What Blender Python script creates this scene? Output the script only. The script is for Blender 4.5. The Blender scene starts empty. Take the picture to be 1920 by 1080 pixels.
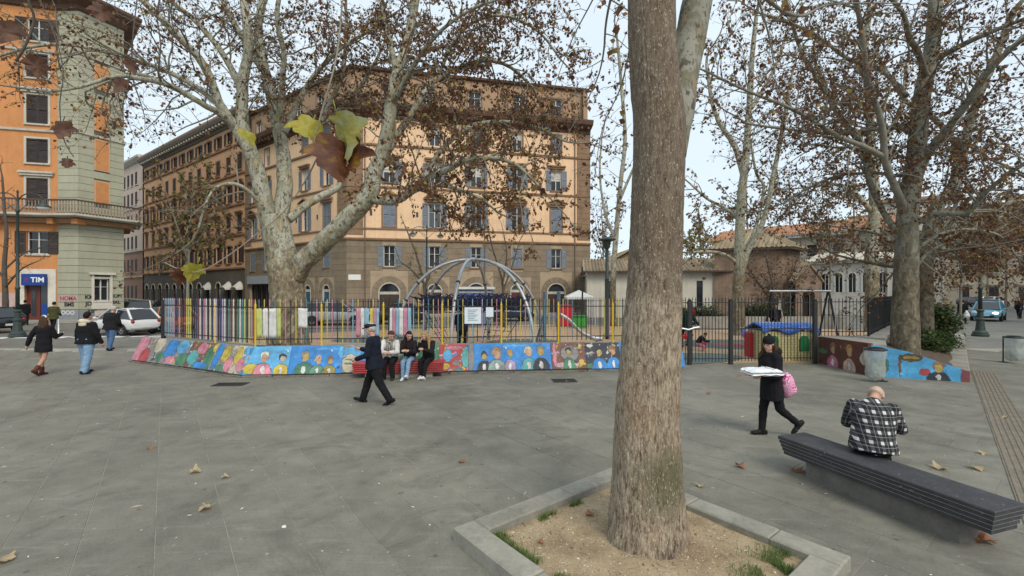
import bpy, bmesh, math, random
from math import sin, cos, pi, radians as R, atan2, sqrt, hypot
from mathutils import Vector, Matrix, noise

random.seed(7)
scene = bpy.context.scene
col = scene.collection

# ------------------------------------------------------------------ camera
FPX, HC = 851.0, 2.35            # focal length in photo pixels (1920 wide), camera height
cam_data = bpy.data.cameras.new('camera')
cam_data.sensor_width = 36.0
cam_data.lens = FPX / 1920 * 36
cam_data.shift_y = 5 / 1920
cam_data.clip_start = 0.05
cam_data.clip_end = 1500
cam = bpy.data.objects.new('camera', cam_data)
cam.location = (0, 0, HC)
cam.rotation_euler = (R(90), 0, 0)
col.objects.link(cam)
scene.camera = cam

# ------------------------------------------------------------------ sky and sun (overcast winter day)
SUN_EL, SUN_AZ = R(44), R(152)
world = bpy.data.worlds.new('World')
scene.world = world
world.use_nodes = True
wn = world.node_tree
wn.nodes.clear()
w_out = wn.nodes.new('ShaderNodeOutputWorld')
w_bg = wn.nodes.new('ShaderNodeBackground')
w_bg.inputs['Strength'].default_value = 0.15
w_sky = wn.nodes.new('ShaderNodeTexSky')
w_sky.sky_type = 'NISHITA'
w_sky.sun_disc = False
w_sky.sun_elevation = SUN_EL
w_sky.sun_rotation = SUN_AZ
w_sky.air_density = 1.0
w_sky.dust_density = 2.0
# cloud layer: an even pale veil with soft variation over the clear sky
w_tc = wn.nodes.new('ShaderNodeTexCoord')
w_map = wn.nodes.new('ShaderNodeMapping')
w_map.inputs['Scale'].default_value = (1.6, 1.6, 3.2)
w_no = wn.nodes.new('ShaderNodeTexNoise')
w_no.inputs['Scale'].default_value = 1.7
w_no.inputs['Detail'].default_value = 5
w_no.inputs['Roughness'].default_value = 0.55
w_ramp = wn.nodes.new('ShaderNodeMapRange')
w_ramp.inputs['From Min'].default_value = 0.3
w_ramp.inputs['From Max'].default_value = 0.7
w_ramp.inputs['To Min'].default_value = 0.84
w_ramp.inputs['To Max'].default_value = 0.99
w_mix = wn.nodes.new('ShaderNodeMix')
w_mix.data_type = 'RGBA'
w_mix.inputs['B'].default_value = (3.6, 4.12, 4.48, 1)
wn.links.new(w_tc.outputs['Generated'], w_map.inputs['Vector'])
wn.links.new(w_map.outputs['Vector'], w_no.inputs['Vector'])
wn.links.new(w_no.outputs['Fac'], w_ramp.inputs['Value'])
wn.links.new(w_ramp.outputs['Result'], w_mix.inputs['Factor'])
wn.links.new(w_sky.outputs['Color'], w_mix.inputs['A'])
wn.links.new(w_mix.outputs['Result'], w_bg.inputs['Color'])
wn.links.new(w_bg.outputs['Background'], w_out.inputs['Surface'])

sun_data = bpy.data.lights.new('sun', 'SUN')
sun_data.energy = 1.5
sun_data.angle = R(25)
sun_data.color = (1.0, 0.91, 0.79)
sun = bpy.data.objects.new('sun', sun_data)
# the sun stands behind the camera's right shoulder, diffused by cloud
sun_dir = Vector((sin(SUN_AZ) * cos(SUN_EL), cos(SUN_AZ) * cos(SUN_EL), sin(SUN_EL)))
sun.rotation_euler = (-sun_dir).to_track_quat('-Z', 'Y').to_euler()
sun.location = (0, 0, 60)
col.objects.link(sun)

scene.view_settings.view_transform = 'Standard'
scene.view_settings.look = 'None'
scene.view_settings.gamma = 1
scene.view_settings.exposure = 0.66
scene.view_settings.use_curve_mapping = False
scene.cycles.use_denoising = True
scene.cycles.max_bounces = 6
scene.cycles.diffuse_bounces = 3
scene.cycles.glossy_bounces = 2
scene.cycles.transmission_bounces = 4
scene.cycles.transparent_max_bounces = 8

# ------------------------------------------------------------------ helpers
work = bpy.data.scenes.new('workbench')      # empty scene in which shapes are evaluated, removed at the end
def evaluated(o):
    work.collection.objects.link(o)
    vl = work.view_layers[0]
    vl.update()
    me = bpy.data.meshes.new_from_object(o.evaluated_get(vl.depsgraph))
    bpy.data.objects.remove(o)
    return me

def P(px, py, d):
    """point seen at photo pixel (px, py) standing at depth d"""
    return Vector(((px - 960) / FPX * d, d, HC - (py - 545) / FPX * d))

def G(px, py, z=0.0):
    """point on the level z seen at photo pixel (px, py)"""
    d = FPX * (HC - z) / (py - 545)
    return Vector(((px - 960) / FPX * d, d, z))

def V(*a):
    return Vector(a)

def link(o, parent=None, m=None):
    col.objects.link(o)
    if parent is not None:
        o.parent = parent
    if m is not None:
        o.matrix_local = m
    return o

def tag(o, label=None, cat=None, group=None, kind=None):
    if label: o['label'] = label
    if cat: o['category'] = cat
    if group: o['group'] = group
    if kind: o['kind'] = kind
    return o

def thing(name, label, cat, loc=(0, 0, 0), rz=0.0, group=None):
    o = bpy.data.objects.new(name, None)
    o.empty_display_size = 0.2
    col.objects.link(o)
    o.location = loc
    o.rotation_euler = (0, 0, rz)
    return tag(o, label, cat, group)

def copy_tree(o, parent=None, **kw):
    c = o.copy()
    col.objects.link(c)
    c.parent = parent
    for ch in list(o.children):
        copy_tree(ch, c)
    for k, v in kw.items():
        c[k] = v
    return c

def frame_of(t):
    """any orthonormal pair perpendicular to t"""
    t = t.normalized()
    a = Vector((0, 0, 1)) if abs(t.z) < 0.9 else Vector((1, 0, 0))
    x = t.cross(a).normalized()
    return x, x.cross(t).normalized()

class MB:
    """collects shapes and links them as one mesh object"""
    def __init__(s):
        s.v, s.f, s.mi, s.cur = [], [], [], 0
    def add(s, vs, fs):
        n = len(s.v)
        s.v.extend(tuple(p) for p in vs)
        s.f.extend(tuple(i + n for i in f) for f in fs)
        s.mi.extend([s.cur] * len(fs))
        return s
    def box(s, c, size, rz=0.0, m=None):
        x, y, z = size[0] / 2, size[1] / 2, size[2] / 2
        vs = [Vector((a * x, b * y, e * z)) for a in (-1, 1) for b in (-1, 1) for e in (-1, 1)]
        if m is None:
            m = Matrix.Translation(Vector(c)) @ Matrix.Rotation(rz, 4, 'Z')
        else:
            m = m @ Matrix.Translation(Vector(c))
        return s.add([m @ p for p in vs], [(0, 1, 3, 2), (4, 6, 7, 5), (0, 4, 5, 1), (2, 3, 7, 6), (0, 2, 6, 4), (1, 5, 7, 3)])
    def bbox(s, x0, x1, y0, y1, z0, z1):
        return s.box(((x0 + x1) / 2, (y0 + y1) / 2, (z0 + z1) / 2), (abs(x1 - x0), abs(y1 - y0), abs(z1 - z0)))
    def chbox(s, x0, x1, y0, y1, z0, z1, b=0.01, m=None):
        """box with a chamfered top edge"""
        vs = [V(x0, y0, z0), V(x1, y0, z0), V(x1, y1, z0), V(x0, y1, z0),
              V(x0, y0, z1 - b), V(x1, y0, z1 - b), V(x1, y1, z1 - b), V(x0, y1, z1 - b),
              V(x0 + b, y0 + b, z1), V(x1 - b, y0 + b, z1), V(x1 - b, y1 - b, z1), V(x0 + b, y1 - b, z1)]
        if m is not None:
            vs = [m @ p for p in vs]
        return s.add(vs, [(3, 2, 1, 0), (0, 1, 5, 4), (1, 2, 6, 5), (2, 3, 7, 6), (3, 0, 4, 7),
                          (4, 5, 9, 8), (5, 6, 10, 9), (6, 7, 11, 10), (7, 4, 8, 11), (8, 9, 10, 11)])
    def prism(s, pts, y0, y1):
        """polygon in x,z pushed along y"""
        n = len(pts)
        vs = [V(p[0], y0, p[1]) for p in pts] + [V(p[0], y1, p[1]) for p in pts]
        fs = [tuple(range(n)), tuple(range(2 * n - 1, n - 1, -1))]
        fs += [(i, i + n, (i + 1) % n + n, (i + 1) % n) for i in range(n)]
        return s.add(vs, fs)
    def slab(s, pts, z0, z1):
        """polygon in x,y pushed along z"""
        n = len(pts)
        vs = [V(p[0], p[1], z0) for p in pts] + [V(p[0], p[1], z1) for p in pts]
        fs = [tuple(range(n - 1, -1, -1)), tuple(range(n, 2 * n))]
        fs += [(i, (i + 1) % n, (i + 1) % n + n, i + n) for i in range(n)]
        return s.add(vs, fs)
    def tube(s, pts, rad, n=8, cap=True):
        pts = [Vector(p) for p in pts]
        if not hasattr(rad, '__len__'):
            rad = [rad] * len(pts)
        vs, fs = [], []
        t0 = (pts[1] - pts[0])
        x, y = frame_of(t0)
        for i, p in enumerate(pts):
            if i == 0: t = pts[1] - pts[0]
            elif i == len(pts) - 1: t = pts[-1] - pts[-2]
            else: t = pts[i + 1] - pts[i - 1]
            if t.length < 1e-9: t = t0
            t = t.normalized()
            x = x - t * x.dot(t)
            if x.length < 1e-6: x, _ = frame_of(t)
            x.normalize()
            y = t.cross(x)
            for k in range(n):
                a = 2 * pi * k / n
                vs.append(p + (x * cos(a) + y * sin(a)) * rad[i])
        for i in range(len(pts) - 1):
            for k in range(n):
                a, b = i * n + k, i * n + (k + 1) % n
                fs.append((a, b, b + n, a + n))
        if cap:
            fs.append(tuple(range(n - 1, -1, -1)))
            fs.append(tuple(range((len(pts) - 1) * n, len(pts) * n)))
        return s.add(vs, fs)
    def bar(s, a, b, r, n=6):
        return s.tube([a, b], r, n)
    def lathe(s, prof, n=16, c=(0, 0, 0)):
        """profile of (r, z) turned round z"""
        c = Vector(c)
        vs, fs = [], []
        for r, z in prof:
            for k in range(n):
                a = 2 * pi * k / n
                vs.append(c + Vector((r * cos(a), r * sin(a), z)))
        for i in range(len(prof) - 1):
            for k in range(n):
                a, b = i * n + k, i * n + (k + 1) % n
                fs.append((a, b, b + n, a + n))
        fs.append(tuple(range(n - 1, -1, -1)))
        fs.append(tuple(range((len(prof) - 1) * n, len(prof) * n)))
        return s.add(vs, fs)
    def ball(s, c, r, n=10, m=6, rot=None):
        """ellipsoid with radii r"""
        if not hasattr(r, '__len__'): r = (r, r, r)
        c = Vector(c)
        vs, fs = [V(0, 0, -r[2])], []
        for i in range(1, m):
            b = -pi / 2 + pi * i / m
            for k in range(n):
                a = 2 * pi * k / n
                vs.append(V(r[0] * cos(b) * cos(a), r[1] * cos(b) * sin(a), r[2] * sin(b)))
        vs.append(V(0, 0, r[2]))
        for k in range(n):
            fs.append((0, 1 + (k + 1) % n, 1 + k))
        for i in range(m - 2):
            for k in range(n):
                a, b = 1 + i * n + k, 1 + i * n + (k + 1) % n
                fs.append((a, b, b + n, a + n))
        t = len(vs) - 1
        o = 1 + (m - 2) * n
        for k in range(n):
            fs.append((o + k, o + (k + 1) % n, t))
        if rot is not None:
            vs = [rot @ p for p in vs]
        return s.add([p + c for p in vs], fs)
    def capsule(s, a, b, ra, rb, n=10):
        a, b = Vector(a), Vector(b)
        t = (b - a)
        L = t.length
        t = t / L if L > 1e-9 else V(0, 0, 1)
        pts, rr = [], []
        for i in range(4):
            an = pi / 2 * (1 - i / 3) * 0.97
            pts.append(a - t * ra * sin(an)); rr.append(ra * cos(an))
        for i in range(1, 4):
            pts.append(a + t * L * i / 4); rr.append(ra + (rb - ra) * i / 4)
        for i in range(4):
            an = pi / 2 * i / 3 * 0.97
            pts.append(b + t * rb * sin(an)); rr.append(rb * cos(an))
        return s.tube(pts, rr, n)
    def mesh(s, name, mats, smooth=False):
        me = bpy.data.meshes.new(name)
        me.from_pydata(s.v, [], s.f)
        if not isinstance(mats, (list, tuple)): mats = [mats]
        for m in mats: me.materials.append(m)
        if len(mats) > 1: me.polygons.foreach_set('material_index', s.mi)
        if smooth: me.polygons.foreach_set('use_smooth', [True] * len(s.f))
        me.update()
        return me
    def build(s, name, mats, parent=None, m=None, smooth=False, world=False):
        if world and parent is not None:
            pm = Matrix.Translation(parent.location) @ parent.rotation_euler.to_matrix().to_4x4()
            inv = pm.inverted()
            s.v = [tuple(inv @ Vector(p)) for p in s.v]
        me = s.mesh(name, mats, smooth)
        return link(bpy.data.objects.new(name, me), parent, m)

def inst(name, me, parent=None, m=None):
    return link(bpy.data.objects.new(name, me), parent, m)

def T(x, y, z):
    return Matrix.Translation((x, y, z))
def RZ(a):
    return Matrix.Rotation(a, 4, 'Z')

def auto_smooth(o, ang=40):
    try:
        o.data.set_sharp_from_angle(angle=R(ang))
    except Exception:
        pass

# ------------------------------------------------------------------ materials
_mats = {}
class NT:
    def __init__(s, m):
        s.m = m; s.t = m.node_tree; s.n = s.t.nodes; s.l = s.t.links
        s.bsdf = s.n.get('Principled BSDF')
    def new(s, typ, **kw):
        nd = s.n.new(typ)
        for k, v in kw.items():
            if hasattr(nd, k): setattr(nd, k, v)
            else: nd.inputs[k].default_value = v
        return nd
    def link(s, a, b): s.l.new(a, b)
    def coord(s, which='Object', scale=(1, 1, 1), rot=(0, 0, 0)):
        tc = s.new('ShaderNodeTexCoord')
        mp = s.new('ShaderNodeMapping')
        mp.inputs['Scale'].default_value = scale
        mp.inputs['Rotation'].default_value = rot
        s.link(tc.outputs[which], mp.inputs['Vector'])
        return mp.outputs['Vector']
    def noise(s, vec, scale, detail=4, rough=0.6, dist=0.0):
        nd = s.new('ShaderNodeTexNoise')
        nd.inputs['Scale'].default_value = scale
        nd.inputs['Detail'].default_value = detail
        nd.inputs['Roughness'].default_value = rough
        nd.inputs['Distortion'].default_value = dist
        s.link(vec, nd.inputs['Vector'])
        return nd.outputs['Fac']
    def ramp(s, fac, stops, mode='LINEAR'):
        nd = s.new('ShaderNodeValToRGB')
        nd.color_ramp.interpolation = mode
        el = nd.color_ramp.elements
        while len(el) < len(stops): el.new(0.5)
        for e, (p, c) in zip(el, stops):
            e.position = p
            e.color = (*c, 1) if hasattr(c, '__len__') else (c, c, c, 1)
        s.link(fac, nd.inputs['Fac'])
        return nd.outputs['Color']
    def mix(s, fac, a, b, mode='MIX'):
        nd = s.new('ShaderNodeMix', data_type='RGBA', blend_type=mode)
        for key, val in (('Factor', fac), ('A', a), ('B', b)):
            sock = nd.inputs[0] if key == 'Factor' else nd.inputs[6 if key == 'A' else 7]
            if hasattr(val, 'links'): s.link(val, sock)
            elif key == 'Factor': sock.default_value = val
            else: sock.default_value = (*val, 1) if len(val) == 3 else val
        return nd.outputs[2]
    def math(s, op, a, b=None, c=None, clamp=False):
        nd = s.new('ShaderNodeMath', operation=op, use_clamp=clamp)
        for i, x in enumerate((a, b, c)):
            if x is None: continue
            if hasattr(x, 'links'): s.link(x, nd.inputs[i])
            else: nd.inputs[i].default_value = x
        return nd.outputs[0]
    def bump(s, h, strength=0.3, dist=0.02):
        nd = s.new('ShaderNodeBump')
        nd.inputs['Strength'].default_value = strength
        nd.inputs['Distance'].default_value = dist
        s.link(h, nd.inputs['Height'])
        s.link(nd.outputs['Normal'], s.bsdf.inputs['Normal'])
    def base(s, c): s.link(c, s.bsdf.inputs['Base Color'])
    def set(s, **kw):
        for k, v in kw.items(): s.bsdf.inputs[k.replace('_', ' ')].default_value = v

def newmat(name):
    m = bpy.data.materials.new(name)
    m.use_nodes = True
    _mats[name] = m
    return NT(m)

def M(name, c=None, rough=0.8, var=0.18, scale=3.0, bump=0.15, bscale=60, metal=0.0, rnd=0.0, spec=0.4, streak=0.0):
    """plain weathered surface of one colour; rnd varies it from piece to piece"""
    if name in _mats: return _mats[name]
    t = newmat(name)
    t.set(Roughness=rough, Metallic=metal)
    t.bsdf.inputs['Specular IOR Level'].default_value = spec
    vec = t.coord('Object')
    n1 = t.noise(vec, scale, 6, 0.65)
    n2 = t.noise(vec, scale * 9, 3, 0.6)
    f = t.math('ADD', t.math('MULTIPLY', n1, 0.65), t.math('MULTIPLY', n2, 0.35))
    lo = tuple(x * (1 - var * 1.6) for x in c)
    hi = tuple(min(1, x * (1 + var * 1.1)) for x in c)
    cc = t.ramp(f, [(0.3, lo), (0.5, c), (0.7, hi)])
    if streak:
        vs = t.coord('Object', (1.3, 1.3, 0.12))
        sn = t.noise(vs, 2.2, 5, 0.6)
        cc = t.mix(t.math('MULTIPLY', t.ramp(sn, [(0.45, 0.0), (0.75, 1.0)]), streak), cc, tuple(x * 0.45 for x in c))
    if rnd:
        oi = t.new('ShaderNodeObjectInfo')
        ge = t.new('ShaderNodeNewGeometry')
        sm = t.math('FRACT', t.math('ADD', oi.outputs['Random'], ge.outputs['Random Per Island']))
        k = t.ramp(sm, [(0.0, 1 - rnd), (1.0, 1 + rnd)])
        cc = t.mix(1.0, cc, k, 'MULTIPLY')
    t.base(cc)
    if bump:
        t.bump(t.noise(vec, bscale, 3, 0.6), bump, 0.01)
    return t.m

def glass_dark(name, c=(0.02, 0.025, 0.03), rough=0.08):
    if name in _mats: return _mats[name]
    t = newmat(name)
    oi = t.new('ShaderNodeObjectInfo')
    cc = t.ramp(oi.outputs['Random'], [(0.0, tuple(x * 0.5 for x in c)), (0.6, c), (1.0, tuple(x * 3.2 for x in c))])
    t.base(cc)
    t.set(Roughness=rough)
    t.bsdf.inputs['Specular IOR Level'].default_value = 0.6
    vec = t.coord('Object')
    t.bump(t.noise(vec, 1.4, 1), 0.05, 0.02)
    return t.m

def flat(name, c, rough=0.6, metal=0.0):
    return M(name, c, rough, 0.08, 2.0, 0.05, 40, metal)

IRON = M('dark_iron', (0.022, 0.024, 0.026), 0.5, 0.25, 8, 0.1, 80)
GREEN_IRON = M('green_iron', (0.03, 0.045, 0.04), 0.5, 0.25, 8, 0.1, 80)
STEEL = M('galvanised_steel', (0.42, 0.45, 0.46), 0.42, 0.15, 6, 0.05, 60, 0.55)
GLASS = glass_dark('window_glass')
# ================================================================== the setting: ground, paving, roads
def ground_mat(name, c, joint=False, sc=1.0, rnd=0.0):
    t = newmat(name)
    vec = t.new('ShaderNodeNewGeometry').outputs['Position']
    big = t.noise(vec, 0.35 * sc, 5, 0.6, 0.4)
    mid = t.noise(vec, 2.6 * sc, 6, 0.7)
    fine = t.noise(vec, 42 * sc, 4, 0.7)
    f = t.math('ADD', t.math('ADD', t.math('MULTIPLY', big, 0.4), t.math('MULTIPLY', mid, 0.35)), t.math('MULTIPLY', fine, 0.25))
    cc = t.ramp(f, [(0.32, tuple(x * 0.5 for x in c)), (0.5, c), (0.66, tuple(min(1, x * 1.45) for x in c))])
    st = t.noise(vec, 0.9 * sc, 6, 0.75, 1.0)
    cc = t.mix(t.ramp(st, [(0.52, 0.0), (0.62, 0.42)]), cc, tuple(x * 0.52 for x in c))
    vg = t.new('ShaderNodeTexVoronoi'); vg.inputs['Scale'].default_value = 2.3; t.link(vec, vg.inputs['Vector'])
    cc = t.mix(t.ramp(vg.outputs['Distance'], [(0.045, 0.7), (0.06, 0.0)]), cc, tuple(x * 0.42 for x in c))
    # pale worn specks and dark gum spots
    sp = t.noise(vec, 13 * sc, 2, 0.5)
    cc = t.mix(t.ramp(sp, [(0.7, 0.0), (0.76, 0.55)]), cc, (0.36, 0.35, 0.32))
    sp2 = t.noise(vec, 9 * sc, 2, 0.5, 0.3)
    cc = t.mix(t.ramp(sp2, [(0.25, 0.5), (0.31, 0.0)]), cc, tuple(x * 0.4 for x in c))
    # scuffs drawn out along one direction
    mp = t.new('ShaderNodeMapping')
    mp.inputs['Scale'].default_value = (0.5, 5.0, 1)
    mp.inputs['Rotation'].default_value = (0, 0, R(-25))
    t.link(vec, mp.inputs['Vector'])
    sc_ = t.noise(mp.outputs['Vector'], 1.5, 5, 0.7)
    cc = t.mix(t.ramp(sc_, [(0.58, 0.0), (0.72, 0.28)]), cc, (0.34, 0.33, 0.31))
    if rnd:
        oi = t.new('ShaderNodeObjectInfo'); ge = t.new('ShaderNodeNewGeometry')
        sm = t.math('FRACT', t.math('ADD', oi.outputs['Random'], ge.outputs['Random Per Island']))
        cc = t.mix(1.0, cc, t.ramp(sm, [(0, 1 - rnd), (1, 1 + rnd)]), 'MULTIPLY')
    t.base(cc)
    t.link(t.ramp(mid, [(0.35, 0.58), (0.65, 0.86)]), t.bsdf.inputs['Roughness'])
    t.bsdf.inputs['Specular IOR Level'].default_value = 0.35
    t.bump(t.math('ADD', fine, t.math('MULTIPLY', mid, 0.8)), 0.35, 0.006)
    return t.m

STONE = ground_mat('paving_basalt', (0.178, 0.171, 0.139), rnd=0.06)
ASPH = ground_mat('asphalt', (0.155, 0.15, 0.128), sc=0.8)
JOINT = M('joint_mortar', (0.30, 0.28, 0.235), 0.95, 0.35, 1.2, 0.3, 90)
KERB = M('kerb_stone', (0.255, 0.245, 0.205), 0.85, 0.25, 2.2, 0.3, 70, rnd=0.10, streak=0.35)
CONC = M('concrete', (0.30, 0.285, 0.25), 0.9, 0.22, 2.5, 0.3, 60, streak=0.4)
PAINTW = M('road_paint', (0.62, 0.62, 0.6), 0.75, 0.3, 3, 0.1, 60)

g = MB()
g.add([V(-420, -160, -0.016), V(420, -160, -0.016), V(420, 620, -0.016), V(-420, 620, -0.016)], [(0, 1, 2, 3)])
ground = tag(g.build('ground', ASPH), kind='structure')

# paving slabs of the square: long strips running towards the far left
AD, BD = V(-0.6076, 0.7943, 0), V(0.7943, 0.6076, 0)
PAVE_ROT = atan2(0.6076, 0.7943)
plaza = MB()
px0, px1, py0, py1 = -30, 30, -6, 18.5
plaza.add([V(px0, py0, -0.0045), V(px1, py0, -0.0045), V(px1, py1, -0.0045), V(px0, py1, -0.0045)], [(0, 1, 2, 3)])
plaza = tag(plaza.build('plaza', JOINT), kind='structure')

# the planter square round the near tree (outer corners)
PL_F, PL_L, PL_R = V(1.30, 5.74, 0), V(-0.55, 4.24, 0), V(2.84, 3.80, 0)
PL_N = PL_L + PL_R - PL_F
def in_planter(p, m=0.0):
    e1, e2 = (PL_L - PL_F), (PL_R - PL_F)
    q = V(p.x, p.y, 0) - PL_F
    a, b = q.dot(e1) / e1.length_squared, q.dot(e2) / e2.length_squared
    return -m < a < 1 + m and -m < b < 1 + m

slab_classes = {}
def slab_mesh(w, l):
    key = (round(w, 3), round(l, 3))
    if key not in slab_classes:
        b = MB()
        x, y, e, h = w / 2 - 0.0032, l / 2 - 0.0014, 0.003, 0.002
        vs = [V(-x, -y, -0.03), V(x, -y, -0.03), V(x, y, -0.03), V(-x, y, -0.03),
              V(-x, -y, -h), V(x, -y, -h), V(x, y, -h), V(-x, y, -h),
              V(-x + e, -y + e, 0), V(x - e, -y + e, 0), V(x - e, y - e, 0), V(-x + e, y - e, 0)]
        b.add(vs, [(0, 1, 5, 4), (1, 2, 6, 5), (2, 3, 7, 6), (3, 0, 4, 7), (4, 5, 9, 8), (5, 6, 10, 9), (6, 7, 11, 10), (7, 4, 8, 11), (8, 9, 10, 11)])
        slab_classes[key] = (b.mesh('paving_slab', STONE), b)
    return slab_classes[key]

SW = 0.555
cells = []
rs = random.Random(3)
for i in range(-48, 48):
    u = -0.0735 + (i + 0.5) * SW
    v = -30.0 + rs.random()
    while v < 34:
        L = rs.choice((0.75, 0.85, 0.95, 1.1, 1.25))
        c = BD * u + AD * (v + L / 2)
        v += L
        if c.y < 1.2 or c.y > 17.8 or abs(c.x) > c.y * 1.2 + 3.2: continue
        if abs(c.x) > 29 : continue
        if in_planter(c, -0.16): continue
        cells.append((c, L))
cells.sort(key=lambda q: q[0].length)
rest = MB()
for k, (c, L) in enumerate(cells):
    tilt = Matrix.Rotation(rs.uniform(-1, 1) * 0.0022, 4, 'X') @ Matrix.Rotation(rs.uniform(-1, 1) * 0.003, 4, 'Y')
    m = T(c.x, c.y, rs.uniform(-0.0012, 0.0012)) @ RZ(PAVE_ROT) @ tilt
    me, src = slab_mesh(SW, L)
    vis = c.y > 2.2 and abs(c.x) < c.y * 1.16 + 0.4
    if vis and k < 4000 and slab_classes.setdefault('n', 0) < 296:
        slab_classes['n'] += 1
        inst('paving_slab', me, plaza, m)
    else:
        rest.add([m @ Vector(p) for p in src.v], src.f)
tag(rest.build('paving_slabs_beyond', STONE, plaza), kind='stuff')

# tactile paving running up the right-hand side
TACT = M('tactile_paving', (0.18, 0.155, 0.118), 0.85, 0.25, 3, 0.2, 60, rnd=0.08)
ts, te = V(12.12, 11.55, 0), V(5.80, 4.90, 0)
td = (ts - te).normalized(); tn = V(td.y, -td.x, 0)
tact = MB(); tl = 0.4
tact.chbox(-0.24, 0.24, 0.003, tl - 0.003, -0.02, 0.010, 0.003)
for k in range(7):
    x = -0.207 + k * 0.069
    tact.chbox(x - 0.014, x + 0.014, 0.004, tl - 0.004, 0.0101, 0.018, 0.006)
tm = tact.mesh('tactile_tile', TACT)
tstrip = tag(bpy.data.objects.new('tactile_path', None), kind='structure')
col.objects.link(tstrip)
tstrip.location = te - td * 1.5
tstrip.rotation_euler = (0, 0, atan2(td.y, td.x) - pi / 2)
n_t = int((ts - te).length / tl) + 10
for k in range(n_t):
    inst('tactile_tile', tm, tstrip, T(0, k * tl, 0))

# streets beyond the square
road = MB()
road.add([V(-120, 24.2, -0.010), V(-14.5, 24.2, -0.010), V(-24, 60, -0.010), V(-120, 60, -0.010)], [(0, 1, 2, 3)])
tag(road.build('road', ASPH), kind='structure')
pm = MB()
for k in range(9):
    a = G(6 + k * 36, 633.5 - k * 0.4, 0)
    pm.box((a.x, a.y, -0.004), (0.62, 0.5 if k % 3 else 0.9, 0.004), 0.25)
tag(pm.build('crossing_marks', PAINTW), kind='structure')
# pavement with kerb at the foot of the corner building on the left
pv = MB()
pv.slab([(-60, 31.6), (-34.6, 32.6), (-31.3, 33.2), (-30.4, 38), (-58, 66), (-70, 66)], -0.02, 0.12)
tag(pv.build('pavement_left', CONC), kind='structure')
# pavement in front of the big corner building
pv = MB()
pv.slab([(-47, 62.5), (-16.8, 39.2), (-15.2, 38.9), (9.5, 44.4), (9.0, 48), (-15, 43), (-46, 66)], -0.02, 0.12)
tag(pv.build('pavement_far', CONC), kind='structure')
# street on the right, running away at 45 degrees
SD = V(0.70, 0.714, 0); SN = V(0.714, -0.70, 0)
k0 = G(1817, 720)
rd = MB()
a0 = k0 + SN * 4.4 + SD * 3; a1 = a0 + SD * 75
rd.add([V(a0.x, a0.y, -0.012), V(*(a0 + SN * 9)[:2], -0.012), V(*(a1 + SN * 9)[:2], -0.012), V(a1.x, a1.y, -0.012)], [(0, 1, 2, 3)])
tag(rd.build('street', M('street_cobble', (0.135, 0.14, 0.145), 0.7, 0.25, 1.5, 0.5, 12)), kind='structure')
kb = MB()
w0 = a0 + SN * 9.0
for (o, n) in ((w0, 4.0),):
    kb.slab([(o.x, o.y), ((o + SN * n).x, (o + SN * n).y), ((o + SN * n + SD * 70).x, (o + SN * n + SD * 70).y), ((o + SD * 70).x, (o + SD * 70).y)], -0.02, 0.13)
tag(kb.build('pavement_right', CONC), kind='structure')

# ------------------------------------------------------------------ playground floor
RUBBER = M('playground_rubber', (0.40, 0.28, 0.17), 0.9, 0.14, 1.5, 0.3, 120)
pf = MB()
pf.slab([(-12.0, 15.9), (-7.1, 13.0), (3.2, 13.9), (4.9, 14.5), (9.95, 14.75), (11.7, 15.2), (22, 27.0), (2, 31.5), (-13.5, 24)], -0.02, 0.012)
tag(pf.build('playground_floor', RUBBER), kind='structure')
def disc(name, c, rx, ry, z, m, rz=0.0, n=28):
    b = MB()
    b.slab([(rx * cos(2 * pi * k / n), ry * sin(2 * pi * k / n)) for k in range(n)], -0.002, 0.004)
    return tag(b.build(name, m, None, T(c[0], c[1], z) @ RZ(rz)), kind='structure')
RG = M('rubber_grey_green', (0.10, 0.135, 0.13), 0.9, 0.15, 3, 0.3, 120)
RR = M('rubber_red', (0.33, 0.10, 0.085), 0.9, 0.15, 3, 0.3, 120)
disc('rubber_patch', G(1388, 646), 2.6, 1.9, 0.0145, RG)
disc('rubber_patch', G(1388, 647), 1.15, 0.8, 0.019, RR)
disc('rubber_patch', G(1288, 672), 2.1, 1.2, 0.0145, RG, 0.3)
disc('rubber_patch', G(980, 641), 1.7, 1.2, 0.0145, RG, 0.3)
disc('rubber_patch', G(715, 637), 2.3, 1.3, 0.0145, RG, 0.2)

# ------------------------------------------------------------------ planter and its kerb stones
SOIL = newmat('sandy_soil')
vec = SOIL.new('ShaderNodeNewGeometry').outputs['Position']
n1 = SOIL.noise(vec, 3.0, 6, 0.7); n2 = SOIL.noise(vec, 60, 3, 0.7)
cc = SOIL.ramp(SOIL.math('ADD', SOIL.math('MULTIPLY', n1, 0.6), SOIL.math('MULTIPLY', n2, 0.4)),
               [(0.30, (0.12, 0.082, 0.045)), (0.45, (0.29, 0.215, 0.125)), (0.62, (0.42, 0.33, 0.205))])
sp = SOIL.noise(vec, 120, 2, 0.5)
cc = SOIL.mix(SOIL.ramp(sp, [(0.64, 0.0), (0.7, 0.8)]), cc, (0.52, 0.45, 0.34))
dk = SOIL.noise(vec, 1.4, 3, 0.5)
cc = SOIL.mix(SOIL.ramp(dk, [(0.55, 0.0), (0.72, 0.55)]), cc, (0.11, 0.07, 0.04))
SOIL.base(cc); SOIL.set(Roughness=0.95)
SOIL.bump(SOIL.math('ADD', n2, n1), 0.7, 0.02)
SOIL = SOIL.m

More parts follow.
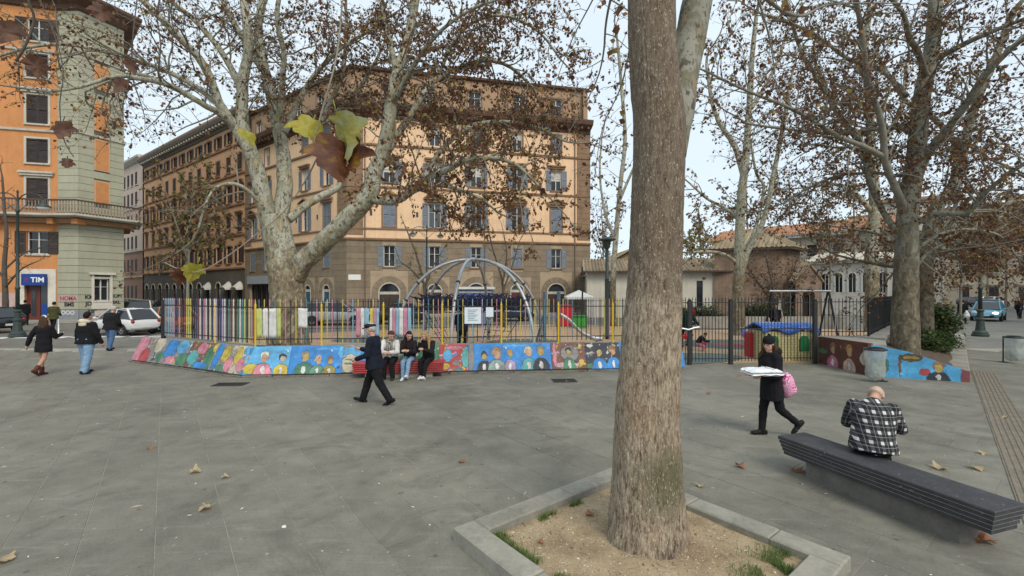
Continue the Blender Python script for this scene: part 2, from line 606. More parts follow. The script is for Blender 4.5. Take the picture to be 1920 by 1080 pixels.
pl_c = (PL_L + PL_R) / 2
planter = thing('tree_planter', 'square stone kerbed tree planter with sandy soil round the near trunk', 'planter', pl_c)
KH, KW = 0.135, 0.235
cr = [PL_F, PL_L, PL_N, PL_R]
rs = random.Random(5)
for i in range(4):
    a, b = cr[i], cr[(i + 1) % 4]
    d = (b - a); L = d.length; d.normalize()
    inn = (pl_c - (a + b) / 2); inn = (inn - d * inn.dot(d)).normalized()
    segs = [0]
    while segs[-1] < L - 0.5 - KW:
        segs.append(min(segs[-1] + rs.choice((0.55, 0.8, 1.0)), L - KW))
    if segs[-1] < L - KW: segs[-1] = L - KW
    hs = KH
    for s0, s1 in zip(segs[:-1], segs[1:]):
        h = KH + rs.uniform(-0.008, 0.008)
        bmk = MB()
        o = a + d * (s0 + 0.003)
        m = Matrix(((d.x, inn.x, 0, o.x - pl_c.x), (d.y, inn.y, 0, o.y - pl_c.y), (0, 0, 1, 0), (0, 0, 0, 1)))
        bmk.chbox(0, s1 - s0 - 0.006, 0, KW, -0.03, h, 0.014)
        if m.to_3x3().determinant() < 0:
            bmk.f = [tuple(reversed(f)) for f in bmk.f]
        bmk.v = [tuple(m @ Vector(p)) for p in bmk.v]
        bmk.build('kerb_stone', KERB, planter)
# soil with a low mound towards the trunk
sm = MB(); N = 44
e1, e2 = (PL_L - PL_F), (PL_R - PL_F)
def soil_z(p):
    r = (Vector((p.x, p.y)) - Vector((1.285, 4.17))).length
    return 0.055 + 0.06 * math.exp(-(r / 0.55) ** 2) + 0.018 * noise.noise(V(p.x * 2.2, p.y * 2.2, 0)) + 0.008 * noise.noise(V(p.x * 9, p.y * 9, 3))
vs = []
for i in range(N + 1):
    for j in range(N + 1):
        p = PL_F + e1 * (0.06 + 0.88 * i / N) + e2 * (0.06 + 0.88 * j / N)
        vs.append(V(p.x - pl_c.x, p.y - pl_c.y, soil_z(p)))
sm.add(vs, [(i * (N + 1) + j, i * (N + 1) + j + 1, (i + 1) * (N + 1) + j + 1, (i + 1) * (N + 1) + j) for i in range(N) for j in range(N)])
so = sm.build('soil', SOIL, planter, smooth=True)
# flip if the sheet looks down
if so.data.polygons[0].normal.z < 0: so.data.flip_normals()
# grass along two edges
gm = newmat('grass_blades')
oi = gm.new('ShaderNodeNewGeometry')
gm.base(gm.ramp(oi.outputs['Random Per Island'], [(0, (0.05, 0.10, 0.018)), (0.6, (0.09, 0.17, 0.03)), (1, (0.20, 0.20, 0.07))]))
gm.set(Roughness=0.7)
GRASS = gm.m
gb = MB()
rs = random.Random(8)
def blade(p, h, w, lean, az):
    d = V(cos(az), sin(az), 0); s = V(-d.y, d.x, 0) * w
    gb.add([p - s, p + s, p + d * lean * 0.5 + V(0, 0, h * 0.65) + s * 0.6, p + d * lean * 0.5 + V(0, 0, h * 0.65) - s * 0.6, p + d * lean + V(0, 0, h)],
           [(0, 1, 2, 3), (3, 2, 4)])
for k in range(9000):
    e = rs.random()
    if e < 0.45:      # along the near left kerb
        t = 0.08 + rs.betavariate(1.4, 1.8) * 0.8
        q = PL_L + (PL_N - PL_L) * t + (PL_F - PL_L) * (KW / 2.37 + 0.012 + abs(rs.gauss(0, 0.022)))
    elif e < 0.85:    # near right corner
        t = rs.betavariate(1.2, 2.4) * 0.55 + 0.10
        q = PL_R + (PL_N - PL_R) * t + (PL_F - PL_R) * (KW / 2.37 + 0.012 + abs(rs.gauss(0, 0.055)))
    else:
        t = rs.random() * 0.5
        q = PL_L + (PL_F - PL_L) * (0.1 + t) + (PL_N - PL_L) * (KW / 2.37 + 0.012 + abs(rs.gauss(0, 0.012)))
    if noise.noise(V(q.x * 3.1, q.y * 3.1, 7)) < -0.12: continue
    p = V(q.x - pl_c.x, q.y - pl_c.y, soil_z(q) - 0.005)
    blade(p, rs.uniform(0.025, 0.075), 0.0022, rs.uniform(0, 0.04), rs.uniform(0, 2 * pi))
tag(gb.build('grass', GRASS, planter), kind='stuff')
# gravel and bark chips on the soil
ch = MB()
CHIP = newmat('soil_chips')
gi = CHIP.new('ShaderNodeNewGeometry')
CHIP.base(CHIP.ramp(gi.outputs['Random Per Island'], [(0, (0.10, 0.07, 0.045)), (0.45, (0.30, 0.22, 0.13)), (0.8, (0.48, 0.40, 0.29)), (1, (0.62, 0.57, 0.48))]))
CHIP = CHIP.m
for k in range(2600):
    q = PL_F + e1 * rs.uniform(0.11, 0.89) + e2 * rs.uniform(0.11, 0.89)
    p = V(q.x - pl_c.x, q.y - pl_c.y, soil_z(q))
    s = rs.uniform(0.003, 0.010) * (1.0 if rs.random() < 0.93 else 2.0)
    rot = Matrix.Rotation(rs.uniform(0, 6.28), 3, 'Z') @ Matrix.Rotation(rs.uniform(-0.5, 0.5), 3, 'X')
    pts = [V(-1.3, 0, 0), V(0, -0.7, 0), V(1.3, 0, 0), V(0, 0.7, 0), V(0, 0, 0.7)]
    ch.add([p + rot @ (x * s) for x in pts], [(0, 1, 4), (1, 2, 4), (2, 3, 4), (3, 0, 4)])
for k in range(60):
    q = PL_F + e1 * rs.uniform(0.12, 0.88) + e2 * rs.uniform(0.12, 0.88)
    p = V(q.x - pl_c.x, q.y - pl_c.y, soil_z(q) + 0.004)
    a = rs.uniform(0, 6.28); l = rs.uniform(0.03, 0.12)
    ch.tube([p, p + V(cos(a) * l / 2, sin(a) * l / 2, 0.008), p + V(cos(a + 0.3) * l, sin(a + 0.3) * l, 0.002)], 0.0025, 4)
tag(ch.build('soil_chips', CHIP, planter), kind='stuff')

# ------------------------------------------------------------------ benches of stacked slabs on a recessed block
def slab_bench(name, label, base, rz, length, width, z0, z1, nslab, m, mb, taper=0.012, gap=0.004):
    """base = near right end, bench runs along local -x"""
    t = thing(name, label, 'bench', base, rz)
    hh = (z1 - z0) / nslab
    for k in range(nslab):
        b = MB()
        e = taper * (nslab - 1 - k)
        b.chbox(-length + e, -e, e, width - e, z0 + k * hh + gap, z0 + (k + 1) * hh - gap * 0.5, 0.009 if k == nslab - 1 else 0.005)
        b.build('slab', m, t)
        if k and gap < 0.006:
            b = MB(); b.bbox(-length + e + 0.003, -e - 0.003, e + 0.003, width - e - 0.003, z0 + k * hh - gap * 0.5 + 0.0004, z0 + k * hh + gap - 0.0004)
            b.build('seam', M('seam_pale', (0.30, 0.30, 0.29), 0.9), t)
    core = MB()
    core.bbox(-length + 0.06, -0.06, 0.06, width - 0.06, z0 + 0.002, z1 - hh * 0.5)
    core.build('core', BENCH, t)
    bl = MB()
    bl.chbox(-length + 0.32, -0.30, 0.10, width - 0.06, -0.01, z0 + 0.0015, 0.006)
    bl.build('support_block', mb, t)
    return t
bn = newmat('bench_stone')
vec = bn.coord('Object')
n1 = bn.noise(vec, 5, 6, 0.7); n2 = bn.noise(vec, 70, 3, 0.6)
cc = bn.ramp(bn.math('ADD', bn.math('MULTIPLY', n1, 0.5), bn.math('MULTIPLY', n2, 0.5)), [(0.3, (0.018, 0.018, 0.020)), (0.5, (0.038, 0.038, 0.042)), (0.72, (0.085, 0.085, 0.09))])
sp = bn.noise(vec, 24, 2, 0.5)
cc = bn.mix(bn.ramp(sp, [(0.70, 0.0), (0.75, 0.5)]), cc, (0.4, 0.4, 0.4))
bn.base(cc); bn.set(Roughness=0.6); bn.bump(n2, 0.3, 0.006)
BENCH = bn.m
b_dir = V(4.14 - 3.49, 3.915 - 5.97, 0).normalized()
slab_bench('stone_bench', 'long dark grey stacked-slab bench with the seated man in plaid', (4.15, 3.90, 0), atan2(b_dir.y, b_dir.x), 2.17, 0.465, 0.215, 0.45, 5, BENCH, M('bench_block', (0.15, 0.14, 0.125), 0.9, 0.25, 2.5, 0.3, 60, streak=0.4))
# ================================================================== painted low wall along the playground
BLUE, SKY, YEL, GRN, PNK, CRM = (0.035, 0.22, 0.55), (0.10, 0.36, 0.62), (0.55, 0.42, 0.06), (0.06, 0.20, 0.11), (0.58, 0.22, 0.28), (0.50, 0.44, 0.34)
BRN, RED, DRK, GRY, TEA, WHT = (0.17, 0.075, 0.05), (0.40, 0.055, 0.06), (0.03, 0.035, 0.05), (0.24, 0.23, 0.22), (0.10, 0.36, 0.36), (0.62, 0.61, 0.58)
AMP = 0.13
def bust(x, h, body, skin, hair, s=1.0):
    """plain painted head-and-shoulders figure"""
    return [(x, h * 0.10, 0.21 * s, h * 0.62, body), (x, h + 0.05 * s, 0.105 * s, 0.125 * s, hair), (x + 0.012, h - 0.005, 0.082 * s, 0.10 * s, skin), (x, h * 0.25, 0.05 * s, h * 0.25, WHT)]
TAN, OCH, SIE = (0.50, 0.30, 0.17), (0.46, 0.33, 0.10), (0.30, 0.16, 0.08)
def mural(name, bg, spots, grime=0.5, busy=None):
    """board painted in loose patches: bg colour and a list of (cx, cz, rx, rz, colour) in metres"""
    t = newmat(name)
    tc = t.new('ShaderNodeTexCoord')
    nz = t.new('ShaderNodeTexNoise'); nz.inputs['Scale'].default_value = 10; nz.inputs['Detail'].default_value = 4
    t.link(tc.outputs['Object'], nz.inputs['Vector'])
    add = t.new('ShaderNodeVectorMath', operation='MULTIPLY_ADD')
    t.link(nz.outputs['Color'], add.inputs[0]); add.inputs[1].default_value = (AMP, 0.0, AMP)
    t.link(tc.outputs['Object'], add.inputs[2])
    sep = t.new('ShaderNodeSeparateXYZ'); t.link(add.outputs[0], sep.inputs[0])
    vec = tc.outputs['Object']
    n1 = t.noise(vec, 2.5, 5, 0.7)
    cc = t.ramp(n1, [(0.3, tuple(x * 0.6 for x in bg)), (0.55, bg), (0.75, tuple(min(1, x * 1.5 + 0.03) for x in bg))])
    # loose brushed patches in mixed colours
    busy = (0.15 if bg in (BLUE, SKY) else 0.03) if busy is None else busy
    for sc_, lo, pal_ in ((4.2, 0.53 + busy, (YEL, GRN, CRM, DRK, PNK, SKY)), (9.0, 0.56 + busy * 0.6, (CRM, BRN, YEL, BLUE, DRK, WHT))):
        vo = t.new('ShaderNodeTexVoronoi'); vo.inputs['Scale'].default_value = sc_
        t.link(add.outputs[0], vo.inputs['Vector'])
        se = t.new('ShaderNodeSeparateColor'); t.link(vo.outputs['Color'], se.inputs[0])
        pc = t.ramp(se.outputs[0], [(i / 6, c_) for i, c_ in enumerate(pal_)], 'CONSTANT')
        mk = t.noise(add.outputs[0], sc_ * 0.55, 3, 0.6)
        cc = t.mix(t.ramp(mk, [(lo, 0.0), (lo + 0.03, 0.85)]), cc, pc)
    for (cx, cz, rx, rz, c) in spots:
        a = t.math('POWER', t.math('ABSOLUTE', t.math('DIVIDE', t.math('SUBTRACT', sep.outputs['X'], cx + AMP / 2), rx)), 2.0)
        b = t.math('POWER', t.math('ABSOLUTE', t.math('DIVIDE', t.math('SUBTRACT', sep.outputs['Z'], cz + AMP / 2), rz)), 2.0)
        d = t.math('ADD', a, b)
        cc = t.mix(t.ramp(d, [(0.93, 0.75), (0.96, 0.0)]), cc, DRK)
        tone = t.ramp(n1, [(0.35, tuple(x * 0.5 for x in c)), (0.5, tuple(x * 0.85 for x in c)), (0.7, tuple(min(1, x * 1.25) for x in c))])
        cc = t.mix(t.ramp(d, [(0.78, 1.0), (0.84, 0.0)]), cc, tone)
    # scratches, flaking paint, dirt rising from below
    sc = t.noise(t.coord('Object', (1, 1, 7), (0, R(20), 0)), 9, 4, 0.7)
    cc = t.mix(t.ramp(sc, [(0.62, 0.0), (0.72, grime)]), cc, (0.45, 0.43, 0.40))
    dn = t.noise(vec, 6, 5, 0.75)
    cc = t.mix(t.ramp(dn, [(0.52, 0.0), (0.7, grime)]), cc, (0.10, 0.09, 0.08))
    t.base(cc); t.set(Roughness=0.7)
    t.bump(dn, 0.2, 0.01)
    return t.m


A0, A1, A2, A3 = V(-12.63, 15.04, 0), V(-7.28, 12.27, 0), V(3.09, 13.12, 0), V(5.05, 13.50, 0)
wall_line = [A0, A1, A3]
WALL_H, WALL_B = 0.80, 0.34
mural_wall = thing('mural_wall', 'low sloping wall painted with a colourful mural below the playground fence', 'wall', (0, 0, 0))
PLINTH = M('plinth_stone', (0.16, 0.145, 0.125), 0.95, 0.4, 3, 0.6, 25)

def wall_px(px):
    """point on the base line seen at photo column px"""
    k = (px - 960) / FPX
    for a, b in ((A0, A1), (A1, A3)):
        d = b - a
        den = d.x - k * d.y
        t = (k * a.y - a.x) / den
        if -0.02 <= t <= 1.02: return a + d * t
    return A3

panels = [
  (248, 300, GRY, [(0.25, 0.45, 0.4, 0.6, PNK), (0.7, 0.15, 0.3, 0.3, RED), (1.3, 0.6, 0.3, 0.3, CRM), (1.7, 0.2, 0.3, 0.2, GRN), (2.1, 0.5, 0.35, 0.35, YEL)]),
  (300, 345, GRY, [(0.3, 0.5, 0.42, 0.32, BLUE), (0.9, 0.6, 0.35, 0.25, SKY), (0.5, 0.15, 0.3, 0.14, PNK), (1.2, 0.2, 0.4, 0.2, GRN), (1.5, 0.55, 0.2, 0.3, BRN)]),
  (345, 392, BRN, [(0.3, 0.3, 0.3, 0.25, TEA), (0.6, 0.6, 0.28, 0.2, PNK), (1.1, 0.35, 0.25, 0.4, GRN), (1.3, 0.65, 0.22, 0.15, YEL), (0.8, 0.1, 0.4, 0.1, BLUE)]),
  (392, 430, GRY, [(0.2, 0.45, 0.16, 0.5, BLUE), (0.55, 0.5, 0.2, 0.28, YEL), (0.85, 0.2, 0.24, 0.22, PNK), (0.9, 0.65, 0.16, 0.14, CRM), (0.5, 0.1, 0.2, 0.1, GRN)]),
  (430, 455, CRM, [(0.15, 0.5, 0.16, 0.26, YEL), (0.4, 0.25, 0.2, 0.2, PNK), (0.5, 0.65, 0.2, 0.12, SKY)]),
  (455, 540, SKY, [(0.22, 0.15, 0.26, 0.16, YEL)] + bust(0.50, 0.46, PNK, TAN, WHT, 1.2) + bust(0.98, 0.42, YEL, CRM, DRK)),
  (540, 640, BLUE, bust(0.40, 0.46, GRN, OCH, GRY, 1.25) + bust(0.76, 0.36, (0.10, 0.22, 0.16), TAN, CRM) + bust(1.08, 0.34, (0.30, 0.24, 0.06), OCH, SIE, 0.9) + [(1.36, 0.6, 0.1, 0.2, SKY), (0.95, 0.70, 0.4, 0.025, SKY)]),
  (640, 735, GRY, [(0.3, 0.6, 0.4, 0.16, SKY), (0.2, 0.25, 0.22, 0.3, CRM), (0.2, 0.25, 0.15, 0.03, GRN), (0.2, 0.36, 0.15, 0.03, GRN), (0.58, 0.35, 0.12, 0.34, BLUE)] + bust(1.02, 0.44, GRN, TAN, RED, 1.1) + bust(1.34, 0.40, WHT, SIE, DRK, 0.9)),
  (735, 822, GRN, bust(0.4, 0.45, CRM, TAN, SIE, 1.1) + bust(0.95, 0.45, TEA, OCH, PNK, 1.1)),
  (822, 878, RED, [(0.25, 0.45, 0.13, 0.2, SKY), (0.18, 0.14, 0.16, 0.1, YEL), (0.5, 0.25, 0.1, 0.1, GRY), (0.78, 0.4, 0.14, 0.34, TEA), (0.45, 0.68, 0.25, 0.06, PNK)]),
  (878, 1035, BLUE, [(0.08, 0.4, 0.09, 0.5, GRY)] + bust(0.45, 0.40, DRK, OCH, DRK) + bust(0.82, 0.46, (0.22, 0.28, 0.26), TAN, (0.5, 0.27, 0.07), 1.35) + bust(1.20, 0.46, (0.33, 0.25, 0.38), OCH, (0.5, 0.27, 0.07), 0.85) + bust(1.74, 0.50, TEA, TAN, CRM, 1.15) + bust(2.10, 0.52, DRK, OCH, GRY, 1.2) + [(1.45, 0.72, 0.5, 0.03, SKY)]),
  (1035, 1100, BRN, [(0.45, 0.11, 0.42, 0.09, (0.48, 0.36, 0.36)), (0.55, 0.46, 0.3, 0.26, GRY), (0.10, 0.45, 0.06, 0.4, PNK), (0.80, 0.62, 0.14, 0.03, CRM)] + bust(0.52, 0.50, GRN, OCH, DRK, 0.9)),
  (1100, 1165, DRK, [(0.3, 0.08, 0.45, 0.09, GRN), (0.15, 0.7, 0.12, 0.05, WHT)] + bust(0.40, 0.48, BLUE, OCH, DRK, 1.15) + bust(0.82, 0.52, BLUE, TAN, SIE, 1.1)),
  (1165, 1284, BLUE, [(0.5, 0.4, 0.3, 0.3, GRN), (1.2, 0.5, 0.3, 0.2, YEL)]),
]
rs = random.Random(4)
for i, (xa, xb, bg, spots) in enumerate(panels):
    a, b = wall_px(xa), wall_px(xb)
    d = (b - a); L = d.length; d.normalize()
    n = V(-d.y, d.x, 0)
    sl = sqrt(WALL_B ** 2 + (WALL_H - 0.085) ** 2)
    pb = MB()
    pb.chbox(0.004, L - 0.004, -0.02, 0.02, 0, sl, 0.004)
    up = (n * WALL_B + V(0, 0, WALL_H - 0.085)).normalized()
    ny = up.cross(d)
    jut = rs.uniform(-0.006, 0.006)
    o = a + V(0, 0, 0.085 + rs.uniform(-0.01, 0.01)) - n * (0.03 + jut)
    yv = d.cross(up) * -1
    m = Matrix(((d.x, yv.x, up.x, o.x), (d.y, yv.y, up.y, o.y), (d.z, yv.z, up.z, o.z), (0, 0, 0, 1)))
    if m.to_3x3().determinant() < 0:
        yv = -yv
        m = Matrix(((d.x, yv.x, up.x, o.x), (d.y, yv.y, up.y, o.y), (d.z, yv.z, up.z, o.z), (0, 0, 0, 1)))
    pb.build('mural_panel', mural('mural_%d' % i, bg, spots), mural_wall, m)
# concrete body behind the panels and broken plinth stones below
for a, b in ((A0, A1), (A1, A3)):
    d = (b - a); L = d.length; d.normalize(); n = V(-d.y, d.x, 0)
    wb = MB()
    q = [(0.03, 0.07), (WALL_B + 0.01, WALL_H - 0.025), (WALL_B + 0.40, WALL_H - 0.025), (WALL_B + 0.40, -0.02), (0.03, -0.02)]
    vs = []
    ext = 0.12 if a is A0 else 0.0
    for s in (0 if a is A0 else -0.0, L):
        for (o, z) in q: vs.append(a + d * s + n * o + V(0, 0, z))
    k = len(q)
    fs = [tuple(range(k - 1, -1, -1)), tuple(range(k, 2 * k))] + [(j, (j + 1) % k, (j + 1) % k + k, j + k) for j in range(k)]
    wb.add(vs, fs)
    wb.build('wall_body', CONC, mural_wall)
    s = 0.0
    while s < L - 0.3:
        l = min(rs.uniform(0.5, 1.1), L - s)
        st = MB()
        m = Matrix(((d.x, n.x, 0, a.x + d.x * s), (d.y, n.y, 0, a.y + d.y * s), (0, 0, 1, 0), (0, 0, 0, 1)))
        o = rs.uniform(-0.09, -0.02)
        st.chbox(0.01, l - 0.01, o, 0.05, -0.02, rs.uniform(0.035, 0.065), 0.012, m)
        st.build('plinth_stone', PLINTH, mural_wall)
        s += l

# ------------------------------------------------------------------ railings
def bar_mesh(z0, z1, r, m, n=6):
    b = MB()
    b.tube([V(0, 0, z0), V(0, 0, z1 - 0.10), V(0, 0, z1 - 0.07), V(0, 0, z1)], [r, r, r * 1.25, r * 0.15], n)
    return b.mesh('bar', m)
pal = {
 'pink': (0.46, 0.20, 0.27), 'yellow': (0.50, 0.42, 0.10), 'teal': (0.08, 0.20, 0.24), 'sky': (0.22, 0.38, 0.48), 'lilac': (0.40, 0.30, 0.44),
 'navy': (0.03, 0.045, 0.12), 'white': (0.56, 0.56, 0.54), 'maroon': (0.16, 0.04, 0.05), 'lime': (0.42, 0.46, 0.14), 'grey': (0.30, 0.33, 0.37), 'black': (0.02, 0.02, 0.022), 'cream': (0.6, 0.54, 0.40), 'green': (0.06, 0.16, 0.10), 'orange': (0.55, 0.22, 0.05)}
PM = {k: M('paint_' + k, c, 0.6, 0.22, 6, 0.15, 60) for k, c in pal.items()}
YPOST = M('paint_post_yellow', (0.62, 0.42, 0.02), 0.55, 0.15, 5, 0.1, 50)
def run_fence(t, a, b, z_lo, z_hi, z_tip, z_bot, spacing, colour, posts=(), postm=None, r=0.011, first=0.0, post_r=0.028, wrap=None):
    d = (b - a); L = d.length; d.normalize()
    ang = atan2(d.y, d.x)
    loc = Vector(t.location)
    for z in (z_lo, z_hi):
        rl = MB(); rl.bbox(0, L, -0.02, 0.02, z - 0.012, z + 0.012)
        rl.build('rail', IRON, t, T(*(a - loc)) @ RZ(ang))
    k = 0; s = first
    while s < L - 0.02:
        p = a + d * s - loc
        c = colour(k, s)
        rr = r * (1.3 if (wrap and wrap(s)) else 1.0)
        key = ('bar', c, round(rr, 4), z_bot, z_tip)
        if key not in slab_classes: slab_classes[key] = bar_mesh(z_bot, z_tip, rr, PM[c])
        inst('bar', slab_classes[key], t, T(p.x, p.y, 0))
        k += 1; s += spacing
    for s in posts:
        p = a + d * s - loc
        pb = MB()
        pb.tube([V(0, 0, z_bot - 0.16), V(0, 0, z_hi + 0.04), V(0, 0, z_hi + 0.05), V(0, 0, z_hi + 0.09), V(0, 0, z_tip)], [post_r, post_r, post_r * 1.15, post_r * 0.7, 0.003], 8)
        pb.build('post', postm, t, T(p.x, p.y, 0))

def off(a, b, o):
    d = (b - a).normalized(); n = V(-d.y, d.x, 0)
    return n * o
FO = WALL_B + 0.14
nA = off(A0, A1, FO); nB = off(A1, A3, FO)
dA = (A1 - A0).normalized(); dB = (A3 - A1).normalized()
# corner of the fence lines
def isect(p, d, q, e):
    t = ((q.x - p.x) * e.y - (q.y - p.y) * e.x) / (d.x * e.y - d.y * e.x)
    return p + d * t
F0 = A0 + nA + dA * 1.0
FC = isect(A0 + nA, dA, A1 + nB, dB)
F1 = A3 + nB - dB * 0.05
fence = thing('playground_fence', 'playground railing of painted pink, blue and yellow bars with yellow posts', 'fence', F0)
rs = random.Random(11)
left_cols = ['grey', 'grey', 'grey', 'sky', 'grey', 'grey', 'lilac', 'navy', 'maroon', 'grey', 'maroon', 'black', 'maroon', 'yellow', 'lime', 'yellow', 'black', 'black', 'navy', 'maroon', 'white', 'navy', 'pink', 'white', 'black', 'cream', 'navy', 'white', 'lilac', 'black', 'navy', 'lilac', 'white', 'black', 'teal', 'maroon', 'cream', 'black', 'green', 'white', 'teal', 'lime', 'black', 'yellow', 'pink', 'maroon']
LA = (FC - F0).length
def px_s(px, a, b):
    k = (px - 960) / FPX; d = (b - a).normalized()
    return (k * a.y - a.x) / (d.x - k * d.y)
run_fence(fence, F0, FC, 0.98, 1.88, 2.12, 0.86, LA / 46.0, lambda k, s: left_cols[k % len(left_cols)], [px_s(404, F0, FC)], YPOST, 0.014, wrap=lambda s: s > 0.25)
edge = MB(); edge.box((0, 0, 1.4), (0.10, 0.10, 1.3)); edge.build('end_post', IRON, fence, T(0, 0, 0))
seq = ['teal', 'yellow', 'pink', 'teal', 'yellow', 'pink', 'sky', 'yellow', 'lilac', 'teal', 'yellow', 'pink']
LB = (F1 - FC).length
run_fence(fence, FC, F1, 0.98, 1.88, 2.12, 0.86, 0.1425, lambda k, s: seq[k % 12] if rs.random() > 0.25 else 'black',
          [px_s(x, FC, F1) for x in (479, 603, 719, 829, 940, 1047, 1149)], YPOST, 0.0135, first=0.07)
# cloth strips tied between bars
cloth_specs = [(458, 480, 'cream'), (482, 492, 'lime'), (494, 503, 'white'), (505, 519, 'white'), (520, 527, 'lime'),
               (559, 577, 'white'), (668, 676, 'pink'), (677, 683, 'white'), (684, 692, 'sky'), (694, 700, 'yellow'), (701, 706, 'pink'), (706, 711, 'sky'),
               (731, 736, 'white'), (736, 742, 'pink'), (742, 748, 'sky'), (748, 756, 'white'), (757, 764, 'pink'), (765, 771, 'sky')]
for (xa, xb, c) in cloth_specs:
    sa, sb = px_s(xa, FC, F1), px_s(xb, FC, F1)
    if sb < 0.1: continue
    low = 1.30 if xa == 559 else 1.02
    nb = 5; vs = []; fs = []
    cb = MB()
    for i in range(nb + 1):
        for j in range(9):
            s = sa + (sb - sa) * i / nb
            z = 1.85 + (low - 1.85) * j / 8
            o = -0.028 + 0.012 * sin(i * 1.9 + j * 0.35 + xa)
            p = FC + dB * s + V(dB.y, -dB.x, 0) * (-o) + V(0, 0, z + 0.01 * sin(i * 1.3 + xa))
            vs.append(p)
    cb.add(vs, [(i * 9 + j, i * 9 + j + 1, (i + 1) * 9 + j + 1, (i + 1) * 9 + j) for i in range(nb) for j in range(8)])
    o = cb.build('cloth_strip', PM[c], fence, smooth=True, world=True)
    sm_ = o.modifiers.new('thickness', 'SOLIDIFY'); sm_.thickness = 0.006
# paper notices on the railing
NOTICE = M('notice_paper', (0.62, 0.68, 0.72), 0.7, 0.06, 4, 0.05, 40)
LINE = flat('notice_print', (0.25, 0.33, 0.40))
for (xa, xb, z0, z1) in ((871, 902, 1.38, 1.86), (911, 925, 1.58, 1.86)):
    sa, sb = px_s(xa, FC, F1), px_s(xb, FC, F1)
    nb = thing('notice_board', 'larger pale printed notice fixed to the railing under the dome' if xa == 871 else 'small blank pale notice fixed to the railing under the dome', 'notice')
    nb.location = FC + dB * sa + V(dB.y, -dB.x, 0) * 0.03
    nb.rotation_euler = (0, 0, atan2(dB.y, dB.x))
    b = MB(); b.bbox(0, sb - sa, -0.006, 0, z0, z1); b.build('sheet', NOTICE, nb)
    if xa == 871:
        for k in range(7):
            b = MB(); b.bbox(0.1, sb - sa - 0.1 - 0.05 * (k % 3), -0.0095, -0.0065, z1 - 0.09 - k * 0.05, z1 - 0.065 - k * 0.05); b.build('printed_line', LINE, nb)

# black gate section
GA, GB = V(4.75, 14.35, 0), V(9.80, 14.62, 0)
gate = thing('playground_gate', 'black iron playground gate and railings between the mural walls', 'gate', GA)
run_fence(gate, GA, GB, 0.19, 1.97, 2.15, 0.10, 0.108, lambda k, s: 'black', [], IRON, 0.011)
dg = (GB - GA).normalized()
mr = MB(); mr.bbox(0, (GB - GA).length, -0.018, 0.018, 1.115, 1.145); mr.build('rail', IRON, gate, RZ(atan2(dg.y, dg.x)))
for px in (1293, 1370, 1528):
    s = px_s(px, GA, GB)
    b = MB(); b.box((0, 0, 1.0), (0.11, 0.11, 2.06)); b.lathe([(0.05, 2.03), (0.06, 2.05), (0.02, 2.09), (0.0, 2.10)], 8)
    b.build('gate_post', IRON, gate, T(*(dg * s)))
lock = MB(); lock.tube([V(0.6, -0.06, 1.16), V(0.8, -0.08, 1.12), V(1.0, -0.06, 1.18), V(1.15, -0.05, 1.2)], 0.03, 6); lock.build('chain', STEEL, gate)

# right-hand mural block: one face along the gate path, one facing the square
B0, B1, B2 = V(9.96, 14.75, 0), V(9.81, 12.5, 0), V(11.72, 11.62, 0)
rmur = thing('mural_planter_wall', 'brown and blue painted planter wall right of the gate below the big tree', 'wall', (0, 0, 0))
def wall_panel(name, a, b, za, zb, mt, th=0.12, parent=rmur, mid=None):
    d = (b - a); L = d.length; d.normalize()
    m = T(a.x, a.y, 0) @ RZ(atan2(d.y, d.x))
    pb = MB()
    pts = [(0, -0.02), (L, -0.02), (L, zb)] + ([(mid[0] * L, mid[1])] if mid else []) + [(0, za)]
    pb.prism(pts, 0, th)
    return pb.build(name, mt, parent, m)
wall_panel('mural_panel', B0, B1, 0.86, 0.90, mural('mural_r1', (0.11, 0.035, 0.025), [(0.2, 0.42, 0.3, 0.08, GRN), (2.1, 0.45, 0.2, 0.2, CRM)] + bust(0.72, 0.54, (0.50, 0.15, 0.25), TAN, SIE, 1.4) + bust(1.48, 0.56, (0.55, 0.36, 0.28), TAN, (0.45, 0.22, 0.04), 1.4), busy=0.15))
wall_panel('mural_panel', B1 + V(0.06, -0.03, 0), B2, 0.86, 0.27, mural('mural_r2', (0.07, 0.33, 0.58), [(0.2, 0.3, 0.2, 0.24, GRN), (0.62, 0.34, 0.03, 0.3, BRN), (0.85, 0.56, 0.26, 0.12, (0.10, 0.065, 0.02)), (0.86, 0.56, 0.20, 0.05, (0.35, 0.25, 0.04)), (1.15, 0.2, 0.13, 0.10, RED), (2.0, 0.2, 0.14, 0.4, (0.25, 0.06, 0.07))] + bust(1.42, 0.32, DRK, OCH, SIE, 1.2), busy=0.2), mid=(0.42, 0.70))
# kerb of the tree bed running up the street
bed_d = SD
kb_l = 13.5
s = 0.0; rs = random.Random(21)
while s < kb_l:
    l = rs.uniform(0.9, 1.4)
    q = B2 + bed_d * (s + 0.02)
    b = MB(); b.chbox(0, l - 0.012, 0.0, 0.42, -0.02, 0.31 + rs.uniform(-0.01, 0.01), 0.02)
    b.build('kerb_stone', KERB, rmur, T(q.x, q.y, 0) @ RZ(atan2(bed_d.y, bed_d.x)))
    s += l
# terrace slab and raised wall carrying the right railing
C0, C1 = V(10.0, 15.0, 0), V(11.75, 14.95, 0)
C2 = C1 + SD * 7.5
tw = MB()
tw.slab([(B1.x + 0.10, B1.y + 0.15), (B1.x + 0.55, B1.y + 0.05), (11.95, 14.55), ((C2 + SN * 0.3).x, (C2 + SN * 0.3).y), ((C2).x, C2.y), (C1.x, C1.y + 0.25), (B0.x + 0.1, B0.y + 0.4)], -0.02, 0.845)
tw.build('terrace', CONC, rmur)
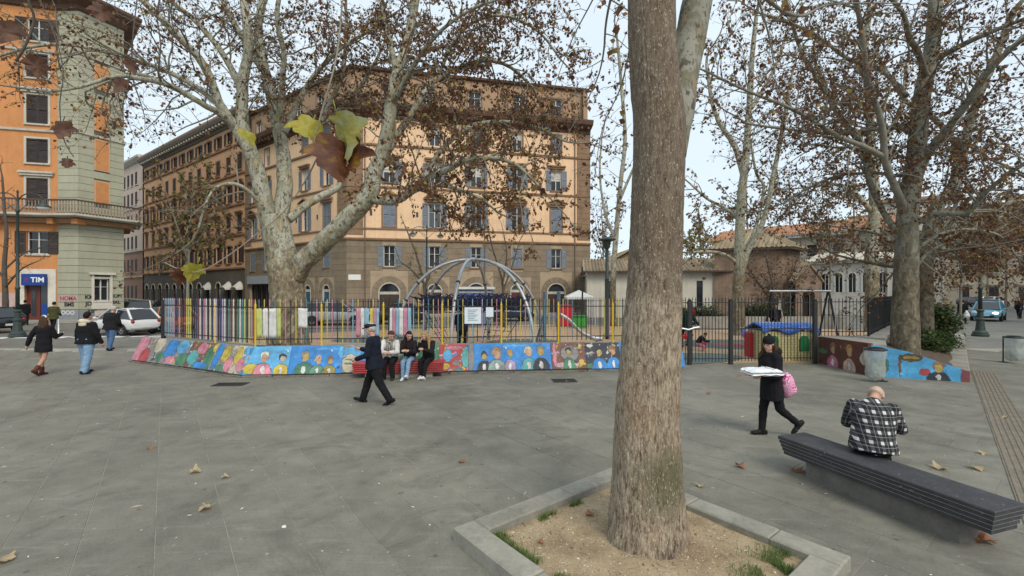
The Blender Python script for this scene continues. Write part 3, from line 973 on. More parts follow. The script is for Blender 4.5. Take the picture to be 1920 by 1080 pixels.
# soil of the bed
bedm = MB()
N = 16
BEDSOIL = M('bed_soil', (0.09, 0.065, 0.045), 0.95, 0.4, 6, 0.8, 30)
vs = []
for i in range(N + 1):
    for j in range(N + 1):
        u, v = i / N, j / N
        p = (B1 + V(0.3, 0.1, 0)) * (1 - u) + (B2 + V(-0.05, 0.15, 0)) * u
        p = p + SD * (v * 13.0)
        z = 0.74 * (1 - u) + 0.24 * u + 0.05 * noise.noise(p * 1.3)
        vs.append(V(p.x, p.y, z))
bedm.add(vs, [(i * (N + 1) + j, (i + 1) * (N + 1) + j, (i + 1) * (N + 1) + j + 1, i * (N + 1) + j + 1) for i in range(N) for j in range(N)])
bo = bedm.build('soil', BEDSOIL, rmur, smooth=True)
if bo.data.polygons[0].normal.z < 0: bo.data.flip_normals()
rfence = thing('side_railing', 'black iron railing on the terrace wall left of the big right tree', 'fence', C0)
run_fence(rfence, C0, C1, 1.0, 1.98, 2.12, 0.86, 0.115, lambda k, s: 'black' if k % 5 else ('yellow', 'lilac', 'teal')[k // 5 % 3], [0.02], YPOST, 0.011, first=0.1)
run_fence(rfence, C1, C2, 1.0, 1.98, 2.12, 0.86, 0.115, lambda k, s: 'black', [0.0, 2.4, 4.8, 7.2], IRON, 0.011, first=0.1)

# back railing of the playground
bf = thing('back_railing', 'thin dark railing along the far side of the playground', 'fence', V(-12.5, 25.0, 0))
run_fence(bf, V(-12.5, 25.0, 0), V(10.5, 27.5, 0), 0.25, 1.75, 1.95, 0.1, 0.16, lambda k, s: 'black', [0, 4.6, 9.2, 13.8, 18.4], IRON, 0.010)
lb = MB(); lb.bbox(0, 13, 0, 0.3, -0.02, 0.75)
tag(lb.build('low_wall', CONC, None, T(7.8, 27.9, 0)), 'low grey wall behind the playground gate', 'wall')
# ================================================================== buildings
def wall_grid(mb, L, z0, z1, ops, depth=0.25, u_start=0.0):
    ops = [(max(a, u_start), min(b, L), max(c, z0), min(d, z1)) for a, b, c, d in ops if c < z1 and d > z0 and b > u_start and a < L]
    us = sorted({u_start, L, *[round(o[0], 4) for o in ops], *[round(o[1], 4) for o in ops]})
    zs = sorted({z0, z1, *[round(o[2], 4) for o in ops], *[round(o[3], 4) for o in ops]})
    for i in range(len(us) - 1):
        for j in range(len(zs) - 1):
            cu, cz = (us[i] + us[i + 1]) / 2, (zs[j] + zs[j + 1]) / 2
            if any(o[0] < cu < o[1] and o[2] < cz < o[3] for o in ops): continue
            mb.add([V(us[i], 0, zs[j]), V(us[i + 1], 0, zs[j]), V(us[i + 1], 0, zs[j + 1]), V(us[i], 0, zs[j + 1])], [(0, 1, 2, 3)])
    for a, b, c, d in ops:
        y = depth
        mb.add([V(a, 0, c), V(b, 0, c), V(b, 0, d), V(a, 0, d), V(a, y, c), V(b, y, c), V(b, y, d), V(a, y, d)],
               [(0, 3, 7, 4), (1, 5, 6, 2), (3, 2, 6, 7), (0, 4, 5, 1)])
    return mb

def sweep(path, prof, mb=None, close=True):
    """profile of (out, z) carried along a 2-D path with mitred corners; outside is to the right of the path"""
    mb = mb or MB()
    pts = [Vector((p[0], p[1])) for p in path]
    rows = []
    for i, p in enumerate(pts):
        ns = []
        if i > 0: d = (p - pts[i - 1]).normalized(); ns.append(Vector((d.y, -d.x)))
        if i < len(pts) - 1: d = (pts[i + 1] - p).normalized(); ns.append(Vector((d.y, -d.x)))
        n = sum(ns, Vector((0, 0))).normalized()
        k = 1 / max(0.3, n.dot(ns[0]))
        rows.append([V(p.x + n.x * o * k, p.y + n.y * o * k, z) for o, z in prof])
    m = len(prof)
    vs = [q for r in rows for q in r]
    fs = []
    for i in range(len(pts) - 1):
        for j in range(m if close else m - 1):
            a, b = i * m + j, i * m + (j + 1) % m
            fs.append((a, a + m, b + m, b))
    if close:
        fs.append(tuple(range(m)))
        fs.append(tuple(range(len(vs) - 1, len(vs) - m - 1, -1)))
    mb.add(vs, fs)
    return mb

SHUT = M('shutter_grey_blue', (0.17, 0.20, 0.235), 0.7, 0.2, 3, 0.1, 40, rnd=0.12)
SHUT_D = M('shutter_dark_brown', (0.040, 0.030, 0.028), 0.7, 0.3, 3, 0.1, 40, rnd=0.3)
WFRAME = M('window_frame_white', (0.62, 0.61, 0.57), 0.6, 0.12, 3, 0.05, 40)
WFRAME_D = M('window_frame_dark', (0.05, 0.04, 0.035), 0.6, 0.12, 3, 0.05, 40)
TRIM_B = M('trim_brown', (0.235, 0.15, 0.092), 0.9, 0.2, 2, 0.2, 50, streak=0.3)
TRIM_S = M('trim_stone', (0.48, 0.45, 0.38), 0.9, 0.18, 2, 0.2, 50, streak=0.35)
ROOFT = M('roof_tile', (0.34, 0.20, 0.12), 0.9, 0.35, 2.5, 0.4, 30)
CURTAIN = M('curtain', (0.5, 0.49, 0.45), 0.9, 0.12, 3, 0.1, 20)

class Win:
    """a window: surround/frame with pane, optional shutters, sill and hood as sub-parts"""
    def __init__(s, w, h, frame=WFRAME, shutter=None, closed=False, hood=None, trim=TRIM_B, sill=True, reveal=0.20, mull=True, blind=None):
        f = MB(); e = 0.06
        y0, y1 = reveal - 0.03, reveal + 0.05
        f.bbox(-w / 2, -w / 2 + e, y0, y1, 0, h); f.bbox(w / 2 - e, w / 2, y0, y1, 0, h)
        f.bbox(-w / 2 + e, w / 2 - e, y0, y1, h - e, h); f.bbox(-w / 2 + e, w / 2 - e, y0, y1, 0, e)
        if mull:
            f.bbox(-0.035, 0.035, y0 + 0.004, y1, e, h - e)
            f.bbox(-w / 2 + e, -0.035, y0 + 0.01, y1, h * 0.62, h * 0.62 + 0.03); f.bbox(0.035, w / 2 - e, y0 + 0.01, y1, h * 0.62, h * 0.62 + 0.03)
        s.parts = []
        s.frame = f.mesh('window', frame)
        p = MB(); p.bbox(-w / 2 + 0.01, w / 2 - 0.01, reveal + 0.055, reveal + 0.075, 0.01, h - 0.01)
        s.parts.append(('pane', p.mesh('pane', GLASS)))
        if shutter:
            sw = w / 2 - 0.01
            for sg in (-1, 1):
                b = MB()
                if closed:
                    xa, xb, y = (sg * 0.008, sg * (w / 2 - 0.01), 0.02)
                else:
                    xa, xb, y = (sg * (w / 2 + 0.02), sg * (w / 2 + 0.02 + sw), -0.05)
                xa, xb = min(xa, xb), max(xa, xb)
                b.bbox(xa, xa + 0.06, y - 0.02, y + 0.02, 0.02, h - 0.02); b.bbox(xb - 0.06, xb, y - 0.02, y + 0.02, 0.02, h - 0.02)
                for z in (0.02, h * 0.5 - 0.04, h - 0.10): b.bbox(xa + 0.06, xb - 0.06, y - 0.018, y + 0.018, z, z + 0.08)
                z = 0.14
                while z < h - 0.14:
                    if abs(z - h * 0.5) > 0.08:
                        b.add([V(xa + 0.06, y - 0.016, z - 0.035), V(xb - 0.06, y - 0.016, z - 0.035), V(xb - 0.06, y + 0.012, z + 0.04), V(xa + 0.06, y + 0.012, z + 0.04)], [(0, 1, 2, 3)])
                    z += 0.075
                s.parts.append(('shutter', b.mesh('shutter', shutter)))
        if sill:
            b = MB(); b.bbox(-w / 2 - 0.14, w / 2 + 0.14, -0.12, 0.13, -0.12, -0.004); s.parts.append(('sill', b.mesh('sill', trim)))
        if hood:
            b = MB(); t = 0.15
            b.bbox(-w / 2 - t, -w / 2 - 0.004, -0.032, 0.002, -0.004, h + t); b.bbox(w / 2 + 0.004, w / 2 + t, -0.032, 0.002, -0.004, h + t); b.bbox(-w / 2 - 0.004, w / 2 + 0.004, -0.032, 0.002, h + 0.004, h + t)
            s.parts.append(('surround', b.mesh('surround', trim)))
            b = MB()
            hw = w / 2 + 0.42
            zz = h + 0.35
            if hood == 'flat':
                b.bbox(-hw + 0.06, hw - 0.06, -0.16, 0.002, zz - 0.18, zz); b.bbox(-hw, hw, -0.26, 0.002, zz + 0.002, zz + 0.14)
            elif hood == 'gable':
                b.bbox(-hw + 0.06, hw - 0.06, -0.16, 0.002, zz - 0.22, zz); b.bbox(-hw, hw, -0.28, 0.002, zz + 0.002, zz + 0.11)
                b.prism([(-hw + 0.1, zz + 0.112), (hw - 0.1, zz + 0.112), (0, zz + 0.46)], -0.10, 0.002)
                for sg in (-1, 1):
                    b.prism([(sg * hw, zz + 0.113), (sg * hw, zz + 0.20), (0, zz + 0.62), (0, zz + 0.50)], -0.28, 0.003)
            if hood != 'none': s.parts.append(('hood', b.mesh('hood', trim)))
        if blind is not None:
            b = MB(); b.bbox(-w / 2 + 0.05, w / 2 - 0.05, reveal + 0.03, reveal + 0.045, h * (1 - blind), h - 0.05); s.parts.append(('blind', b.mesh('blind', CURTAIN)))
    def place(s, parent, F, u, z):
        o = inst('window', s.frame, parent, F @ T(u, 0, z))
        for n, me in s.parts: inst(n, me, o)
        return o

def frame_at(a, b, origin):
    d = (Vector((b[0], b[1])) - Vector((a[0], a[1])))
    L = d.length
    return T(a[0] - origin[0], a[1] - origin[1], 0) @ RZ(atan2(d.y, d.x)), L

def u_px(a, b, px):
    """distance along the facade a->b at photo column px"""
    k = (px - 960) / FPX
    d = (Vector((b[0], b[1])) - Vector((a[0], a[1]))).normalized()
    return (k * a[1] - a[0]) / (d.x - k * d.y)

def arch_fill(mb, u, zc, r, depth=0.25, n=12):
    """masonry left between a round arch and its square opening"""
    for sg in (-1, 1):
        for k in range(n // 2):
            a0, a1 = pi / 2 * k / (n // 2), pi / 2 * (k + 1) / (n // 2)
            p0, p1 = (sg * r * cos(a0), r * sin(a0)), (sg * r * cos(a1), r * sin(a1))
            q0 = (sg * r, r * sin(a0)); q1 = (sg * r, r * sin(a1))
            vs = [V(u + p0[0], 0, zc + p0[1]), V(u + q0[0], 0, zc + q0[1]), V(u + q1[0], 0, zc + q1[1]), V(u + p1[0], 0, zc + p1[1])]
            vs += [v + V(0, depth, 0) for v in vs]
            f = [(0, 1, 2, 3), (0, 3, 7, 4)]
            if sg < 0: f = [tuple(reversed(x)) for x in f]
            # the last strip up to the crown
            mb.add(vs, f)

def arch_ring(u, zc, r0, r1, y0, y1, a0, a1, n=4):
    b = MB(); vs = []
    for k in range(n + 1):
        a = a0 + (a1 - a0) * k / n
        for rr in (r0, r1):
            for y in (y0, y1): vs.append(V(u + rr * cos(a), y, zc + rr * sin(a)))
    fs = []
    for k in range(n):
        o = k * 4
        fs += [(o, o + 4, o + 6, o + 2), (o + 1, o + 3, o + 7, o + 5), (o, o + 1, o + 5, o + 4), (o + 2, o + 6, o + 7, o + 3)]
    fs += [(0, 2, 3, 1), (n * 4, n * 4 + 1, n * 4 + 3, n * 4 + 2)]
    return b.add(vs, fs)

def courses(parent, F, L, z0, z1, hgt, ops, m, gap=0.025, proud=0.035, u0=0.0, name='stone_course', marg=0.10):
    z = z0
    while z < z1 - 0.1:
        zt = min(z + hgt, z1)
        iv = [(u0, L)]
        for a, b, c, d in ops:
            if c < zt and d > z:
                nw = []
                for p, q in iv:
                    if b + marg <= p or a - marg >= q: nw.append((p, q)); continue
                    if a - marg > p: nw.append((p, a - marg))
                    if b + marg < q: nw.append((b + marg, q))
                iv = nw
        for p, q in iv:
            if q - p < 0.12: continue
            b = MB()
            b.bbox(p, q, -proud, 0.004, z + gap / 2, zt - gap / 2)
            b.build(name, m, parent, F)
        z = zt

# ------------------------------------------------------------------ the big orange corner building
MC = (-15.3, 42.0)
MR = (MC[0] + 0.976 * 24.0, MC[1] + 0.216 * 24.0)
ML = (MC[0] - 0.809 * 20.2, MC[1] + 0.588 * 20.2)
ORANGE = M('plaster_orange', (0.73, 0.50, 0.31), 0.92, 0.12, 0.5, 0.12, 50, streak=0.26)
BROWN = M('plaster_brown', (0.225, 0.175, 0.12), 0.92, 0.18, 1.2, 0.3, 30, rnd=0.10, streak=0.25)
JOINTB = M('joint_light', (0.36, 0.28, 0.19), 0.92, 0.2, 1.2, 0.2, 30)
main = thing('apartment_building', 'large orange corner apartment building with brown base and pedimented windows', 'building', (MC[0], MC[1], 0))
Wm = Win(1.05, 2.0, shutter=SHUT, sill=True, trim=TRIM_B)
Wp = Win(1.15, 2.35, shutter=SHUT, hood='gable')
Wf = Win(1.10, 2.05, shutter=SHUT, hood='flat')
Wf2 = Win(1.10, 2.05, shutter=SHUT, hood='flat', blind=0.5)
Wt = Win(1.0, 1.9, shutter=SHUT, closed=True, sill=False, hood='none')
Wt2 = Win(1.0, 1.9, sill=False, hood='none', blind=0.35)
Wa = Win(1.15, 1.75, shutter=None, sill=True, trim=TRIM_S)
Wpc = Win(1.15, 2.35, shutter=SHUT, closed=True, hood='gable')
Wmc = Win(1.05, 2.0, shutter=SHUT, closed=True)
for (a, b, cols, right) in ((MC, MR, (730, 815, 893, 970, 1043), True), (ML, MC, (613, 572, 534, 501, 474), False)):
    F, L = frame_at(a, b, MC)
    us = [u_px(a, b, c) for c in cols]
    ops_base, ops_up, arches = [], [], []
    for i, u in enumerate(us):
        ops_base.append((u - 0.525, u + 0.525, 4.62, 6.62))
        ops_up.append((u - 0.575, u + 0.575, 8.4, 10.75))
        ops_up.append((u - 0.55, u + 0.55, 12.55, 14.6))
        ops_up.append((u - 0.5, u + 0.5, 16.3, 18.2))
        if right: arches.append((u, 2.12, 1.0)) if i in (0, 2, 4) else arches.append((u, 2.3, 0.72))
    if not right:
        arches = [(u_px(a, b, 612), 2.35, 0.62), (u_px(a, b, 577), 2.35, 0.62), (u_px(a, b, 535), 2.1, 0.9)]
        # a wide shop opening further along
        us_ = u_px(a, b, 487)
        ops_base.append((us_ - 2.3, us_ + 2.3, 0.0, 3.1))
    for (u, zc, r) in arches: ops_base.append((u - r, u + r, 0.0, zc + r))
    wb = wall_grid(MB(), L, 0, 7.1, ops_base)
    for (u, zc, r) in arches: arch_fill(wb, u, zc, r)
    wb.build('wall', JOINTB, main, F)
    wu = wall_grid(MB(), L, 7.1, 19.0, ops_up)
    wu.build('wall', ORANGE, main, F)
    # horizontal stone courses of the base
    vops = ops_base + [(u - (r + 0.62), u + (r + 0.62), 0.3, zc + r + 0.62) for (u, zc, r) in arches]
    courses(main, F, L - 0.002, 0.45, 7.0, 0.545, vops, BROWN)
    # fill beside arches under the voussoirs
    for (u, zc, r) in arches:
        for sg in (-1, 1):
            z = 0.45
            while z < zc - 0.1:
                b = MB(); b.bbox(u + sg * (r + 0.02), u + sg * (r + 0.60), -0.035, 0.004, z + 0.0125, min(z + 0.545, zc) - 0.0125); b.build('stone_course', BROWN, main, F); z += 0.545
        nv = 9
        for k in range(nv):
            a0 = pi * k / nv + 0.012; a1 = pi * (k + 1) / nv - 0.012
            arch_ring(u, zc, r + 0.02, r + 0.60, -0.045, 0.004, a0, a1, 3).build('voussoir', BROWN, main, F)
        # corner pieces above the ring
        tr = arch_ring(u, zc, r - 0.09, r + 0.018, -0.05, 0.12, 0, pi, 14)
        tr.bbox(u - r, u - r + 0.09, -0.05, 0.12, 0.1, zc); tr.bbox(u + r - 0.09, u + r, -0.05, 0.12, 0.1, zc)
        door = tr.build('door_surround', TRIM_S, main, F)
        p = MB(); p.bbox(u - r + 0.04, u + r - 0.04, 0.18, 0.21, 0.05, zc + r)
        p.build('door_glass', GLASS, door)
        p = MB(); p.bbox(u - r + 0.05, u + r - 0.05, 0.06, 0.12, zc - 0.12, zc + 0.14); p.build('transom', TRIM_S, door)
        c_ = {True: [(0.10, 0.02, 0.02), (0.035, 0.035, 0.035), (0.05, 0.035, 0.025)], False: [(0.03, 0.09, 0.15)] * 3}[right]
        dm = M('door_%s_%d' % (right, int(abs(u * 10)) % 3), c_[int(abs(u * 10)) % 3], 0.5, 0.2, 3, 0.1, 40)
        for sg in (-1, 1):
            p = MB(); p.bbox(u + sg * 0.012, u + sg * (r - 0.095), 0.10, 0.15, 0.06, zc - 0.13); p.bbox(u + sg * 0.12, u + sg * (r - 0.2), 0.085, 0.099, 0.3, 1.0); p.bbox(u + sg * 0.12, u + sg * (r - 0.2), 0.085, 0.099, 1.2, zc - 0.35)
            p.build('door_leaf', dm, door)
    rw = random.Random(1 if right else 2)
    for u in us:
        Wm.place(main, F, u, 4.62) if rw.random() < 0.75 else Wmc.place(main, F, u, 4.62)
        (Wp if rw.random() < 0.8 else Wpc).place(main, F, u, 8.4)
        (Wf if rw.random() < 0.5 else Wf2).place(main, F, u, 12.55)
        (Wt if rw.random() < 0.5 else Wt2).place(main, F, u, 16.3)
    # rusticated corner strips
    for (p, q) in ((0, 1.45), (L - 1.45, L)):
        z = 7.55
        k = 0
        while z < 18.5:
            zt = min(z + 0.56, 18.55)
            ind = 0.0 if k % 2 else 0.0
            b = MB(); b.bbox(p + 0.002, q - 0.002, -0.045, 0.004, z + 0.014, zt - 0.014); b.build('quoin', TRIM_B, main, F)
            z = zt; k += 1
    # small vents
    for u in us[:3]:
        b = MB(); b.bbox(u - 1.75, u - 1.55, -0.04, 0.01, 9.4, 9.85); b.build('vent', WFRAME_D, main, F)
    if not right:
        b = MB(); b.bbox(us_ - 2.3, us_ + 2.3, 0.3, 0.34, 0.02, 3.1); sh = b.build('shop_window', GLASS, main, F)
        for k in range(5):
            b = MB(); x = us_ - 2.28 + k * 1.12; b.bbox(x, x + 0.07, 0.2, 0.298, 0.02, 3.1); b.build('mullion', WFRAME_D, sh)
        b = MB(); b.bbox(us_ - 2.5, us_ + 2.5, -0.28, 0.0, 3.12, 4.0); b.build('shop_fascia', M('fascia_grey', (0.30, 0.33, 0.36), 0.5, 0.1), main, F)
mpath = [ML, MC, MR]
rel = lambda path: [(p[0] - MC[0], p[1] - MC[1]) for p in path]
def band(parent, path, prof, m, name):
    return sweep(path, prof).build(name, m, parent)
band(main, rel(mpath), [(0.0, 7.04), (0.16, 7.08), (0.20, 7.22), (0.10, 7.30), (0.0, 7.30)], TRIM_B, 'string_course')
band(main, rel(mpath), [(0.0, 8.08), (0.09, 8.10), (0.09, 8.24), (0.0, 8.26)], TRIM_B, 'string_course')
band(main, rel(mpath), [(0.0, 11.98), (0.10, 12.0), (0.12, 12.16), (0.0, 12.2)], TRIM_B, 'string_course')
band(main, rel(mpath), [(0.0, 15.9), (0.12, 15.95), (0.14, 16.12), (0.0, 16.16)], TRIM_B, 'string_course')
CORN = M('cornice_brown', (0.115, 0.065, 0.042), 0.9, 0.25, 1.5, 0.2, 30, streak=0.2)
band(main, rel(mpath), [(0.0, 18.55), (0.12, 18.6), (0.14, 18.95), (0.45, 19.05), (0.85, 19.3), (0.95, 19.62), (0.95, 19.75), (0.0, 19.8)], CORN, 'cornice')
br = MB()
for (a, b) in ((ML, MC), (MC, MR)):
    d = Vector((b[0] - a[0], b[1] - a[1])); L = d.length; d.normalize(); n = Vector((d.y, -d.x))
    k = 0.5
    while k < L - 0.3:
        p = Vector((a[0] - MC[0], a[1] - MC[1])) + d * k + n * 0.42
        br.box((p.x, p.y, 18.98), (0.24, 0.62, 0.22), atan2(d.y, d.x)); k += 0.72
tag(br.build('cornice_brackets', CORN, main), kind='stuff')
# attic storey set a little back
def inset(path, o):
    out = []
    pts = [Vector(p) for p in path]
    for i, p in enumerate(pts):
        ns = []
        if i > 0: d = (p - pts[i - 1]).normalized(); ns.append(Vector((-d.y, d.x)))
        if i < len(pts) - 1: d = (pts[i + 1] - p).normalized(); ns.append(Vector((-d.y, d.x)))
        n = sum(ns, Vector((0, 0))).normalized(); out.append(tuple(p + n * o / max(0.3, n.dot(ns[0]))))
    return out
ATTIC = M('attic_plaster', (0.36, 0.235, 0.145), 0.92, 0.15, 0.8, 0.15, 40, streak=0.25)
ap = inset([ML, MC, MR], 0.7)
Watt = Win(1.25, 1.75, shutter=None, sill=True, trim=TRIM_B, hood='none')
for (a, b, cols) in ((ap[1], ap[2], (730, 800, 890, 975, 1043)), (ap[0], ap[1], (600, 560, 520, 485))):
    F, L = frame_at(a, b, MC)
    us = [u_px(a, b, c) for c in cols]
    wall_grid(MB(), L, 19.7, 23.4, [(u - 0.625, u + 0.625, 20.5, 22.25) for u in us]).build('wall', ATTIC, main, F)
    for u in us: Watt.place(main, F, u, 20.5)
rp = [(p[0] - MC[0], p[1] - MC[1]) for p in ap]
band(main, rp, [(0.0, 23.2), (0.3, 23.3), (0.35, 23.5), (0.0, 23.6)], CORN, 'cornice')
# body and flat roof
bk = [MR, (MR[0] - 4, MR[1] + 20), (ML[0] + 12, ML[1] + 16)]
bd = MB()
bd.slab([(p[0] - MC[0], p[1] - MC[1]) for p in inset([ML, MC, MR], 0.45) + bk], 0.02, 19.6)
bd.build('inner_body', M('interior_dark', (0.03, 0.028, 0.025), 0.9), main)
rb = MB(); rb.slab(rp + [(p[0] - MC[0], p[1] - MC[1]) for p in bk], 23.38, 23.55); rb.build('roof', ROOFT, main)
# side wall on the right end
F, L = frame_at(MR, bk[0], MC)
wall_grid(MB(), L, 0, 19.6, []).build('wall', ORANGE, main, F)
F2, L2 = frame_at(ap[2], (bk[0][0] - 0.7, bk[0][1]), MC)
wall_grid(MB(), L2, 19.6, 23.4, []).build('wall', ATTIC, main, F2)
for (u, v) in ((3, 7), (-6, 9), (14, 10)):
    c = MB(); c.bbox(u - 0.5, u + 0.5, v - 0.4, v + 0.4, 23.5, 25.1); c.bbox(u - 0.6, u + 0.6, v - 0.5, v + 0.5, 25.1, 25.25); c.build('chimney', BROWN, main)
# downpipes, then the marble street plate by the corner
F, L = frame_at(MC, MR, MC)
for u in (1.62, 12.9, L - 1.7):
    b = MB(); b.tube([V(u, -0.10, 0.2), V(u, -0.10, 18.5)], 0.055, 8); b.build('downpipe', M('pipe_copper', (0.16, 0.11, 0.08), 0.6), main, F)
u = u_px(MC, MR, 665)
b = MB(); b.bbox(u - 0.55, u + 0.55, -0.07, -0.035, 3.35, 3.85); b.build('street_plate', M('marble', (0.68, 0.67, 0.64), 0.4, 0.06), main, F)
# painted graffiti tags low on the wall
GRAF = [flat('spray_black', (0.03, 0.03, 0.035)), flat('spray_red', (0.35, 0.05, 0.05)), flat('spray_blue', (0.05, 0.12, 0.3)), flat('spray_white', (0.6, 0.6, 0.6))]
_texts = {}
def text_mesh(body, size, m, extrude=0.002, bold=0.0):
    cu = bpy.data.curves.new('lettering', 'FONT')
    cu.body = body; cu.size = size; cu.extrude = extrude; cu.offset = bold; cu.align_x = 'CENTER'
    me = evaluated(bpy.data.objects.new('lettering', cu))
    bpy.data.curves.remove(cu)
    me.materials.clear(); me.materials.append(m)
    return me
UPR = Matrix.Rotation(R(90), 4, 'X')

# ------------------------------------------------------------------ darker orange building down the street
S0 = ML
S1 = (MC[0] - 0.809 * 56.5, MC[1] + 0.588 * 56.5)
ORANGE2 = M('plaster_rust', (0.56, 0.335, 0.19), 0.92, 0.14, 0.6, 0.12, 50, streak=0.22)
DARKB = M('plaster_dark_base', (0.105, 0.092, 0.075), 0.92, 0.25, 1.0, 0.3, 30, rnd=0.12)
side = thing('street_building', 'rust orange terrace building with dark shutters and grey arched ground floor', 'building', (S1[0], S1[1], 0))
F, L = frame_at(S1, S0, S1)
ncol = 12
us = [L * (k + 0.5) / ncol for k in range(ncol)]
rows = ((5.75, 2.1, 'hi'), (9.5, 2.0, 'n'), (13.2, 2.1, 'n'), (17.0, 1.9, 'n'), (20.5, 1.5, 'n'))
Wd = [Win(1.15, h, WFRAME_D, shutter=SHUT_D, closed=(k % 2 == 1), hood='flat' if k in (1, 2) else 'none', trim=M('trim_rust', (0.30, 0.175, 0.10), 0.9), reveal=0.14) for k, (z, h, _) in enumerate(rows)]
ops = [(u - 0.575, u + 0.575, z, z + h) for u in us for (z, h, _) in rows]
base_ops = []; arch2 = []
for u in us:
    arch2.append((u, 2.6, 0.72)); base_ops.append((u - 0.72, u + 0.72, 0, 2.6 + 0.72))
wb = wall_grid(MB(), L, 0, 5.0, base_ops)
for (u, zc, r) in arch2: arch_fill(wb, u, zc, r)
wb.build('wall', DARKB, side, F)
wall_grid(MB(), L, 5.0, 22.6, ops).build('wall', ORANGE2, side, F)
rw = random.Random(9)
for u in us:
    for k, (z, h, _) in enumerate(rows): Wd[k].place(side, F, u, z)
for i, (u, zc, r) in enumerate(arch2):
    tr = arch_ring(u, zc, r + 0.01, r + 0.2, -0.05, 0.05, 0, pi, 10)
    o = tr.build('arch_surround', TRIM_S, side, F)
    b = MB(); b.bbox(u - r, u + r, 0.2, 0.22, 0, zc + r); b.build('door_glass', GLASS, o)
    if i in (8, 10, 11):   # drop awnings over the nearer shops
        aw = MB(); n = 8; vs = []
        for k in range(n + 1):
            a = pi * k / n
            vs += [V(u + 0.85 * cos(a), -0.05, zc - 0.1 + 0.95 * sin(a)), V(u + 0.85 * cos(a), -0.75, zc - 0.15 + 0.35 * sin(a))]
        aw.add(vs, [(2 * k, 2 * k + 2, 2 * k + 3, 2 * k + 1) for k in range(n)]); aw.build('awning', CURTAIN, side, F)
rs2 = [(S1[0] - S1[0], S1[1] - S1[1]), (S0[0] - S1[0], S0[1] - S1[1])]
for z in (5.0, 9.0, 12.7, 16.4, 20.0):
    band(side, rs2, [(0, z - 0.02), (0.14, z + 0.02), (0.16, z + 0.2), (0, z + 0.24)], M('trim_rust', (0.30, 0.175, 0.10)), 'string_course')
band(side, rs2, [(0.0, 22.5), (0.15, 22.6), (0.2, 22.9), (0.8, 23.3), (0.95, 23.7), (0.95, 23.9), (0.0, 24.0)], M('cornice_grey', (0.17, 0.14, 0.11), 0.9), 'cornice')
br = MB(); k = 0.4
while k < L:
    br.bbox(k - 0.15, k + 0.15, -0.75, 0.0, 22.95, 23.2); k += 0.95
tag(br.build('cornice_brackets', TRIM_S, side, F), kind='stuff')
b = MB(); b.bbox(0, L, 0.4, 14, 0.02, 23.5); b.build('inner_body', _mats['interior_dark'], side, F)
b = MB(); b.prism([(0, 23.95), (L, 23.95), (L, 24.1), (0, 24.1)], -0.9, 14.4); b.build('roof', ROOFT, side, F)
Fe = F @ RZ(-pi / 2) @ T(-14, 0, 0)
wall_grid(MB(), 14, 0, 23.9, []).build('wall', ORANGE2, side, Fe)

# ------------------------------------------------------------------ pale pink building closing the street
K0, K1 = (-80.0, 89.2), (-62.0, 76.2)
PINK = M('plaster_pale_pink', (0.50, 0.40, 0.335), 0.92, 0.1, 0.5, 0.1, 50, streak=0.15)
far_b = thing('pale_building', 'pale pink building at the end of the street on the left', 'building', (K0[0], K0[1], 0))
F, L = frame_at(K0, K1, K0)
Wk = Win(1.15, 2.2, WFRAME_D, shutter=SHUT_D, closed=True, sill=True, trim=TRIM_S)
us = [1.6 + k * 2.15 for k in range(9)]
zs = (1.0, 5.6, 9.6, 13.4, 17.2, 20.6)
wall_grid(MB(), L, 0, 9.0, [(u - 0.575, u + 0.575, z, z + 2.2) for u in us for z in zs]).build('wall', M('plaster_brick_pink', (0.27, 0.155, 0.11), 0.92), far_b, F)
wall_grid(MB(), L, 9.0, 24.6, [(u - 0.575, u + 0.575, z, z + 2.2) for u in us for z in zs]).build('wall', PINK, far_b, F)
for u in us:
    for z in zs: Wk.place(far_b, F, u, z)
rk = [(0, 0), (K1[0] - K0[0], K1[1] - K0[1])]
for z in (4.6, 9.0, 16.4): band(far_b, rk, [(0, z), (0.2, z + 0.05), (0.22, z + 0.28), (0, z + 0.3)], TRIM_S, 'string_course')
band(far_b, rk, [(0, 24.2), (0.2, 24.3), (0.7, 24.8), (0.75, 25.1), (0, 25.2)], TRIM_S, 'cornice')
b = MB(); b.bbox(0, L, 0.4, 12, 0.02, 25.1); b.build('inner_body', _mats['interior_dark'], far_b, F)

# ------------------------------------------------------------------ corner building on the left, orange and grey-green
L0, L1, L2, L3 = (-49.0, 31.4), (-35.0, 35.0), (-33.4, 35.0), (-32.25, 37.7)
L4 = (-61.0, 64.0)
ORANGE3 = M('plaster_bright_orange', (0.53, 0.235, 0.09), 0.92, 0.14, 0.5, 0.15, 50, streak=0.2)
GREYG = M('plaster_grey_green', (0.365, 0.36, 0.265), 0.92, 0.10, 0.8, 0.15, 50, rnd=0.04, streak=0.12)
JOINTG = M('joint_dark', (0.10, 0.10, 0.075), 0.95, 0.1)
lb = thing('corner_building', 'orange and grey-green corner building with phone shop and long balcony', 'building', (L1[0], L1[1], 0))
zt = 24.3
F, L = frame_at(L0, L1, L1)
Wl = Win(1.35, 1.85, WFRAME_D, shutter=SHUT_D, closed=True, hood='none', trim=TRIM_S)
Wl2 = Win(1.35, 2.2, WFRAME_D, shutter=SHUT_D, closed=True, hood='flat', trim=TRIM_S)
Wl3 = Win(1.35, 1.75, WFRAME, shutter=SHUT_D, trim=TRIM_S, sill=True)
us = [u_px(L0, L1, 70), u_px(L0, L1, 70) - 5.2]
rowz = ((5.15, 1.75, Wl3), (8.75, 2.2, Wl2), (12.1, 1.85, Wl), (15.1, 2.2, Wl2), (18.6, 1.85, Wl), (21.4, 1.75, Wl3))
ops = [(u - 0.675, u + 0.675, z, z + h) for u in us for (z, h, w) in rowz]
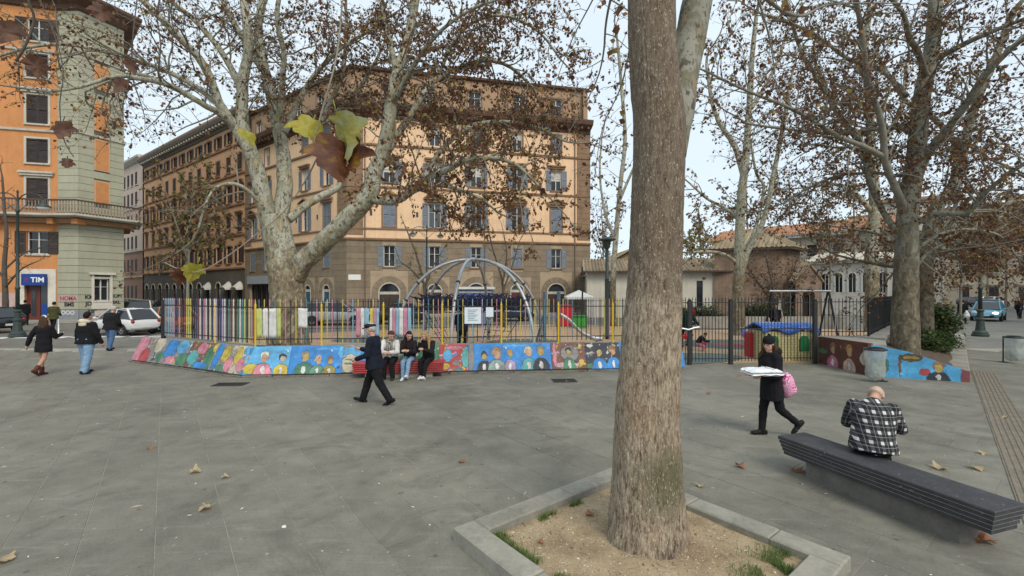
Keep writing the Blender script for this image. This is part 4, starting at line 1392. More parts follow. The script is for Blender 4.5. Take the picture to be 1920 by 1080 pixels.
ud0, ud1 = u_px(L0, L1, 47), u_px(L0, L1, 91)
ops.append((ud0, ud1, 0.05, 3.35))
wall_grid(MB(), L, 0, zt, ops).build('wall', ORANGE3, lb, F)
for u in us:
    for (z, h, w) in rowz: w.place(lb, F, u, z)
# phone shop: travertine surround, door, glass and sign
TRAV = M('travertine', (0.60, 0.56, 0.48), 0.7, 0.14, 2, 0.15, 40, streak=0.2)
b = MB()
b.bbox(ud0 - 0.45, ud0, -0.08, 0.004, 0, 4.0); b.bbox(ud1, ud1 + 0.5, -0.08, 0.004, 0, 4.0); b.bbox(ud0, ud1, -0.08, 0.004, 3.37, 4.0)
sf = b.build('shop_surround', TRAV, lb, F)
b = MB(); b.bbox(ud0 + 0.02, ud1 - 0.02, -0.42, -0.09, 2.75, 3.62); b.build('shop_sign', M('sign_blue', (0.008, 0.045, 0.23), 0.45, 0.08), sf)
inst('lettering', text_mesh('TIM', 0.52, flat('sign_white', (0.75, 0.75, 0.75)), 0.004, 0.012), sf, T((ud0 + ud1) / 2 + 0.30, -0.428, 3.0) @ UPR)
for k in range(3):
    b = MB(); b.bbox(ud0 + 0.22, ud0 + 0.46, -0.427, -0.421, 3.02 + k * 0.13, 3.09 + k * 0.13); b.build('emblem_bar', flat('sign_red', (0.28, 0.012, 0.02)), sf)
um = (ud0 + ud1) / 2 + 0.12
b = MB(); b.bbox(ud0 + 0.06, um, 0.16, 0.21, 0.06, 2.75); dr = b.build('shop_door', M('door_oxblood', (0.12, 0.028, 0.018), 0.4, 0.15), sf)
b = MB(); b.bbox(ud0 + 0.30, um - 0.26, 0.145, 0.158, 0.4, 2.4); b.build('door_glass', GLASS, dr)
b = MB(); b.bbox(ud0 + 0.45, um - 0.40, 0.130, 0.142, 1.6, 2.2); b.build('door_poster', WFRAME, dr)
b = MB(); b.bbox(um + 0.03, ud1 - 0.03, 0.18, 0.21, 0.06, 3.3); b.build('shop_window', GLASS, sf)
b = MB(); b.bbox(um + 0.06, ud1 - 0.06, 0.165, 0.178, 0.1, 1.3); b.build('window_poster', _mats['sign_blue'], sf)
for k, (xx, w_) in enumerate(((u_px(L0, L1, 30), 1.4),)):
    b = MB(); b.bbox(xx - 1.0, xx + 0.25, -0.012, 0.004, 0.3, 2.2); b.build('paint_patch', M('overpaint_pink', (0.45, 0.33, 0.30), 0.9, 0.2), lb, F)
# grey-green corner faces with horizontal joints
Wg = Win(1.0, 1.75, WFRAME, hood='none', trim=TRAV)
for (a, b_, is2) in ((L1, L2, False), (L2, L3, True)):
    F, L = frame_at(a, b_, L1)
    ops = []
    if is2:
        ug = u_px(a, b_, 191)
        ops = [(ug - 0.5, ug + 0.5, 1.55, 3.3)]
    wall_grid(MB(), L, 0, zt, ops).build('wall', JOINTG, lb, F)
    pan = [(ug - 0.46, ug + 0.46, z, z + h) for z, h in ((9.3, 1.75), (11.95, 2.4), (15.1, 2.3), (18.4, 1.9))] if is2 else []
    courses(lb, F, L - 0.001, 0.9, 7.8, 0.565, ops, GREYG, 0.03, 0.03, 0.001)
    courses(lb, F, L - 0.001, 8.4, zt - 0.3, 0.565, pan, GREYG, 0.03, 0.03, 0.001, marg=0.06)
    b = MB(); b.bbox(0, L - 0.001, -0.05, 0.004, 0, 0.88); b.build('plinth', M('plinth_grey', (0.22, 0.235, 0.24), 0.85, 0.2), lb, F)
    for (p0, p1, z0, z1) in pan:
        b = MB(); b.bbox(p0 - 0.05, p1 + 0.05, -0.05, 0.004, z0 - 0.05, z1 + 0.05); f = b.build('blind_window', M('panel_salmon', (0.55, 0.33, 0.19), 0.9, 0.08), lb, F)
        b = MB(); b.bbox(p0 + 0.04, p1 - 0.04, -0.062, -0.052, z0 + 0.04, z1 - 0.04); b.build('panel_field', ORANGE3, f)
    if is2:
        w = Wg.place(lb, F, ug, 1.55)
        b = MB(); b.bbox(ug - 0.85, ug + 0.85, -0.22, -0.03, 3.62, 3.8); b.bbox(ug - 0.68, ug - 0.52, -0.09, -0.03, 0.9, 3.6); b.bbox(ug + 0.52, ug + 0.68, -0.09, -0.03, 0.9, 3.6); b.bbox(ug - 0.52, ug + 0.52, -0.09, -0.03, 0.9, 1.4); b.build('window_surround', TRAV, lb, F)
        b = MB(); b.bbox(ug - 0.5, ug + 0.5, -0.1, -0.03, 0.35, 0.75); b.build('paint_patch', M('overpaint_cream', (0.5, 0.42, 0.36), 0.9, 0.3), lb, F)
    tags_ = (('NOMA', 1, 0.42, 0.82, 1.62), ('BMS', 0, 0.42, 0.9, 1.15), ('OOO', 3, 0.42, 0.8, 0.52)) if not is2 else (('KMS', 0, 0.40, 0.72, 1.72), ('JDN', 0, 0.42, 0.75, 1.2), ('RBS', 0, 0.36, 0.8, 0.6), ('RUBI', 0, 0.34, 2.4, 1.8), ('SIAL', 0, 0.34, 2.35, 1.3), ('ZER', 0, 0.3, 2.4, 0.75))
    for (tx, mi_, sz, uu, zz) in tags_:
        inst('graffiti', text_mesh(tx, sz, GRAF[mi_], 0.001, 0.012), lb, F @ T(uu, -0.056, zz) @ UPR)
    if not is2:
        b = MB(); b.bbox(0.1, 1.5, -0.045, -0.031, 1.5, 2.02); b.build('paint_patch', M('overpaint_pale', (0.42, 0.33, 0.32), 0.9, 0.2), lb, F)
F, L = frame_at(L3, L4, L1)
wall_grid(MB(), L, 0, zt, []).build('wall', GREYG, lb, F)
rl = lambda ps: [(p[0] - L1[0], p[1] - L1[1]) for p in ps]
lp = [L0, L1, L2, L3, L4]
for z in (14.5, 20.6):
    band(lb, rl(lp), [(0, z - 0.03), (0.12, z), (0.14, z + 0.16), (0, z + 0.2)], TRIM_S, 'string_course')
band(lb, rl(lp), [(0, zt - 0.4), (0.2, zt - 0.3), (0.25, zt), (0.9, zt + 0.3), (1.1, zt + 0.55), (1.1, zt + 0.75), (0, zt + 0.8)], CORN, 'cornice')
bp = [(L0[0], L0[1]), L1, L2, L3, (-35.2, 41.0)]
band(lb, rl(bp), [(0, 7.85), (1.15, 7.95), (1.2, 8.0), (1.2, 8.14), (0, 8.14)], TRIM_S, 'balcony_slab')
band(lb, rl(bp), [(0, 7.45), (0.5, 7.5), (0.55, 7.84), (0, 7.84)], M('balcony_trim_brown', (0.30, 0.17, 0.09), 0.9), 'balcony_moulding')  # moulding below the balcony slab in one even brown
RAIL = M('balcony_rail', (0.09, 0.055, 0.04), 0.7, 0.2)
band(lb, rl(bp), [(1.02, 9.1), (1.16, 9.1), (1.16, 9.2), (1.02, 9.2)], RAIL, 'balcony_handrail')
bal = MB()
op = inset(bp, -1.09)
for i in range(len(op) - 1):
    a, c = Vector(op[i]), Vector(op[i + 1]); n = max(1, int((c - a).length / 0.2))
    for k in range(n):
        p = a + (c - a) * (k / n) - Vector(L1)
        bal.lathe([(0.05, 8.15), (0.03, 8.3), (0.065, 8.5), (0.03, 8.85), (0.05, 9.1)], 6, (p.x, p.y, 0))
tag(bal.build('balusters', M('baluster_stone', (0.26, 0.20, 0.15), 0.9), lb), kind='stuff')
for i, (x, y) in enumerate(((-38.2, 34.0), (-34.9, 34.75), (-33.1, 34.8))):
    b = MB(); b.box((x - L1[0], y - L1[1] - 0.1, 7.62), (0.45, 0.8, 0.4)); b.build('bracket', ORANGE3, lb)
b = MB(); b.slab(rl(inset([L0, L1, L2, L3], 0.4) + [L4, (-70, 64), (-70, 32)]), 0.02, zt + 0.5); b.build('inner_body', _mats['interior_dark'], lb)

# ------------------------------------------------------------------ low buildings on the right behind the playground
def tile_roof(mb, a, b, c, d, step=0.28, r=0.10):
    """ribs of half-round tiles from the eave a-b up to the ridge d-c"""
    a, b, c, d = map(Vector, (a, b, c, d))
    nrm = (b - a).cross(d - a).normalized()
    if nrm.z < 0: nrm = -nrm
    mb.add([a, b, c, d], [(0, 1, 2, 3)])
    n = max(2, int((b - a).length / step))
    for k in range(n + 1):
        t = k / n
        p, q = a + (b - a) * t, d + (c - d) * t
        if (q - p).length < 0.05: continue
        s = (b - a).normalized() * r
        mb.add([p - s, p + nrm * r, p + s, q - s, q + nrm * r, q + s], [(0, 1, 4, 3), (1, 2, 5, 4), (0, 2, 1)])
    return mb
CREAM = M('plaster_cream', (0.56, 0.52, 0.43), 0.92, 0.12, 1.0, 0.2, 40, streak=0.25)
TILE = M('clay_tile_old', (0.27, 0.215, 0.14), 0.9, 0.4, 1.8, 0.4, 30, rnd=0.3)
low = thing('church_hall', 'low cream building with old clay tile roof behind the playground', 'building', (6.5, 39.5, 0))
a, b2 = (6.6, 40.0), (19.5, 38.2)
F, L = frame_at(a, b2, (6.5, 39.5))
uw = [u_px(a, b2, p) for p in (1141, 1312, 1355)]
wall_grid(MB(), L, 0, 4.15, [(u - 0.26, u + 0.26, 0.9, 3.2) for u in uw]).build('wall', CREAM, low, F)
for u in uw:
    p = MB(); p.bbox(u - 0.26, u + 0.26, 0.15, 0.18, 0.9, 3.2); p.build('window', GLASS, low, F)
rf = MB(); tile_roof(rf, V(-0.3, -0.55, 4.05), V(L + 0.3, -0.55, 4.05), V(L + 0.3, 3.5, 5.35), V(-0.3, 3.5, 5.35)); tile_roof(rf, V(L + 0.3, 7.5, 4.05), V(-0.3, 7.5, 4.05), V(-0.3, 3.5, 5.35), V(L + 0.3, 3.5, 5.35))
tag(rf.build('roof', TILE, low, F))
p = MB(); p.bbox(0, L, 0.3, 7.0, 0.02, 4.1); p.build('inner_body', CREAM, low, F)
p = MB(); p.bbox(-0.4, L + 0.4, -0.62, -0.5, 3.92, 4.04); p.build('gutter', M('gutter_brown', (0.07, 0.04, 0.03), 0.6), low, F)
p = MB(); ux = u_px(a, b2, 1349); p.tube([V(ux - 0.2, -0.08, 0), V(ux - 0.2, -0.08, 3.95)], 0.06, 8); p.build('downpipe', _mats['gutter_brown'], low, F)
# taller gabled block at the far left of it, half hidden by the near trunk
gab = thing('gabled_hall', 'ochre gabled block beside the lamp post behind the playground', 'building', (6.9, 46.8, 0))
p = MB(); p.prism([(0, 0), (8, 0), (8, 3.6), (4.0, 6.2), (0, 3.9)], 0, 8); p.build('wall', M('plaster_ochre', (0.42, 0.31, 0.19), 0.92, 0.15, 1, 0.2, 40, streak=0.3), gab, T(0.6, -3.2, 0))
rf = MB(); tile_roof(rf, V(8.5, -3.7, 3.4), V(8.5, 5.0, 3.4), V(4.6, 5.0, 6.35), V(4.6, -3.7, 6.35)); tile_roof(rf, V(0.1, 5.0, 3.7), V(0.1, -3.7, 3.7), V(4.6, -3.7, 6.35), V(4.6, 5.0, 6.35)); rf.build('roof', TILE, gab)

# brick tower with a pyramid roof
BRICK = newmat('old_brick')
bk_ = BRICK.new('ShaderNodeTexBrick')
bk_.inputs['Scale'].default_value = 1.0
bk_.inputs['Color1'].default_value = (0.22, 0.135, 0.09, 1); bk_.inputs['Color2'].default_value = (0.16, 0.105, 0.075, 1); bk_.inputs['Mortar'].default_value = (0.24, 0.20, 0.155, 1)
bk_.inputs['Brick Width'].default_value = 0.28; bk_.inputs['Row Height'].default_value = 0.08; bk_.inputs['Mortar Size'].default_value = 0.008
sx = BRICK.new('ShaderNodeSeparateXYZ'); tc = BRICK.new('ShaderNodeTexCoord'); BRICK.link(tc.outputs['Object'], sx.inputs[0])
cx = BRICK.new('ShaderNodeCombineXYZ'); BRICK.link(BRICK.math('ADD', sx.outputs['X'], sx.outputs['Y']), cx.inputs[0]); BRICK.link(sx.outputs['Z'], cx.inputs[1])
BRICK.link(cx.outputs[0], bk_.inputs['Vector'])
nn = BRICK.noise(tc.outputs['Object'], 0.9, 5, 0.7)
BRICK.base(BRICK.mix(1.0, bk_.outputs['Color'], BRICK.ramp(nn, [(0.3, 0.65), (0.7, 1.35)]), 'MULTIPLY')); BRICK.set(Roughness=0.92)
BRICK.bump(nn, 0.3, 0.02)
BRICK = BRICK.m
tp = Vector(P(1467, 545, 36.5)[:2])
tower = thing('brick_tower', 'square brick tower with pyramid tile roof behind the playhouse', 'building', (tp.x, tp.y, 0))
da = Vector((-0.93, 0.37)); db_ = Vector((0.80, 0.60))      # its two visible faces run left and right from the corner
wl, wr = 5.0, 3.4
q0 = da * wl; q1 = db_ * wr; q2 = q0 + q1
p = MB(); p.slab([(q0.x, q0.y), (0, 0), (q1.x, q1.y), (q2.x, q2.y)], 0, 6.0); p.build('wall', BRICK, tower)
e = 0.75
cen = q2 / 2
def ov(q): return q + (q - cen).normalized() * e
E = [ov(q0), ov(Vector((0, 0))), ov(q1), ov(q2)]
apx = V(cen.x, cen.y, 7.75)
rf = MB()
for i in range(4):
    a_, b_ = E[i], E[(i + 1) % 4]
    A_, B_ = V(a_.x, a_.y, 5.85), V(b_.x, b_.y, 5.85)
    n = 18
    nr = (B_ - A_).cross(apx - A_).normalized()
    nr = nr if nr.z > 0 else -nr
    rf.add([A_, B_, apx], [(0, 1, 2)])
    for k in range(1, n):
        p0 = A_ + (B_ - A_) * (k / n)
        tt = min(k / n, 1 - k / n) * 2
        mid = (A_ + B_) / 2
        p1 = p0 + (apx - mid) * tt
        s = (B_ - A_).normalized() * 0.1
        rf.add([p0 - s, p0 + nr * 0.1, p0 + s, p1 - s, p1 + nr * 0.1, p1 + s], [(0, 1, 4, 3), (1, 2, 5, 4), (0, 2, 1)])
tag(rf.build('roof', TILE, tower))
p = MB(); p.slab([(x.x * 0.985 + cen.x * 0.015, x.y * 0.985 + cen.y * 0.015) for x in E], 5.68, 5.83); p.build('eaves', M('eaves_dark', (0.07, 0.05, 0.04), 0.9), tower)
# pediment porch with a dark arch in front of it
F = T(tp.x * 0 + 0.5, -0.9, 0) @ RZ(0.35)
pb = wall_grid(MB(), 2.9, 0, 3.1, [(0.75, 2.15, 0, 2.5)], 0.5); arch_fill(pb, 1.45, 1.8, 0.7, 0.5)
pb.prism([(0, 3.1), (2.9, 3.1), (1.45, 4.4)], 0, 0.6); pb.build('porch', BRICK, tower, F)
p = MB(); p.bbox(0.3, 2.6, 0.62, 0.7, 0, 3.0); p.build('porch_door', M('door_dark', (0.02, 0.016, 0.014), 0.7), tower, F)
for sg in (0, 1):
    pass
p = MB(); p.prism([(-0.15, 3.0), (1.45, 4.42), (3.05, 3.0), (3.05, 3.14), (1.45, 4.6), (-0.15, 3.14)], -0.12, 0.62); p.build('porch_roof', TILE, tower, F)

# white wing with arched windows
wa, wb_ = tuple(P(1519, 545, 46)[:2]), tuple(P(1720, 545, 40)[:2])
wing = thing('white_wing', 'long white building with round-arched windows behind the side railing', 'building', (wa[0], wa[1], 0))
F, L = frame_at(wa, wb_, wa)
WHITE = M('plaster_white', (0.60, 0.57, 0.51), 0.92, 0.1, 0.8, 0.15, 40, streak=0.25)
uw = [u_px(wa, wb_, p) for p in (1547, 1573, 1598, 1625, 1655, 1690)]
ops = [(u - 0.33, u + 0.33, 2.2, 4.08) for u in uw]
wv = wall_grid(MB(), L, 0, 5.0, ops)
for u in uw: arch_fill(wv, u, 3.75, 0.33)
wv.build('wall', WHITE, wing, F)
for u in uw:
    f = arch_ring(u, 3.75, 0.28, 0.42, -0.05, 0.05, 0, pi, 8); f.bbox(u - 0.42, u - 0.28, -0.05, 0.05, 2.15, 3.75); f.bbox(u + 0.28, u + 0.42, -0.05, 0.05, 2.15, 3.75); f.bbox(u - 0.03, u + 0.03, 0.08, 0.14, 2.2, 4.0)
    o = f.build('window', WFRAME, wing, F); p = MB(); p.bbox(u - 0.3, u + 0.3, 0.15, 0.17, 2.2, 4.05); p.build('pane', GLASS, o)
p = MB(); p.bbox(-0.2, L, -0.35, 0.0, 5.0, 5.25); p.build('eaves', TRIM_S, wing, F)
p = MB(); p.bbox(0, L, 0.3, 9, 0.02, 5.0); p.build('inner_body', WHITE, wing, F)
rf = MB(); tile_roof(rf, V(-0.3, -0.45, 5.26), V(L, -0.45, 5.26), V(L, 4.5, 6.3), V(-0.3, 4.5, 6.3)); rf.build('roof', M('roof_pale', (0.45, 0.42, 0.36), 0.9, 0.2), wing, F)

# long building with terracotta roof rising behind
ba, bb = tuple(P(1335, 545, 75)[:2]), tuple(P(1700, 545, 56)[:2])
longb = thing('long_building', 'long beige building with terracotta roof rising behind the brick tower', 'building', (ba[0], ba[1], 0))
F, L = frame_at(ba, bb, ba)
Wb = Win(1.2, 1.6, WFRAME_D, sill=True, trim=TRIM_S)
us = [2 + k * 3.1 for k in range(int((L - 2) / 3.1))]
ops = [(u - 0.6, u + 0.6, z, z + 1.6) for u in us for z in (3.6, 7.2)]
wall_grid(MB(), L, 0, 10.0, ops).build('wall', M('plaster_beige', (0.42, 0.37, 0.29), 0.92, 0.12), longb, F)
for u in us:
    for z in (3.6, 7.2): Wb.place(longb, F, u, z)
p = MB(); p.bbox(0, L, 0.4, 10, 0.02, 9.9); p.build('inner_body', _mats['interior_dark'], longb, F)
p = MB(); p.bbox(-0.5, L + 0.5, -0.7, 0, 9.9, 10.35); p.build('eaves', TRIM_S, longb, F)
rf = MB(); tile_roof(rf, V(-0.6, -0.8, 10.36), V(L + 0.6, -0.8, 10.36), V(L + 0.6, 5.5, 12.6), V(-0.6, 5.5, 12.6), 0.45, 0.14); rf.build('roof', M('terracotta', (0.32, 0.165, 0.095), 0.9, 0.3, 2, 0.3, 20), longb, F)
# tall house behind the right tree
ta, tb = tuple(P(1640, 545, 66)[:2]), tuple(P(1770, 545, 62)[:2])
tall = thing('tall_house', 'pale stepped house glimpsed behind the crown of the right tree', 'building', (ta[0], ta[1], 0))
F, L = frame_at(ta, tb, ta)
ops = [(u - 0.6, u + 0.6, z, z + 1.7) for u in (1.5, 4.2, 7.0) for z in (8.5, 11.8)]
wall_grid(MB(), L, 0, 15.0, ops).build('wall', WHITE, tall, F)
for u in (1.5, 4.2, 7.0):
    for z in (8.5, 11.8): Wb.place(tall, F, u, z)
p = MB(); p.bbox(0, L, 0.4, 8, 0.02, 14.9); p.build('inner_body', WHITE, tall, F)
p = MB(); p.bbox(-0.4, L + 0.4, -0.4, 8.4, 14.95, 15.4); p.build('roof', ROOFT, tall, F)

# street front on the far right
fa, fb = k0 + SN * 18.5 + SD * 74, k0 + SN * 18.5 + SD * 20
fr = thing('street_front', 'pale stone street front with dark windows at the right edge', 'building', (fa.x, fa.y, 0))
F, L = frame_at(tuple(fa[:2]), tuple(fb[:2]), tuple(fa[:2]))
us = [1.8 + k * 3.0 for k in range(int((L - 2) / 3.0))]
Wr = Win(1.15, 2.0, WFRAME_D, shutter=SHUT_D, closed=True, hood='flat', trim=TRIM_S)
ops = [(u - 0.575, u + 0.575, z, z + 2.0) for u in us for z in (0.9, 5.2, 8.9, 12.6)]
wall_grid(MB(), L, 0, 4.3, ops).build('wall', M('plaster_stone', (0.42, 0.38, 0.31), 0.92, 0.15), fr, F)
wall_grid(MB(), L, 4.3, 15.8, ops).build('wall', M('plaster_straw', (0.50, 0.41, 0.30), 0.92, 0.12), fr, F)
for u in us:
    for z in (0.9, 5.2, 8.9, 12.6): Wr.place(fr, F, u, z)
rfr = [(0, 0), (fb.x - fa.x, fb.y - fa.y)]
for z in (4.3, 11.9): band(fr, rfr, [(0, z), (0.16, z + 0.04), (0.18, z + 0.26), (0, z + 0.3)], TRIM_S, 'string_course')
band(fr, rfr, [(0, 15.4), (0.2, 15.5), (0.8, 15.9), (0.85, 16.2), (0, 16.3)], TRIM_S, 'cornice')
p = MB(); p.bbox(0, L, 0.4, 10, 0.02, 16.2); p.build('inner_body', _mats['interior_dark'], fr, F)
# building that closes the right-hand street
ea, eb = k0 + SD * 86 - SN * 14, k0 + SD * 86 + SN * 20
er = thing('end_house', 'pale house closing the far end of the right-hand street', 'building', (ea.x, ea.y, 0))
F, L = frame_at(tuple(ea[:2]), tuple(eb[:2]), tuple(ea[:2]))
us = [1.8 + k * 3.2 for k in range(int((L - 2) / 3.2))]
ops = [(u - 0.575, u + 0.575, z, z + 2.0) for u in us for z in (0.9, 5.2, 8.9, 12.6)]
wall_grid(MB(), L, 0, 15.5, ops).build('wall', M('plaster_sand', (0.46, 0.40, 0.31), 0.92, 0.12), er, F)
for u in us:
    for z in (0.9, 5.2, 8.9, 12.6): Wr.place(er, F, u, z)
p = MB(); p.bbox(0, L, 0.4, 10, 0.02, 15.4); p.build('inner_body', _mats['interior_dark'], er, F)
p = MB(); p.bbox(-0.4, L + 0.4, -0.5, 10, 15.42, 15.8); p.build('roof', ROOFT, er, F)
# ================================================================== trees
def bark_plane(name, tint=1.0, dark=0.0):
    """mottled plane-tree bark: pale flakes over olive and brown"""
    t = newmat(name)
    vec = t.new('ShaderNodeNewGeometry').outputs['Position']
    mp = t.new('ShaderNodeMapping'); mp.inputs['Scale'].default_value = (1, 1, 0.62); t.link(vec, mp.inputs['Vector']); vec = mp.outputs['Vector']
    n0 = t.noise(vec, 1.1, 3, 0.5)
    n1 = t.noise(vec, 5.0, 4, 0.55, 0.6)
    n2 = t.noise(vec, 11, 3, 0.6)
    pale = t.ramp(n0, [(0.35, (0.33 * tint, 0.33 * tint, 0.25 * tint)), (0.65, (0.47 * tint, 0.46 * tint, 0.37 * tint))])
    c = t.mix(t.ramp(n1, [(0.50, 0.0), (0.56, 0.85)]), pale, (0.23 * tint, 0.215 * tint, 0.13 * tint))
    c = t.mix(t.ramp(n1, [(0.60, 0.0), (0.63, 0.9)]), c, (0.42 * tint, 0.33 * tint, 0.19 * tint))
    c = t.mix(t.ramp(n1, [(0.33, 0.85), (0.39, 0.0)]), c, (0.17 * tint, 0.145 * tint, 0.095 * tint))
    c = t.mix(t.ramp(n2, [(0.58, 0.0), (0.62, 0.85)]), c, (0.075 * tint, 0.06 * tint, 0.04 * tint))
    n4 = t.noise(vec, 34, 2, 0.5)
    c = t.mix(t.ramp(n4, [(0.62, 0.0), (0.66, 0.7)]), c, (0.09 * tint, 0.075 * tint, 0.05 * tint))
    # old rough bark takes over towards the foot
    sp = t.new('ShaderNodeSeparateXYZ'); t.link(t.new('ShaderNodeNewGeometry').outputs['Position'], sp.inputs[0])
    n3 = t.noise(vec, 3.2, 5, 0.7)
    z = t.math('ADD', t.math('MULTIPLY', sp.outputs['Z'], 0.155), t.math('MULTIPLY', n3, -0.9))
    old = t.ramp(t.noise(vec, 7.5, 5, 0.7, 0.8), [(0.34, (0.055 * tint, 0.04 * tint, 0.026 * tint)), (0.46, (0.15 * tint, 0.115 * tint, 0.07 * tint)), (0.56, (0.25 * tint, 0.205 * tint, 0.125 * tint)), (0.66, (0.40 * tint, 0.36 * tint, 0.25 * tint))])
    c = t.mix(t.ramp(z, [(0.02, 0.95), (0.16, 0.0)]), c, old)
    if dark: c = t.mix(dark, c, (0.06, 0.055, 0.045))
    t.base(c); t.set(Roughness=0.85)
    t.bump(t.math('ADD', n1, t.math('MULTIPLY', n2, 0.6)), 0.45, 0.03)
    return t.m
BARK1 = bark_plane('plane_bark_pale', 0.86)
BARK2 = bark_plane('plane_bark_olive', 0.66, 0.22)
BARKD = M('twig_bark', (0.085, 0.07, 0.055), 0.9, 0.3, 5, 0.2, 40)
BARKG = M('branch_bark_grey', (0.21, 0.195, 0.155), 0.9, 0.3, 6, 0.3, 30)

def leaf_mat(name, stops):
    t = newmat(name)
    ge = t.new('ShaderNodeNewGeometry')
    c = t.ramp(ge.outputs['Random Per Island'], stops)
    t.base(c); t.set(Roughness=0.75)
    t.bsdf.inputs['Specular IOR Level'].default_value = 0.25
    tr = t.new('ShaderNodeBsdfTranslucent'); t.link(c, tr.inputs['Color'])
    mx = t.new('ShaderNodeMixShader'); mx.inputs[0].default_value = 0.28
    out = t.n.get('Material Output')
    t.link(t.bsdf.outputs[0], mx.inputs[1]); t.link(tr.outputs[0], mx.inputs[2]); t.link(mx.outputs[0], out.inputs['Surface'])
    return t.m
LEAF_B = leaf_mat('leaf_brown', [(0, (0.075, 0.036, 0.026)), (0.4, (0.14, 0.068, 0.040)), (0.7, (0.215, 0.10, 0.045)), (0.9, (0.26, 0.155, 0.055)), (1, (0.27, 0.24, 0.06))])
LEAF_O = leaf_mat('leaf_olive', [(0, (0.07, 0.045, 0.022)), (0.4, (0.14, 0.09, 0.04)), (0.75, (0.16, 0.135, 0.045)), (1, (0.19, 0.20, 0.06))])
LEAF_R = leaf_mat('leaf_rust', [(0, (0.10, 0.045, 0.022)), (0.5, (0.18, 0.085, 0.035)), (0.85, (0.24, 0.14, 0.05)), (1, (0.22, 0.22, 0.06))])
LEAF_G = leaf_mat('leaf_green', [(0, (0.025, 0.045, 0.014)), (0.5, (0.045, 0.08, 0.022)), (0.9, (0.08, 0.115, 0.03)), (1, (0.18, 0.16, 0.05))])
LEAF_Y = leaf_mat('leaf_yellow', [(0, (0.10, 0.095, 0.02)), (0.6, (0.20, 0.18, 0.035)), (1, (0.30, 0.25, 0.06))])

def catmull(pts, per=5):
    P_ = [pts[0]] + list(pts) + [pts[-1]]
    out = []
    for i in range(1, len(P_) - 2):
        p0, p1, p2, p3 = P_[i - 1], P_[i], P_[i + 1], P_[i + 2]
        for k in range(per):
            t = k / per
            out.append(0.5 * ((2 * p1) + (p2 - p0) * t + (2 * p0 - 5 * p1 + 4 * p2 - p3) * t * t + (3 * p1 - p0 - 3 * p2 + p3) * t ** 3))
    out.append(Vector(pts[-1]))
    return out

def rough_tube(mb, pts, rad, n=16, amp=0.06, freq=1.6, ridge=0.0):
    base = len(mb.v)
    mb.tube(pts, rad, n)
    m = len(pts)
    for i in range(m):
        c = Vector(pts[i])
        for k in range(n):
            q = Vector(mb.v[base + i * n + k])
            d = (q - c)
            f = 1 + amp * noise.noise(q * freq) + amp * 0.5 * noise.noise(q * freq * 2.7)
            mb.v[base + i * n + k] = tuple(c + d * f)

